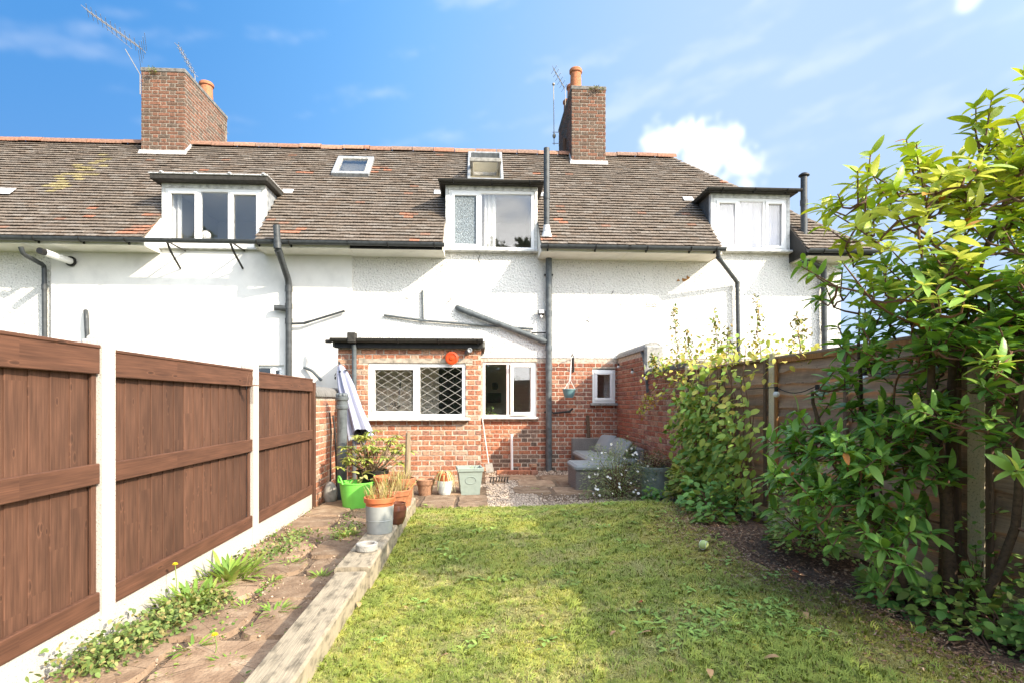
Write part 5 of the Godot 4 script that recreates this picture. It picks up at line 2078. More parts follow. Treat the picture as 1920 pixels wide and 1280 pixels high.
func pots_and_timber() -> void:
	timber("timber_sleeper", "long weathered timber sleeper nearer the lens with bare top", -0.915, -0.715, 1.3, 3.66, 0.17)
	timber("timber_sleeper", "weathered timber sleeper carrying the grey bucket and terracotta pots", -0.925, -0.698, 3.675, 6.3, 0.192)
	var top := 0.193
	# grey bucket with an orange pot dropped in it
	var b := on_ground(707, 1003, top)
	b += Vector3(0, 0, -0.11)
	var o := thing("bucket", "pale grey plastic bucket standing on the timber sleeper", "bucket", b)
	var s := Shape.new()
	s.lathe([Vector2(0, 0), Vector2(0.096, 0), Vector2(0.1, 0.004), Vector2(0.106, 0.1), Vector2(0.1085, 0.104), Vector2(0.1065, 0.108), Vector2(0.113, 0.218), Vector2(0.110, 0.22), Vector2(0.106, 0.2), Vector2(0.094, 0.01)], 32)
	part("body", s, M.grey_pot, o)
	var p := thing("flower_pot", "orange plastic flower pot of dry grass sunk in the grey bucket", "plant pot", b + Vector3(0, 0.215, 0))
	s = Shape.new()
	s.lathe([Vector2(0.098, -0.12), Vector2(0.108, 0.0), Vector2(0.112, 0.03), Vector2(0.124, 0.033), Vector2(0.127, 0.07), Vector2(0.122, 0.073), Vector2(0.114, 0.07), Vector2(0.108, 0.04), Vector2(0.0, 0.045)], 32)
	part("body", s, M.orange_plastic, p)
	# ring of clay pipe
	var rg := on_ground(684, 1037, top) + Vector3(0, 0, -0.07)
	s = Shape.new()
	s.lathe([Vector2(0.07, 0), Vector2(0.078, 0.012), Vector2(0.078, 0.05), Vector2(0.072, 0.056), Vector2(0.056, 0.055), Vector2(0.052, 0.05), Vector2(0.05, 0.012)], 28)
	var ro := thing("clay_ring", "short grey clay ring lying on the timber sleeper", "clay ring", rg)
	part("body", s, M.coping_pale, ro)
	s = Shape.new()
	s.lathe([Vector2(0.052, 0.02), Vector2(0.0, 0.022)], 20)
	part("soil", s, M.terracotta_pale, ro)
	# brown glazed pot
	var gp := on_ground(741, 984, top) + Vector3(0.005, 0, -0.07)
	var go := thing("glazed_pot", "small dark brown glazed pot behind the grey bucket", "plant pot", gp)
	s = Shape.new()
	s.lathe([Vector2(0, 0), Vector2(0.05, 0), Vector2(0.075, 0.06), Vector2(0.082, 0.12), Vector2(0.072, 0.165), Vector2(0.076, 0.18), Vector2(0.068, 0.182), Vector2(0.062, 0.15)], 26)
	part("body", s, M.brown_glaze, go)
	pot("terracotta_pot", "wide orange terracotta pot of dry grass right behind the glazed pot", Vector3(-0.79, top, -5.35), 0.1, 0.15, 0.24, 0.05, M.terracotta)
	pot("terracotta_pot", "tall orange terracotta pot at the far end of the sleeper by the stake", Vector3(-0.80, top, -5.85), 0.1, 0.145, 0.28, 0.06, M.terracotta)
	var red := pot("ridged_pot", "bright red orange ridged pot between the stake and black pot", Vector3(-1.03, 0.0, -6.4), 0.1, 0.14, 0.42, 0.05, M.orange_plastic)
	pot("black_pot", "tall black plastic pot holding the rhododendron by the parasol", Vector3(-1.3, 0.0, -7.0), 0.15, 0.19, 0.42, 0.05, M.black)
	pot("clay_pot", "empty pale terracotta pot on the flagstones under the lattice window", on_ground(796, 930) + Vector3(0, 0, -0.1), 0.085, 0.118, 0.215, 0.07, M.terracotta_pale)
	# white cover pot with an orange inner pot
	var w := on_ground(833, 931) + Vector3(0, 0, -0.09)
	var wo := thing("cover_pot", "small white glazed cover pot with spider plant in front of brick", "plant pot", w)
	s = Shape.new()
	s.lathe([Vector2(0, 0), Vector2(0.065, 0), Vector2(0.085, 0.05), Vector2(0.1, 0.13), Vector2(0.102, 0.2), Vector2(0.097, 0.203), Vector2(0.09, 0.17)], 28)
	part("body", s, M.white_pot, wo)
	var io := thing("inner_pot", "orange plastic pot set inside the white cover pot", "plant pot", w + Vector3(0, 0.15, 0))
	s = Shape.new()
	s.lathe([Vector2(0.08, 0), Vector2(0.098, 0.12), Vector2(0.104, 0.125), Vector2(0.106, 0.16), Vector2(0.1, 0.162), Vector2(0.09, 0.13), Vector2(0.0, 0.132)], 28)
	part("body", s, M.orange_plastic, io)
	# square sage planter with an embossed oval
	var q := on_ground(880, 928) + Vector3(0, 0, -0.14)
	var qo := thing("square_planter", "square sage green planter with embossed oval beside the spider plant", "planter", q)
	qo.rotation.y = 0.12
	part("body", bx_tapered(0.245, 0.33, 0.365), M.sage_pot, qo)
	s = Shape.new()
	s.box(Vector3(0, 0.3, 0), Vector3(0.29, 0.02, 0.29))
	part("soil", s, M.soil_pot, qo)
	s = Shape.new()
	var oval := []
	for i in 33:
		var g := TAU * i / 32.0
		oval.append(Vector3(0.07 * cos(g), 0.2 + 0.05 * sin(g), 0.149 + 0.05 * sin(g) * 0.115))
	s.tube(oval, 0.0035, 6, false)
	part("embossed_oval", s, M.sage_pot, qo)
	# green flexible tub with two loop handles
	var t := on_ground(662, 957) + Vector3(0, 0, -0.17)
	var to := thing("garden_tub", "bright green flexible tub with loop handles in front of the wall", "tub", t)
	s = Shape.new()
	s.lathe([Vector2(0, 0), Vector2(0.145, 0), Vector2(0.15, 0.008), Vector2(0.172, 0.15), Vector2(0.19, 0.295), Vector2(0.197, 0.3), Vector2(0.196, 0.312), Vector2(0.188, 0.312), Vector2(0.17, 0.16), Vector2(0.145, 0.02), Vector2(0.0, 0.02)], 36, Vector3.ZERO, Basis(), 0.03)
	part("body", s, M.green_tub, to)
	for e in [-1.0, 1.0]:
		s = Shape.new()
		var pts := []
		for i in 11:
			var g := PI * i / 10.0
			pts.append(Vector3(e * (0.185 + 0.02 * sin(g)), 0.3 + 0.085 * sin(g), 0.085 * cos(g)))
		s.tube(pts, 0.011, 8)
		var hd := part("handle", s, M.green_tub, to)
		hd.rotation.y = 0.5
	# big dark planter near the lap fence
	pot("large_planter", "large dark grey round planter at the patio corner by the fence", on_ground(1240, 935) + Vector3(-0.02, 0, -0.2), 0.165, 0.212, 0.40, 0.06, M.sage_pot)
	# parasol foot
	var pf := beside(1299, 934, 2.33)
	var fo := thing("parasol_stand", "low round black parasol stand in the shade below the climber", "parasol base", Vector3(2.3, ground_y(2.3, 6.5), -6.55))
	s = Shape.new()
	s.lathe([Vector2(0.18, 0.0), Vector2(0.19, 0.03), Vector2(0.17, 0.07), Vector2(0.05, 0.1), Vector2(0.03, 0.12), Vector2(0.03, 0.2), Vector2(0.02, 0.2), Vector2(0.0, 0.19)], 26)
	part("body", s, M.black, fo)


func small_things() -> void:
	# tennis ball
	var b := on_ground(1320, 1035, 0.185)
	var s := Shape.new()
	s.ball(Vector3.ZERO, Vector3.ONE * 0.034, 18, 12)
	var o := thing("tennis_ball", "pale yellow tennis ball lying alone on the lawn", "ball", Vector3(b.x, ground_y(b.x, -b.z) + 0.045, b.z))
	part("body", s, M.yellow_ball, o)
	s = Shape.new()
	var seam := []
	for i in 41:
		var g := TAU * i / 40.0
		var d := Vector3(cos(g) + 0.35 * cos(3.0 * g), 0.9 * sin(2.0 * g), sin(g) - 0.35 * sin(3.0 * g)).normalized()
		seam.append(d * 0.0343)
	s.tube(seam, 0.0016, 5, false)
	part("seam", s, M.white, o)
	# parasol leaning on the extension
	var foot := on_ground(705, 925, 0.25)
	foot = at(704, 918, 7.15)
	var head := at(637, 684, 7.95)
	var dir := (head - foot).normalized()
	var po := thing("parasol", "folded pale lilac parasol leaning in the brick corner", "parasol")
	s = Shape.new()
	s.tube([foot - dir * 0.12, head - dir * 0.02], 0.019, 10)
	part("pole", s, M.black_old, po)
	var length := foot.distance_to(head)
	s = Shape.new()
	var x := dir.cross(Vector3.BACK).normalized()
	var z := x.cross(dir)
	var prof := [[0.0, 0.02], [0.03, 0.05], [0.13, 0.085], [0.32, 0.11], [0.62, 0.125], [0.84, 0.155], [1.0, 0.175]]
	var hang := length * 0.60
	var pt := func(i: int, k: int) -> Vector3:
		var g := TAU * k / 48.0
		var t: float = prof[i][0]
		var fold := 1.0 + 0.2 * cos(g * 8.0 + 0.6 * sin(g * 2.0)) * minf(1.0, t * 3.0 + 0.15)
		var sag := 0.05 * t * sin(g * 3.0 + 1.0)
		return head - dir * (t * hang + sag) + (x * cos(g) + z * sin(g)) * prof[i][1] * fold * 0.86
	for i in prof.size() - 1:
		for k in 48:
			var a: Vector3 = pt.call(i, k)
			var c: Vector3 = head - dir * (prof[i][0] * hang)
			s.quad(a, pt.call(i, k + 1), pt.call(i + 1, k + 1), pt.call(i + 1, k), a - c)
	part("canopy", s, M.parasol, po)
	s = Shape.new()
	for k in range(0, 48, 6):
		var a: Vector3 = pt.call(6, k)
		s.bar(a, pt.call(6, k + 2), 0.004, 0.006)
	var v0 := head - dir * hang * 0.13
	for k in 8:
		var g := TAU * k / 8.0
		var e := (x * cos(g) + z * sin(g))
		s.bar(v0 + e * 0.10, v0 + e * 0.115 - dir * 0.03, 0.03, 0.008, e)
	part("dark_piping", s, M.black, po)
	s = Shape.new()
	s.tube([head - dir * 0.02, head + dir * 0.05], [0.02, 0.012], 8)
	part("finial", s, M.black, po)
	# stand pipe with a hopper head in the corner
	var hp := at(641, 900, 7.2)
	var hy := at(641, 762, 7.2).y
	var so := thing("soil_stack", "thick grey soil stack with ornate collar in the brick corner", "pipe", Vector3(hp.x, 0, hp.z))
	s = Shape.new()
	s.tube([Vector3(0, 0, 0), Vector3(0, hy, 0)], 0.062, 18)
	part("pipe", s, M.pipe_grey, so)
	s = Shape.new()
	s.lathe([Vector2(0.062, -0.03), Vector2(0.078, -0.02), Vector2(0.078, 0.01), Vector2(0.068, 0.02), Vector2(0.068, 0.07), Vector2(0.082, 0.09), Vector2(0.084, 0.12), Vector2(0.07, 0.13), Vector2(0.0, 0.13)], 20, Vector3(0, hy, 0))
	for i in 7:
		var g := TAU * i / 7.0
		s.ball(Vector3(cos(g) * 0.05, hy + 0.14, sin(g) * 0.05), Vector3(0.03, 0.035, 0.03), 7, 5)
	part("collar", s, M.pipe_grey, so)
	# rods leaning against the garden wall
	var rods := [[618, 772, 619, 900, 7.3, 0.010, "thin black rod upright against the orange brick wall"], [624, 778, 631, 902, 7.45, 0.012, "bent black rod leaning next to the grey soil stack"]]
	for q in rods:
		s = Shape.new()
		var a := at(q[0], q[1], q[4])
		var c := at(q[2], q[3], q[4] - 0.15)
		s.tube([a, a.lerp(c, 0.3) + Vector3(0.015, 0, 0), c, Vector3(c.x, 0.01, c.z)], q[5], 8)
		tag(part("rod", s, M.black), q[6], "rod", "rods in the wall corner")
	# round stone
	s = Shape.new()
	s.ball(Vector3.ZERO, Vector3(0.085, 0.15, 0.07), 14, 10, 0.05, 2.0)
	var rs := on_ground(606, 945)
	var ro := part("boulder", s, M.coping_pale)
	ro.position = Vector3(maxf(rs.x, -1.82), 0.12, rs.z - 0.05)
	tag(ro, "rounded grey stone at the foot of the orange brick wall", "stone")
	# weathered stake
	s = Shape.new()
	var sx := -0.80
	s.tube([Vector3(sx - 0.02, 0.0, -6.42), Vector3(sx - 0.01, 0.35, -6.42), Vector3(sx + 0.0, 0.5, -6.41), Vector3(sx + 0.005, 0.9, -6.4)], [0.034, 0.032, 0.036, 0.026], 9)
	s.tube([Vector3(sx + 0.05, 0.0, -6.44), Vector3(sx + 0.04, 0.36, -6.42), Vector3(sx + 0.012, 0.5, -6.405)], [0.02, 0.018, 0.016], 7)
	tag(part("stake", s, M.stake), "pale weathered wooden stake standing behind the terracotta pots", "stake")
	# long handled spade
	var sp := thing("spade", "long pale handled spade leaning on brick next to the sage planter", "spade")
	s = Shape.new()
	var h0 := at(904, 783, 10.1)
	var h1 := at(916, 868, 9.9)
	s.tube([h0, h1], 0.013, 8)
	part("handle", s, M.white_worn, sp)
	s = Shape.new()
	var g1 := at(919, 890, 9.85)
	s.bar(h1, Vector3(g1.x, 0.02, g1.z), 0.13, 0.008, Vector3.BACK, 0.003)
	part("blade", s, M.coping_pale, sp)
	# white stand pipe
	var wp := at(960, 880, 10.08)
	s = Shape.new()
	s.tube([Vector3(wp.x, 0, wp.z), Vector3(wp.x - 0.008, at(960, 816, 10.08).y, wp.z)], 0.024, 12)
	s.tube([Vector3(wp.x - 0.008, at(960, 818, 10.08).y, wp.z), Vector3(wp.x - 0.008, at(960, 813, 10.08).y, wp.z)], 0.03, 12)
	tag(part("stand_pipe", s, M.white), "short white plastic pipe rising from the gravel before the brick", "pipe")
	# loose bricks
	var bl := ["whole loose red brick beside the spade on gravel", "second loose brick in the row, below the white pipe", "third loose brick in the row on the gravel", "broken end brick of the row near the soil pipe"]
	var bx := [942, 963, 983, 1001]
	for i in 4:
		s = Shape.new()
		var w := 0.2 if i < 3 else 0.12
		s.box(Vector3.ZERO, Vector3(w, 0.075, 0.1), Basis(), 0.008)
		var p := on_ground(bx[i], 890)
		var m := part("loose_brick", s, M.bricks[[0, 3, 1, 7][i]])
		m.transform = Transform3D(Basis(Vector3.UP, [0.05, -0.08, 0.04, 0.3][i]), Vector3(p.x, 0.045, p.z))
		tag(m, bl[i], "brick", "loose bricks on the gravel")
	s = Shape.new()
	s.box(Vector3.ZERO, Vector3(0.12, 0.06, 0.09), Basis(), 0.01)
	var m2 := part("loose_brick", s, M.bricks[4])
	var p2 := on_ground(1000, 884)
	m2.transform = Transform3D(Basis(Vector3.UP, 0.4), Vector3(p2.x, 0.11, p2.z - 0.02))
	tag(m2, "small pale brick fragment lying on top of the brick row", "brick", "loose bricks on the gravel")
	# iron coil grate
	var gp := on_ground(936, 906)
	var go := thing("iron_grate", "dark iron coil grate lying on gravel by the sage planter", "grate", Vector3(gp.x, 0.0, gp.z - 0.05))
	for i in 7:
		s = Shape.new()
		var ring_ := []
		for k in 13:
			var g := TAU * k / 12.0
			ring_.append(Vector3((i - 3) * 0.043 + 0.01 * sin(g), 0.055 + 0.045 * sin(g), 0.05 * cos(g)))
		s.tube(ring_, 0.007, 6, false)
		part("coil", s, M.black_old, go)
	s = Shape.new()
	for y in [0.014, 0.098]:
		s.bar(Vector3(-0.16, y, 0.03), Vector3(0.16, y, 0.03), 0.01, 0.01)
	part("rail", s, M.black_old, go)
	# hanging basket bracket, chain and teal pot
	var hb := thing("wall_bracket", "wrought iron wall bracket above the teal hanging pot", "bracket")
	var wx := at(1072, 672, 10.18)
	s = Shape.new()
	s.bar(wx + Vector3(0.03, -0.24, 0.0), wx + Vector3(0.03, 0.02, 0.0), 0.03, 0.012, Vector3.BACK)
	var curl := []
	for i in 15:
		var t := i / 14.0
		curl.append(wx + Vector3(0.03 - 0.08 * t, 0.02 + 0.05 * sin(t * PI), 0.02 + 0.26 * t))
	s.tube(curl, 0.008, 6)
	s.tube([wx + Vector3(0.03, -0.2, 0.01), wx + Vector3(-0.01, -0.06, 0.1), wx + Vector3(-0.03, 0.03, 0.2)], 0.007, 6)
	part("arm", s, M.black, hb)
	var hp_c := at(1067, 745, 9.88)
	var ho := thing("hanging_pot", "teal hanging pot on white chains below the wall bracket", "hanging pot", hp_c)
	s = Shape.new()
	s.lathe([Vector2(0, 0), Vector2(0.07, 0), Vector2(0.095, 0.06), Vector2(0.112, 0.135), Vector2(0.12, 0.138), Vector2(0.118, 0.155), Vector2(0.108, 0.152), Vector2(0.09, 0.06)], 26)
	part("body", s, M.teal, ho)
	s = Shape.new()
	var hook := wx + Vector3(-0.05, 0.01, 0.28) - hp_c
	for i in 3:
		var g := TAU * i / 3.0 + 0.5
		s.tube([Vector3(cos(g) * 0.11, 0.15, sin(g) * 0.11), Vector3(hook.x * 0.4, 0.3, hook.z * 0.4) + Vector3(cos(g), 0, sin(g)) * 0.012, hook], 0.0035, 5)
	part("chain", s, M.white, ho)
	# string of festoon bulbs along the fence and wall
	var fo := thing("festoon_lights", "black cable of unlit white festoon bulbs along the lap fence", "string lights")
	var spots := [Vector3(2.43, 1.86, -9.8), Vector3(2.43, 1.72, -8.9), beside(1210, 708, 2.44), beside(1290, 720, 2.42), beside(1456, 737, 2.42), beside(1533, 735, 2.42), beside(1622, 708, 2.42), beside(1760, 690, 2.42)]
	var cable := Shape.new()
	for i in spots.size() - 1:
		var a: Vector3 = spots[i] + Vector3(0, 0.05, 0)
		var c: Vector3 = spots[i + 1] + Vector3(0, 0.05, 0)
		var pts := []
		for k in 9:
			var t := k / 8.0
			pts.append(a.lerp(c, t) + Vector3(0, -0.05 * sin(t * PI), 0))
		cable.tube(pts, 0.004, 5)
	part("cable", cable, M.black, fo)
	for q in spots:
		s = Shape.new()
		s.tube([q + Vector3(0, 0.055, 0), q + Vector3(0, 0.015, 0)], 0.016, 10)
		part("socket", s, M.black, fo)
		s = Shape.new()
		s.ball(q + Vector3(0, -0.006, 0), Vector3.ONE * 0.026, 12, 9)
		part("bulb", s, M.bulb, fo)
	aerials()
	fallen_leaves()


func aerials() -> void:
	var rod_ := func(s: Shape, a: Vector3, b: Vector3, r := 0.012) -> void:
		s.tube([a, b], r * 0.65, 5)
	# long yagi on the broad chimney
	var o := thing("tv_aerial", "long many armed aerial above the broad brick chimney", "aerial")
	var s := Shape.new()
	var base := at(262, 140, 12.0)
	var mast_top := at(234, 92, 12.0)
	rod_.call(s, base + Vector3(0.0, -0.4, 0), base, 0.014)
	rod_.call(s, base, mast_top, 0.012)
	part("mast", s, M.aerial, o)
	s = Shape.new()
	var b0 := at(163, 20, 12.0)
	var b1 := at(266, 92, 12.0)
	rod_.call(s, b0, b1, 0.009)
	rod_.call(s, at(196, 50, 12.0), mast_top.lerp(b1, 0.4), 0.006)
	part("boom", s, M.aerial, o)
	s = Shape.new()
	var dir := (b1 - b0).normalized()
	for i in 12:
		var c := b0.lerp(b1, i / 11.5)
		for e in [[Vector3(0.05, 0.06, 0.12)], [Vector3(-0.06, 0.05, 0.1)]]:
			rod_.call(s, c - e[0], c + e[0], 0.007)
	for i in 5:
		var c := b1 + dir * (0.02) + Vector3(0.05 - 0.03 * i, 0.16 - 0.085 * i, 0)
		rod_.call(s, c - Vector3(0.12, 0.03, 0.25), c + Vector3(0.12, 0.03, 0.25), 0.006)
	part("element", s, M.aerial, o)
	var specs := [
		[at(365, 142, 13.0), at(333, 84, 13.0), 7, "short slanted aerial rising behind the broad chimney's pots"],
		[at(1060, 168, 13.2), at(1037, 127, 13.2), 6, "small slanted aerial beside the narrow chimney's pots"],
		[at(423, 248, 13.6), at(414, 232, 13.6), 3, "tiny aerial low behind the broad chimney's flank"]]
	for q in specs:
		var p := thing("tv_aerial", q[3], "aerial")
		s = Shape.new()
		rod_.call(s, q[0], q[1], 0.009)
		rod_.call(s, q[0] + Vector3(0, -0.7, 0), q[0], 0.012)
		part("boom", s, M.aerial, p)
		s = Shape.new()
		for i in q[2]:
			var c: Vector3 = q[0].lerp(q[1], (i + 0.5) / q[2])
			rod_.call(s, c - Vector3(0.05, 0.03, 0.12), c + Vector3(0.05, 0.03, 0.12), 0.007)
			rod_.call(s, c - Vector3(-0.05, 0.03, 0.1), c + Vector3(-0.05, 0.03, 0.1), 0.007)
		part("element", s, M.aerial, p)
	# mast on brackets beside the narrow chimney
	var m := thing("aerial_mast", "thin upright aerial mast bracketed beside the narrow chimney", "mast")
	s = Shape.new()
	rod_.call(s, at(1039, 272, 13.0), at(1038, 158, 13.0), 0.014)
	part("mast", s, M.aerial, m)
	s = Shape.new()
	rod_.call(s, at(1036, 248, 13.0), at(1050, 248, 13.0), 0.012)
	rod_.call(s, at(1036, 269, 13.0), at(1050, 269, 13.0), 0.012)
	s.ball(at(1039, 255, 13.0), Vector3(0.04, 0.06, 0.04), 8, 6)
	s.ball(at(1038, 158, 13.0), Vector3(0.035, 0.035, 0.035), 8, 6)
	part("bracket", s, M.aerial, m)


func fallen_leaves() -> void:
	var l := leaf_mesh(0.055, 0.03, 0.25, 0.5)
	var red := leafy(lin(0.36, 0.07, 0.03), 0.6, 0.3)
	var tan_ := leafy(lin(0.40, 0.24, 0.12), 0.8, 0.2)
	var spots := [[1640, 1128, 1, 1.3], [1672, 1122, 1, 1.5], [1685, 1130, 1, 1.6], [1680, 1112, 1, 1.3], [1700, 1078, 1, 1.3], [1800, 1130, 1, 1.6], [1757, 1140, 0, 1.2], [1845, 1168, 1, 1.3], [1204, 1141, 1, 1.0], [841, 1240, 0, 1.0], [1222, 1198, 0, 1.0], [1017, 1186, 0, 0.9], [1462, 1248, 0, 1.2], [1155, 1196, 0, 0.7], [1396, 1221, 0, 0.7], [1830, 1190, 0, 1.1], [1510, 1160, 0, 0.8], [1562, 1100, 0, 0.8], [1486, 1080, 1, 0.7], [1020, 1165, 0, 0.7], [760, 1150, 0, 0.8], [1260, 1275, 0, 0.9], [672, 1140, 0, 1.0], [1330, 1270, 0, 0.9]]
	var words := ['curled red leaf on bare soil just before the red leaf pair', 'upper red leaf of the pair beneath the bush', 'lower red leaf of the pair beneath the bush', 'small red leaf tucked behind the red leaf pair', 'red leaf on the soil further back under the laurel', "red leaf half hidden among leaves by the laurel's trunks", "tan leaf on dark soil in front of the laurel's trunks", 'rust red leaf on soil by the low broad leaved sprig', 'single red leaf lying out on the open lawn', 'pale tan leaf on the lawn in line with the sage planter', 'tan leaf on the lawn just below the single red leaf', 'tan curled leaf higher up the lawn, before the single red leaf', "large tan leaf on the lawn's tufty corner", 'tiny tan leaf on the worn lawn between two larger ones', 'tiny tan leaf on the lawn towards the tufty corner', 'tan leaf on soil under the outermost bush twigs', "tan leaf at the lawn's edge below the drooping laurel leaf", "tan leaf on the bed's edge behind the drooping laurel leaf", "small red leaf on the bed's edge near the tennis ball", 'tan leaf on the sunny lawn opposite the sage planter', "tan leaf on the lawn near the timber sleeper's joint", 'tan leaf at the very bottom of the lawn, central', 'tan leaf lying against the near timber sleeper', 'tan leaf at the bottom of the lawn before the tufts']
	for i in spots.size():
		var q: Array = spots[i]
		var p := on_ground(q[0], q[1], 0.19)
		p = on_ground(q[0], q[1], ground_y(p.x, -p.z))
		var b := Basis.from_euler(Vector3(rng.randf_range(-0.4, 0.2), rng.randf() * TAU, rng.randf_range(-0.4, 0.4))) * Basis.from_scale(Vector3.ONE * q[3])
		var m := put("fallen_leaf", l, red if q[2] else tan_, self, Transform3D(b, p + Vector3(0, 0.035, 0)))
		tag(m, words[i], "leaf", "leaves dropped on lawn and bed")


# ---------- plants
func leaf_mesh(length: float, wide: float, fold := 0.2, curl := 0.3, seg := 5, tip := 1.0) -> ArrayMesh:
	# a leaf along +z with its face up, folded along the midrib and curling down to its tip
	var s := Shape.new()
	var mid := []
	var lft := []
	var rgt := []
	for i in seg + 1:
		var t := float(i) / seg
		var w := wide * 0.5 * pow(sin(PI * pow(t, 0.85 * tip)), 0.62) if i > 0 and i < seg else wide * 0.02
		var z := t * length
		var y := -curl * length * t * t
		mid.append(Vector3(0, y, z))
		lft.append(Vector3(-w, y + fold * w, z))
		rgt.append(Vector3(w, y + fold * w, z))
	for i in seg:
		var slope := Vector3(0, 1, 2.0 * curl * (i + 0.5) / seg).normalized()
		var nl := (slope + Vector3(fold * 0.9, 0, 0)).normalized()
		var nr := (slope - Vector3(fold * 0.9, 0, 0)).normalized()
		s.soft_quad(mid[i], mid[i + 1], lft[i + 1], lft[i], slope, slope, nl, nl)
		s.soft_quad(mid[i], rgt[i], rgt[i + 1], mid[i + 1], slope, nr, nr, slope)
	return s.mesh()


func aim(dir: Vector3, up: Vector3, size: float) -> Basis:
	var z := dir.normalized()
	if absf(z.dot(up)) > 0.98:
		up = Vector3.BACK
	var x := up.cross(z).normalized()
	return Basis(x, z.cross(x), z) * Basis.from_scale(Vector3.ONE * size)


# list: [Transform3D, palette number]; the nearest become leaves of their own, the rest one mass
func foliage(parent: Node, m: Mesh, list: Array, palette: Array, singles: int, gloss := 0.42, through := 0.5) -> void:
	var mats := []
	for c in palette:
		mats.append(leafy(c.linear_to_srgb(), gloss, through))
	var tint := leafy(Color.WHITE, gloss, through)
	tint.vertex_color_use_as_albedo = true
	if singles > 0:
		list.sort_custom(func(a, b): return a[0].origin.distance_squared_to(Vector3(0, EYE, 0)) < b[0].origin.distance_squared_to(Vector3(0, EYE, 0)))
	var rest := []
	for i in list.size():
		var q: Array = list[i]
		if i < singles:
			put("leaf", m, mats[q[1]], parent, q[0])
		else:
			rest.append([q[0], palette[q[1]] * rng.randf_range(0.8, 1.2)])
	if rest.size():
		many("foliage", m, tint, rest, parent)


func any_dir() -> Vector3:
	return Vector3(rng.randfn(), rng.randfn(), rng.randfn()).normalized()


func plants() -> void:
	laurel()
	climber()
	low_shrubs()
	potted_plants()
	daisies()
	weeds()


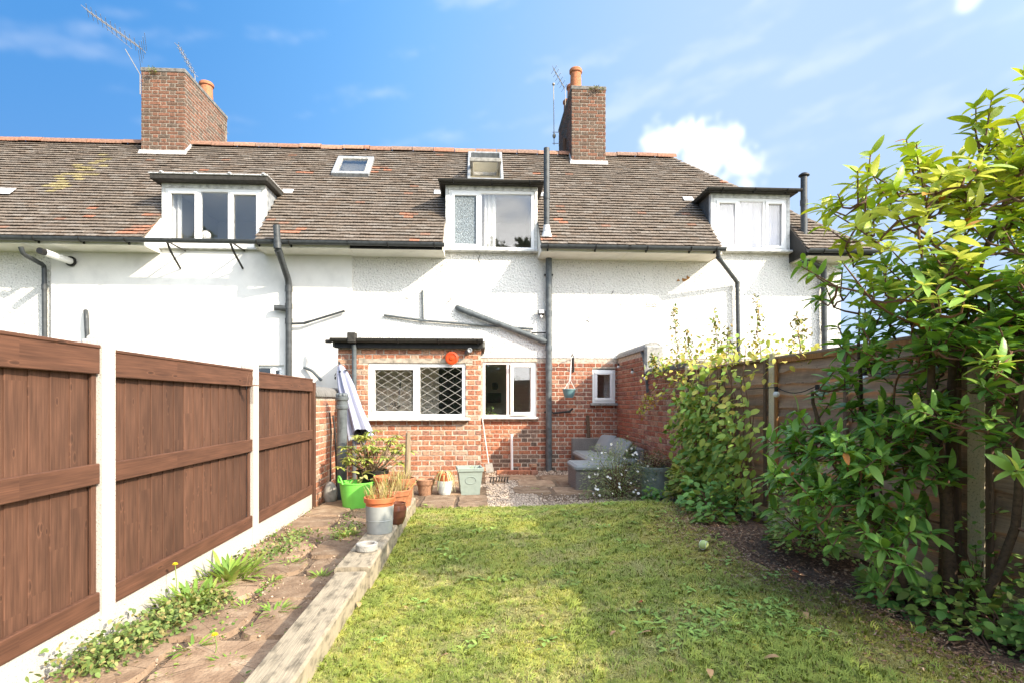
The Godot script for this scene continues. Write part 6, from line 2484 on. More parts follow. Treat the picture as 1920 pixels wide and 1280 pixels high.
func laurel() -> void:
	var o := thing("laurel_bush", "tall glossy leaved bush arching over the lap fence with reddish shoots", "bush")
	var base := Vector3(2.28, 0.2, -2.75)
	# volumes the shoots grow through: centre, radii, how many shoots
	var zones := [
		[Vector3(2.22, 1.98, -2.55), Vector3(0.66, 0.56, 0.60), 200],
		[Vector3(2.18, 1.4, -2.6), Vector3(0.48, 0.42, 0.5), 95],
		[Vector3(1.93, 0.9, -2.9), Vector3(0.45, 0.40, 0.46), 135],
		[Vector3(2.7, 2.33, -2.4), Vector3(0.5, 0.52, 0.55), 125],
		[Vector3(2.3, 1.2, -2.1), Vector3(0.3, 0.5, 0.25), 10],
		[Vector3(2.75, 1.45, -2.35), Vector3(0.35, 0.6, 0.4), 60],
		[Vector3(2.5, 1.7, -2.6), Vector3(0.45, 0.4, 0.5), 60],
		[Vector3(1.88, 0.58, -2.5), Vector3(0.24, 0.16, 0.2), 7],
	]
	var tips := []
	for z in zones:
		for i in z[2]:
			var d := any_dir() * pow(rng.randf(), 0.33)
			var p: Vector3 = z[0] + d * z[1]
			if p.y < 0.42:
				continue
			tips.append([p, (p - Vector3(2.3, 0.9, -2.7)).normalized()])
	# trunks
	var bark := Shape.new()
	var trunks := [
		[base + Vector3(0.05, -0.1, 0.1), base + Vector3(0.0, 0.55, 0.1), base + Vector3(-0.12, 1.1, 0.15), base + Vector3(-0.1, 1.75, 0.2)],
		[base + Vector3(0.1, -0.1, -0.05), base + Vector3(0.12, 0.6, -0.02), base + Vector3(0.05, 1.3, 0.1), base + Vector3(0.2, 2.1, 0.25)],
		[base + Vector3(-0.05, -0.1, 0.02), base + Vector3(-0.22, 0.35, -0.05), base + Vector3(-0.42, 0.75, -0.15), base + Vector3(-0.5, 1.1, -0.2)],
		[base + Vector3(0.0, -0.1, 0.2), base + Vector3(0.05, 0.5, 0.4), base + Vector3(-0.05, 1.1, 0.55), base + Vector3(0.05, 1.6, 0.6)],
		[base + Vector3(-0.02, -0.1, -0.1), base + Vector3(-0.1, 0.4, -0.25), base + Vector3(-0.15, 0.9, -0.3), base + Vector3(-0.2, 1.4, -0.25)],
	]
	var nodes := []
	for k in trunks.size():
		var pts := []
		var t: Array = trunks[k]
		for i in 13:
			var f := i / 12.0 * 3.0
			var j := mini(int(f), 2)
			var a: Vector3 = t[j]
			var b: Vector3 = t[j + 1]
			var pre: Vector3 = t[maxi(j - 1, 0)]
			var post: Vector3 = t[mini(j + 2, 3)]
			pts.append(a.cubic_interpolate(b, pre, post, f - j) + any_dir() * 0.008)
		var r := []
		for i in 13:
			r.append(lerpf(0.036 if k < 2 else 0.022, 0.008, i / 12.0))
		var s := Shape.new()
		s.tube(pts, r, 8)
		part("stem", s, M.bark, o)
		for i in range(3, 13):
			nodes.append(pts[i])
	var twigs := Shape.new()
	var leaves := []
	for q in tips:
		var p: Vector3 = q[0]
		var best := base + Vector3(0, 0.5, 0)
		var far := 99.0
		for n in nodes:
			var dd: float = n.distance_to(p) + maxf(0.0, n.y - p.y) * 1.5
			if dd < far:
				far = dd
				best = n
		var bend := best.lerp(p, 0.55) + Vector3(0, -0.06, 0) + any_dir() * 0.03
		twigs.tube([best, best.lerp(bend, 0.5) + any_dir() * 0.012, bend, p], [0.0065, 0.0055, 0.0045, 0.003], 5)
		nodes.append(bend)
		var grow: Vector3 = (p - bend).normalized() * 0.6 + q[1] * 0.5 + Vector3(0, 0.35, 0)
		grow = grow.normalized()
		# a whorl at the tip, looser leaves below it
		var n := rng.randi_range(3, 6)
		var g := rng.randf() * TAU
		var side := grow.cross(Vector3(0.3, 0.2, 1.0)).normalized()
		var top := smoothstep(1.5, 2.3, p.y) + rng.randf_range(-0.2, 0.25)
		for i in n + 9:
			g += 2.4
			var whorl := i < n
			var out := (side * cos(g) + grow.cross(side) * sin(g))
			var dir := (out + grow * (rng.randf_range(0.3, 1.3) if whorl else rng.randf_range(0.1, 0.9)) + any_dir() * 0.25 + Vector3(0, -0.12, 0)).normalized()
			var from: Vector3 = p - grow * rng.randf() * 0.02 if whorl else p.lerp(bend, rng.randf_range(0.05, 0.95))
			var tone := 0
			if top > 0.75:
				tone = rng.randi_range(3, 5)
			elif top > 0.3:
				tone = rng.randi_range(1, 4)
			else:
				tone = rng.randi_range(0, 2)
			if whorl and i < 1 and rng.randf() < 0.12:
				tone = 6
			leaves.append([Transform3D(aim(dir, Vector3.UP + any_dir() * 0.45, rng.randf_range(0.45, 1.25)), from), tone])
	part("twig", twigs, M.twig, o)
	tag(o.get_child(o.get_child_count() - 1), "", "", "", "stuff")
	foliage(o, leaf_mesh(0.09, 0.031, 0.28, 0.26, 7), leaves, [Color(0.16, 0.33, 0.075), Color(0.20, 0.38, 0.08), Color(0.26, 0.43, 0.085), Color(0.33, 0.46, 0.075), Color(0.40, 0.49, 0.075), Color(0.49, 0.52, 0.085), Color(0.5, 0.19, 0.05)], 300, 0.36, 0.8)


func climber() -> void:
	var o := thing("climbing_creeper", "yellow green climbing creeper spilling over the lap fence and brick wall", "climber")
	var leaves := []
	var stems := Shape.new()
	for i in 34:
		var d := rng.randf_range(4.76, 6.4)
		var x := 2.4
		var p := Vector3(x, 0.25, -d)
		var pts := [p]
		var tall := rng.randf_range(0.9, 1.55)
		for k in 6:
			p += Vector3(rng.randfn(-0.01, 0.02), tall / 6.0, rng.randfn(0, 0.06))
			p.x = minf(p.x, 2.45)
			pts.append(p)
		stems.tube(pts, [0.008, 0.008, 0.007, 0.006, 0.005, 0.004, 0.003], 5)
		for j in 74:
			var t := rng.randf() * 5.99
			if sin(t * 2.3 + d * 5.0) < -0.55:
				continue
			var c: Vector3 = pts[int(t)].lerp(pts[int(t) + 1], t - int(t))
			c += Vector3(-absf(rng.randfn(0.02, 0.07)), rng.randfn(0, 0.08) + 0.09 * sin(d * 9.0), rng.randfn(0, 0.14))
			if c.y < 0.2:
				continue
			var high := smoothstep(1.0, 1.7, c.y + rng.randfn(0, 0.15))
			var tone := rng.randi_range(2, 5) if rng.randf() < high else rng.randi_range(0, 3)
			leaves.append([Transform3D(aim(Vector3(-0.6, -0.35, rng.randfn(0, 0.7)) + any_dir() * 0.75, Vector3(-0.5, 1, 0.3) + any_dir() * 0.6, rng.randf_range(0.6, 1.15)), c), tone])
	part("stem", stems, M.twig, o)
	# mop of growth on top of the fence and along the wall head
	for i in 430:
		var d := rng.randf_range(4.1, 7.9)
		var w := 1.0 - absf(d - 6.2) / 2.2
		var c := Vector3(2.45 + rng.randfn(0, 0.12), 1.6 + rng.randfn(0.02, 0.09) + 0.16 * maxf(0.0, w) * rng.randf() + (0.05 if d > 6.7 else 0.0), -d)
		leaves.append([Transform3D(aim(any_dir() + Vector3(-0.4, -0.2, 0.3), Vector3.UP + any_dir() * 0.5, rng.randf_range(0.4, 0.85)), c), rng.randi_range(2, 5)])
	# trailing spray across the brick
	for q in [[beside(1290, 700, 2.42), beside(1215, 760, 2.4)], [beside(1225, 730, 2.4), beside(1205, 775, 2.38)]]:
		var ss := Shape.new()
		ss.tube([q[0], q[0].lerp(q[1], 0.5) + Vector3(-0.03, 0.06, 0), q[1]], 0.004, 5)
		part("stem", ss, M.twig, o)
		for i in 70:
			var c: Vector3 = q[0].lerp(q[1], rng.randf()) + any_dir() * 0.06 + Vector3(-0.03, 0, 0)
			leaves.append([Transform3D(aim(any_dir() + Vector3(-0.4, -0.4, 0), Vector3.UP + any_dir() * 0.4, rng.randf_range(0.4, 0.7)), c), rng.randi_range(3, 6)])
	foliage(o, leaf_mesh(0.085, 0.05, 0.15, 0.25, 5), leaves, [Color(0.16, 0.29, 0.05), Color(0.21, 0.35, 0.065), Color(0.29, 0.42, 0.07), Color(0.40, 0.46, 0.08), Color(0.52, 0.48, 0.10), Color(0.52, 0.41, 0.08), Color(0.54, 0.32, 0.08)], 300, 0.55, 0.6)
	# upright sprays against the white wall
	var sprays := [[1265, 575, 690, 6.9, "tall thin leafy shoot rising above the brick wall head"], [1342, 585, 690, 6.3, "forked leafy shoot against white wall over the creeper"], [1420, 560, 690, 5.8, "slender leafy shoot beside the thin drainpipe"], [1494, 585, 680, 5.0, "bushy golden shoot above the lap fence's concrete post"], [1225, 665, 700, 7.4, "short golden spray on the stepped brick wall's coping"], [1365, 615, 700, 6.1, "short leafy shoot between two taller creeper shoots"], [1290, 620, 690, 6.7, "second leafy shoot next to the tallest one on the wall"]]
	for q in sprays:
		var foot := at(q[0] + 6, q[2], q[3])
		var head := at(q[0], q[1], q[3])
		var n := thing("creeper_shoot", q[4], "plant", foot, "")
		var ss := Shape.new()
		var pts := []
		for i in 7:
			pts.append((head - foot) * (i / 6.0) + any_dir() * 0.02 * (1.0 if i > 0 else 0.0))
		ss.tube(pts, [0.006, 0.0055, 0.005, 0.0045, 0.004, 0.003, 0.002], 5)
		part("stem", ss, M.twig, n)
		var ls := []
		for i in 150:
			var t := pow(rng.randf(), 0.8) * 5.99
			var c: Vector3 = pts[int(t)].lerp(pts[int(t) + 1], t - int(t))
			var wide := 0.075 * (1.0 - t / 7.5)
			c += Vector3(rng.randfn(0, wide), rng.randfn(0, 0.03), rng.randfn(0, wide))
			ls.append([Transform3D(aim(any_dir() + Vector3(0, -0.1, 0.2), Vector3.UP + any_dir() * 0.6, rng.randf_range(0.5, 1.0)), c), rng.randi_range(0, 4)])
		foliage(n, leaf_mesh(0.05, 0.028, 0.2, 0.2, 4), ls, [Color(0.11, 0.16, 0.035), Color(0.16, 0.21, 0.045), Color(0.24, 0.25, 0.06), Color(0.30, 0.25, 0.06), Color(0.34, 0.23, 0.07)], 0, 0.6, 0.5)


func mound(called: String, label: String, category: String, c: Vector3, r: Vector3, n: int, size: float, palette: Array, singles: int, m: Mesh, stems := 14, group := "") -> Node3D:
	var o := thing(called, label, category, c, group)
	var s := Shape.new()
	var ls := []
	for i in stems:
		var d := any_dir()
		d.y = absf(d.y) + 0.25
		var e := d.normalized() * r * rng.randf_range(0.6, 0.95)
		s.tube([Vector3(rng.randfn(0, 0.03), 0, rng.randfn(0, 0.03)), e * Vector3(0.45, 0.6, 0.45), e], [0.006, 0.004, 0.002], 5)
	part("stem", s, M.twig, o)
	for i in n:
		var d := any_dir()
		d.y = absf(d.y) * 1.1 - 0.05
		var p := d.normalized() * pow(rng.randf(), 0.28) * r * (1.0 + 0.18 * sin(d.x * 7.0 + d.z * 5.0))
		if p.y < 0.0:
			p.y = absf(p.y) * 0.3
		ls.append([Transform3D(aim(d * Vector3(1, 0.3, 1) + any_dir() * 0.5, Vector3.UP + any_dir() * 0.5, size * rng.randf_range(0.6, 1.2)), p), rng.randi() % palette.size()])
	foliage(o, m, ls, palette, singles, 0.5, 0.55)
	return o


func low_shrubs() -> void:
	var round_leaf := leaf_mesh(0.05, 0.034, 0.15, 0.15, 4)
	var broad := leaf_mesh(0.075, 0.055, 0.15, 0.3, 5)
	var lime := [Color(0.25, 0.38, 0.08), Color(0.33, 0.45, 0.09), Color(0.19, 0.30, 0.06), Color(0.42, 0.47, 0.14)]
	var deep := [Color(0.11, 0.25, 0.055), Color(0.15, 0.30, 0.065), Color(0.19, 0.35, 0.07)]
	var a := beside(1530, 990, 2.22)
	mound("small_shrub", "low lime green shrub of small leaves against the concrete fence post", "shrub", Vector3(2.22, 0.28, -3.72), Vector3(0.27, 0.52, 0.40), 1700, 0.8, lime, 60, round_leaf, 18)
	mound("ground_plant", "dark green broad leaved plant under the creeper by the fence post", "plant", Vector3(2.15, 0.22, -5.15), Vector3(0.32, 0.3, 0.5), 320, 1.0, deep, 60, broad)
	mound("ground_plant", "small bright leafed plant at the edge of the soil bed", "plant", Vector3(1.98, 0.21, -4.72), Vector3(0.14, 0.12, 0.16), 60, 0.95, [Color(0.13, 0.24, 0.04), Color(0.1, 0.2, 0.035)], 60, broad, 6)
	mound("ground_plant", "yellow green leafy plant below the creeper beside the parasol foot", "plant", Vector3(2.2, 0.2, -5.9), Vector3(0.22, 0.42, 0.32), 380, 0.95, [Color(0.2, 0.25, 0.04), Color(0.33, 0.31, 0.06), Color(0.13, 0.2, 0.035)], 60, broad)
	mound("ground_plant", "spreading leafy plant around the laurel's trunks", "plant", Vector3(2.3, 0.2, -2.6), Vector3(0.26, 0.22, 0.36), 300, 0.8, deep + [Color(0.19, 0.28, 0.06)], 80, broad)
	mound("ground_plant", "leafy clump beneath the bush near the red fallen leaves", "plant", Vector3(2.2, 0.2, -2.9), Vector3(0.17, 0.18, 0.22), 150, 0.85, deep + lime.slice(0, 1), 60, broad)
	mound("ground_plant", "small lime sprig growing among the bush's lowest leaves", "plant", Vector3(2.3, 0.2, -2.35), Vector3(0.26, 0.24, 0.3), 200, 0.7, lime, 40, round_leaf)
	mound("ground_plant", "mass of leaves filling the bed's near corner against the gravel board", "plant", Vector3(2.36, 0.2, -2.0), Vector3(0.22, 0.34, 0.4), 420, 0.85, deep + lime.slice(0, 2), 60, broad)
	mound("ground_plant", "leafy stems between the laurel's trunks and the fence's concrete post", "plant", Vector3(2.42, 0.22, -2.62), Vector3(0.12, 0.5, 0.3), 240, 0.8, deep + lime.slice(0, 1), 40, round_leaf)
	mound("ground_plant", "single low broad leaved sprig on bare soil below the bush", "plant", Vector3(2.16, 0.2, -2.33), Vector3(0.09, 0.1, 0.09), 9, 1.1, deep, 9, broad, 4)
	mound("ground_plant", "green weed tuft creeping around the large grey planter", "plant", Vector3(2.2, 0.05, -6.72), Vector3(0.3, 0.16, 0.2), 160, 0.8, deep, 30, broad, 8)


func long_leaf_plant(called: String, label: String, where: Vector3, n: int, length: float, palette: Array, droop: float, up: float) -> void:
	var o := thing(called, label, "plant", where)
	for i in n:
		var s := Shape.new()
		var g := rng.randf() * TAU
		var dir := Vector3(cos(g), 0, sin(g))
		var l := length * rng.randf_range(0.6, 1.1)
		var pts := []
		for k in 6:
			var t := k / 5.0
			pts.append(dir * l * t * (1.0 - up * 0.4) + Vector3.UP * (l * up * t - droop * l * t * t))
		var side := Vector3(-dir.z, 0, dir.x)
		for k in 5:
			var w0 := 0.007 * (1.0 - k / 5.0) + 0.001
			var w1 := 0.007 * (1.0 - (k + 1) / 5.0) + 0.001
			s.quad(pts[k] - side * w0, pts[k] + side * w0, pts[k + 1] + side * w1, pts[k + 1] - side * w1, Vector3.UP)
		part("leaf", s, leafy(palette[i % palette.size()].linear_to_srgb(), 0.6, 0.4), o)


func potted_plants() -> void:
	# rhododendron in the black pot
	var o := thing("rhododendron", "rhododendron with yellow green leaf whorls in the black pot", "plant", Vector3(-1.3, 0.36, -7.0))
	var ls := []
	var tips := []
	for i in 46:
		var g := rng.randf() * TAU
		var r := 0.36 * sqrt(rng.randf())
		tips.append(Vector3(cos(g) * r * 1.15 + 0.06, rng.randf_range(0.22, 0.56) - r * 0.25, sin(g) * r))
	tips.append_array([Vector3(-0.33, 0.12, 0.25), Vector3(0.42, 0.36, 0.3), Vector3(0.48, 0.3, 0.2)])
	for p in tips:
		var s := Shape.new()
		s.tube([Vector3(rng.randfn(0, 0.03), 0, rng.randfn(0, 0.03)), p * Vector3(0.5, 0.55, 0.5) + Vector3(0, -0.03, 0), p], [0.008, 0.006, 0.004], 6)
		part("stem", s, M.stake, o)
		var g := rng.randf() * TAU
		for k in 11:
			g += 2.4
			var dir := Vector3(cos(g), rng.randf_range(-0.25, 0.45), sin(g))
			ls.append([Transform3D(aim(dir, Vector3.UP, rng.randf_range(0.7, 1.1)), p), rng.randi() % 4])
	foliage(o, leaf_mesh(0.11, 0.034, 0.2, 0.3, 5), ls, [Color(0.24, 0.30, 0.06), Color(0.33, 0.36, 0.075), Color(0.42, 0.42, 0.1), Color(0.19, 0.25, 0.05)], 120, 0.5, 0.5)
	mound("house_plant", "bright green leafy plant standing inside the kitchen window", "plant", at(915, 784, WALL_D + 0.36), Vector3(0.14, 0.2, 0.1), 70, 1.0, [Color(0.2, 0.4, 0.08), Color(0.28, 0.48, 0.1)], 20, leaf_mesh(0.09, 0.02, 0.2, 0.4, 5), 6)
	# tufts of weed on the chimney tops
	mound("chimney_weed", "little green weed tuft on the narrow chimney's top edge", "plant", at(1118, 170, 11.95), Vector3(0.14, 0.09, 0.08), 90, 0.7, [Color(0.16, 0.17, 0.05), Color(0.26, 0.24, 0.08)], 0, leaf_mesh(0.07, 0.02, 0.2, 0.3, 4), 6)
	mound("chimney_weed", "tiny green weed tuft on the broad chimney's top course", "plant", at(284, 134, 11.9), Vector3(0.08, 0.08, 0.06), 60, 0.7, [Color(0.2, 0.24, 0.05), Color(0.28, 0.3, 0.08)], 0, leaf_mesh(0.07, 0.02, 0.2, 0.3, 4), 5)
	# pale wilting leaf sprig in the green tub
	mound("leaf_sprig", "pale yellow leaf sprig drooping over the green tub", "plant", Vector3(-1.36, 0.33, -6.72), Vector3(0.1, 0.12, 0.08), 12, 1.3, [Color(0.5, 0.48, 0.2), Color(0.42, 0.42, 0.14)], 12, leaf_mesh(0.09, 0.045, 0.15, 0.4, 5), 4)
	# dry grass in the orange pots
	var straw := [Color(0.42, 0.32, 0.13), Color(0.34, 0.3, 0.1), Color(0.25, 0.26, 0.07), Color(0.46, 0.36, 0.2)]
	var b := on_ground(707, 1003, 0.182) + Vector3(0, 0.25, -0.11)
	dry_grass("dry grass sprouting from the pot in the grey bucket", b, 0.1, 160, 0.15, straw)
	dry_grass("dry grass tuft in the wide terracotta pot on the sleeper", Vector3(-0.79, 0.39, -5.35), 0.12, 150, 0.2, straw)
	dry_grass("dry grass tuft in the tall terracotta pot by the stake", Vector3(-0.8, 0.43, -5.85), 0.11, 110, 0.16, straw)
	var w := on_ground(833, 931) + Vector3(0, 0.3, -0.09)
	long_leaf_plant("spider_plant", "pale striped spider plant arching out of the orange inner pot", w, 46, 0.34, [Color(0.42, 0.44, 0.2), Color(0.5, 0.46, 0.27), Color(0.3, 0.34, 0.13)], 1.35, 0.75)
	long_leaf_plant("seedling", "short green leafy plant in the sage square planter", on_ground(880, 928) + Vector3(0.05, 0.31, -0.14), 9, 0.14, [Color(0.12, 0.2, 0.05), Color(0.2, 0.27, 0.08)], 0.4, 0.9)
	# dried plant in the large dark planter
	var lp := on_ground(1240, 935) + Vector3(-0.02, 0.31, -0.2)
	mound("dried_plant", "brown dried bushy plant in the large grey planter", "plant", lp, Vector3(0.27, 0.3, 0.24), 1500, 0.55, [Color(0.3, 0.19, 0.1), Color(0.2, 0.2, 0.08), Color(0.36, 0.27, 0.15), Color(0.22, 0.24, 0.08)], 0, leaf_mesh(0.05, 0.022, 0.2, 0.3, 4), 60)
	long_leaf_plant("young_weed", "green weed tuft between patio slabs in front of the footstool", Vector3(0.78, 0.02, -7.95), 12, 0.13, [Color(0.15, 0.24, 0.05), Color(0.2, 0.3, 0.07)], 0.5, 0.5)
	long_leaf_plant("young_weed", "lone weed rosette on the paving before the clay pot", Vector3(-0.62, 0.02, -6.75), 12, 0.13, [Color(0.15, 0.24, 0.05), Color(0.24, 0.3, 0.07)], 0.5, 0.55)


func dry_grass(label: String, where: Vector3, r: float, n: int, tall: float, palette: Array) -> void:
	var o := thing("dry_grass", label, "grass", where)
	var ls := []
	for i in n:
		var g := rng.randf() * TAU
		var p := Vector3(cos(g), 0, sin(g)) * r * sqrt(rng.randf())
		var d := Vector3(p.x * 2.0 + rng.randfn(0, 0.25), 1.0, p.z * 2.0 + rng.randfn(0, 0.25))
		ls.append([Transform3D(aim(d, any_dir(), rng.randf_range(0.5, 1.15)), p), rng.randi() % palette.size()])
	foliage(o, leaf_mesh(tall, 0.0055, 0.1, 0.2, 4), ls, palette, 0, 0.8, 0.4)


func daisies() -> void:
	var c := on_ground(1185, 930) + Vector3(0, 0, -0.3)
	c.x = 1.78
	var o := mound("daisy_plant", "airy daisy plant with tiny white flowers next to the rattan footstool", "plant", Vector3(c.x, 0.02, -7.25), Vector3(0.47, 0.68, 0.38), 6500, 0.62, [Color(0.2, 0.28, 0.08), Color(0.28, 0.34, 0.12), Color(0.15, 0.23, 0.07), Color(0.34, 0.33, 0.17)], 0, leaf_mesh(0.05, 0.012, 0.2, 0.3, 4), 70)
	# flowers: petals around a yellow eye
	var petals := Shape.new()
	for i in 9:
		var g := TAU * i / 9.0
		var d := Vector3(cos(g), 0.1, sin(g))
		var side := Vector3(-sin(g), 0, cos(g)) * 0.0034
		petals.quad(d * 0.003 - side * 0.5, d * 0.003 + side * 0.5, d * 0.012 + side, d * 0.012 - side, Vector3.UP)
	var pm := petals.mesh()
	var eye := Shape.new()
	eye.ball(Vector3(0, 0.001, 0), Vector3(0.0035, 0.002, 0.0035), 7, 4)
	var em := eye.mesh()
	var ym := mat(lin(0.6, 0.42, 0.04), 0.8)
	for i in 60:
		var d := any_dir()
		d.y = absf(d.y) * 1.2 - 0.1
		d.z = absf(d.z) * 0.9 + 0.1
		var p := d.normalized() * Vector3(0.44, 0.68, 0.4) * rng.randf_range(0.86, 1.08)
		if p.y < 0.06:
			p.y = 0.06 + rng.randf() * 0.2
		var bs := aim(Vector3(rng.randfn(), rng.randfn(), rng.randfn()), Vector3(0.3, 0.7, 0.8) + any_dir() * 0.4, rng.randf_range(0.9, 1.5))
		var f := put("flower", pm, M.white, o, Transform3D(bs, p))
		put("flower_eye", em, ym, f)


func weeds() -> void:
	var toothed := leaf_mesh(0.12, 0.02, 0.25, 0.35, 6)
	var small := leaf_mesh(0.024, 0.016, 0.15, 0.2, 4)
	# big upright rosettes along the gravel board
	var specs := [
		[430, 1085, 0.26, 44, 0.75, "tallest green dandelion clump against the fence's gravel board"],
		[360, 1135, 0.22, 40, 0.75, "second green dandelion clump beside the fence's gravel board"],
		[395, 1110, 0.16, 24, 0.6, "mid sized dandelion clump between two taller ones"],
		[508, 1092, 0.11, 16, 0.3, "low weed rosette in the slab joint before the tall clump"],
		[512, 1150, 0.13, 20, 0.3, "wide low weed between path slabs near the timber"],
		[460, 1140, 0.1, 14, 0.35, "narrow weed tuft in the middle of the path"],
		[360, 1218, 0.13, 14, 0.35, "flat rosette with long leaves on the path"],
		[545, 1058, 0.1, 16, 0.35, "feathery weed patch further up the path"],
		[430, 1240, 0.09, 14, 0.35, "small weed on the joint close to the near timber"],
		[600, 1080, 0.1, 16, 0.45, "weed sprig leaning on the timber's shaded side"],
		[470, 1185, 0.08, 12, 0.3, "flat green weed beside the shadow of the timber"],
		[650, 1005, 0.14, 22, 0.6, "leafy weed growing at the timber's far joint"],
	]
	var greens := [Color(0.13, 0.24, 0.035), Color(0.18, 0.29, 0.045), Color(0.24, 0.31, 0.07), Color(0.1, 0.19, 0.03)]
	for q in specs:
		var p := on_ground(q[0], q[1], 0.015)
		p.x = maxf(p.x, -1.86)
		var o := thing("weed", q[5], "weed", p, "weeds on the garden path")
		var ls := []
		for i in int(q[3] * 2.4):
			var g := rng.randf() * TAU
			var d := Vector3(cos(g), q[4] * rng.randf_range(0.7, 3.6), sin(g))
			var off: Vector3 = Vector3(cos(g), 0, sin(g)) * rng.randf() * q[2] * 0.6
			ls.append([Transform3D(aim(d, Vector3.UP, q[2] / 0.17 * rng.randf_range(0.4, 1.1)), off), rng.randi() % 4])
		foliage(o, toothed, ls, greens, ls.size(), 0.6, 0.55)
	# yellow dandelion heads
	for q in [[302, 1093, 0.24, "yellow dandelion flower on a tall stalk before the gravel board"], [402, 1190, 0.1, "low yellow dandelion flower above the path slabs"]]:
		var p := on_ground(q[0], q[1] + 40, 0.015)
		p.x = maxf(p.x, -1.85)
		var o := thing("dandelion_flower", q[3], "flower", p)
		var s := Shape.new()
		s.tube([Vector3.ZERO, Vector3(0.01, q[2] * 0.5, 0), Vector3(0.0, q[2], 0)], 0.0025, 6)
		part("stalk", s, leafy(lin(0.2, 0.28, 0.08)), o)
		s = Shape.new()
		for i in 26:
			var g := i * 2.4
			var d := Vector3(cos(g), 0.35 + 0.5 * (i % 3), sin(g)).normalized()
			s.bar(Vector3(0, q[2], 0), Vector3(0, q[2], 0) + d * 0.017, 0.005, 0.0015)
		part("flower_head", s, leafy(lin(0.75, 0.55, 0.02), 0.7), o)
	# creeping mats
	var mats := [[[160, 1262], [250, 1205], [330, 1165], [395, 1130]], [[455, 1065], [520, 1035], [560, 1000]], [[640, 1010], [668, 985]]]
	var labels := ["mat of small scalloped ground ivy along the fence's gravel board", "low creeping weeds along the far gravel board", "leafy weeds in the timber joint behind the clay ring"]
	for k in mats.size():
		var o := thing("ground_ivy", labels[k], "ground ivy")
		var ls := []
		var path_: Array = mats[k]
		for i in [4200, 1300, 400][k]:
			var t := rng.randf() * (path_.size() - 1.001)
			if sin(t * 7.0 + k) + sin(t * 17.0) < -0.35:
				continue
			var a: Array = path_[int(t)]
			var b: Array = path_[int(t) + 1]
			var p := on_ground(lerpf(a[0], b[0], t - int(t)), lerpf(a[1], b[1], t - int(t)), 0.02)
			p += Vector3(rng.randfn(0, 0.075), 0.0, rng.randfn(0, 0.1))
			p.x = clampf(p.x, -1.9, -0.5)
			p.y = absf(rng.randfn(0, [0.06, 0.045, 0.05][k])) * (1.0 - 0.5 * t / path_.size()) + 0.015
			ls.append([Transform3D(aim(any_dir() + Vector3(0.1, 0, 0.3), Vector3.UP + any_dir() * 0.5, rng.randf_range(0.7, 1.4)), p), rng.randi() % 4])
		foliage(o, small, ls, [Color(0.13, 0.2, 0.05), Color(0.18, 0.24, 0.065), Color(0.10, 0.15, 0.04), Color(0.27, 0.24, 0.09)], 60, 0.6, 0.5)
	# clover and small tufts in the slab joints
	var o := []
	for i in 900:
		var d := rng.randf_range(2.3, 6.4)
		var x: float = [-1.4, -0.96, -1.9][i % 3] + rng.randfn(0, 0.035)
		if fposmod(d * 1.7 + x * 3.0, 1.0) > 0.45:
			continue
		o.append([Transform3D(aim(any_dir() + Vector3(0, 0.4, 0), Vector3.UP + any_dir() * 0.4, rng.randf_range(0.5, 1.3)), Vector3(x, 0.02 + absf(rng.randfn(0, 0.012)), -d)), greens[rng.randi() % 4] * rng.randf_range(0.8, 1.2)])
	var tint := leafy(Color.WHITE, 0.6, 0.5)
	tint.vertex_color_use_as_albedo = true
	tag(many("joint_weeds", small, tint, o), "tiny green weeds filling the joints of the path", "weeds")


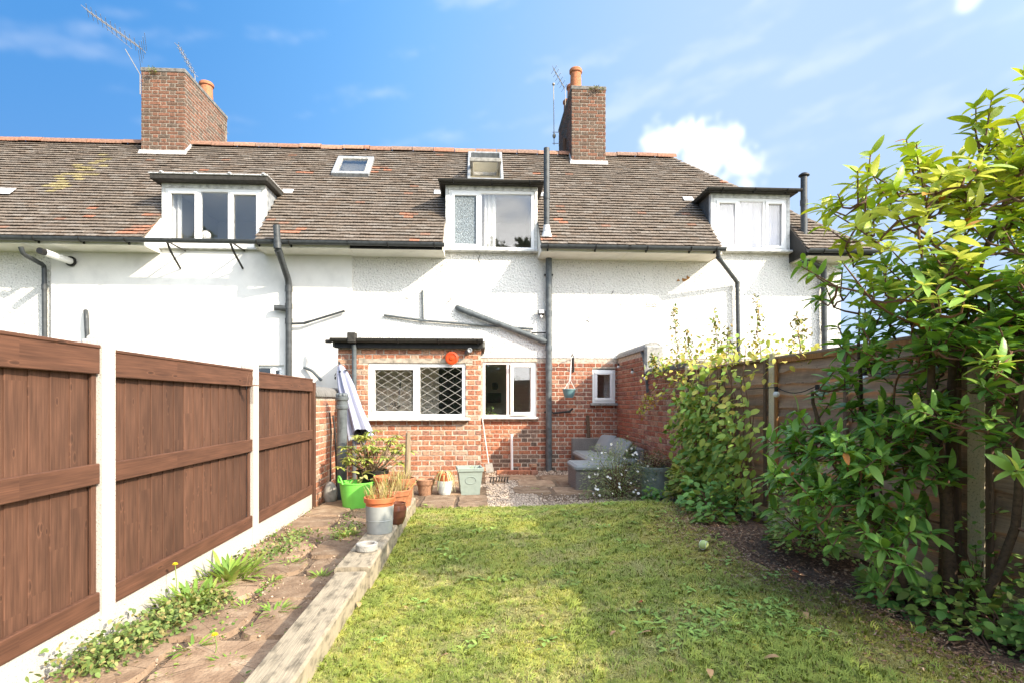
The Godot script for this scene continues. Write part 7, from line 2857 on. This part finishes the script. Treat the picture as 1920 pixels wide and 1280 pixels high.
# ---------- trees behind the camera: seen in the window panes
func trees_behind() -> void:
	var spec := [[-19.5, 17.0, 14.0, "broad green tree behind the garden mirrored in the three light dormer"], [1.5, 19.0, 13.0, "tall green tree behind the garden mirrored in the middle dormer"], [9.0, 20.0, 8.5, "rounded green tree behind the garden towards the sunny side"]]
	var m := leaf_mesh(0.32, 0.2, 0.2, 0.3, 4)
	var hd := thing("added_hedge", "tall green hedge added behind the viewer to darken the pane reflections", "hedge", Vector3(0, 0, 8.2))  # unseen hedge, added so the panes mirror something dark
	var core := Shape.new()
	core.box(Vector3(0, 1.4, 0.5), Vector3(15.0, 2.8, 0.7), Basis(), 0.2)
	part("inner_twigs", core, M.bark, hd)
	var hl := []
	for i in 9000:
		hl.append([Transform3D(aim(any_dir() + Vector3(0, 0, -0.5), Vector3.UP + any_dir(), rng.randf_range(0.4, 0.8)), Vector3(rng.randf_range(-7.6, 7.6), rng.randf_range(0.0, 3.1), rng.randfn(0.1, 0.14))), rng.randi() % 3])
	foliage(hd, m, hl, [Color(0.05, 0.085, 0.02), Color(0.075, 0.11, 0.025), Color(0.1, 0.13, 0.03)], 0, 0.6, 0.5)
	for q in spec:
		var o := thing("garden_tree", q[3], "tree", Vector3(q[0], -0.05, q[1]), "trees at the end of the garden")
		var s := Shape.new()
		s.tube([Vector3.ZERO, Vector3(0.1, q[2] * 0.3, 0), Vector3(-0.1, q[2] * 0.75, 0.1)], [0.28, 0.2, 0.06], 10)
		for i in 9:
			var g := i * 2.4
			var y: float = q[2] * (0.25 + 0.05 * i)
			s.tube([Vector3(0, y, 0), Vector3(cos(g) * 1.2, y + 0.9, sin(g) * 1.2), Vector3(cos(g) * 2.2, y + 1.6, sin(g) * 2.2)], [0.09, 0.06, 0.02], 6)
		part("trunk", s, M.bark, o)
		var ls := []
		for c in 34:
			var d := any_dir()
			var cc: Vector3 = Vector3(0, q[2] * 0.62, 0) + d * Vector3(q[2] * 0.3, q[2] * 0.36, q[2] * 0.3) * pow(rng.randf(), 0.4)
			for i in 230:
				var e := any_dir() * pow(rng.randf(), 0.45) * 0.95
				ls.append([Transform3D(aim(any_dir(), Vector3.UP + any_dir(), rng.randf_range(0.7, 1.3)), cc + e), rng.randi() % 3])
		foliage(o, m, ls, [Color(0.05, 0.085, 0.02), Color(0.075, 0.11, 0.025), Color(0.1, 0.13, 0.03)], 0, 0.6, 0.5)
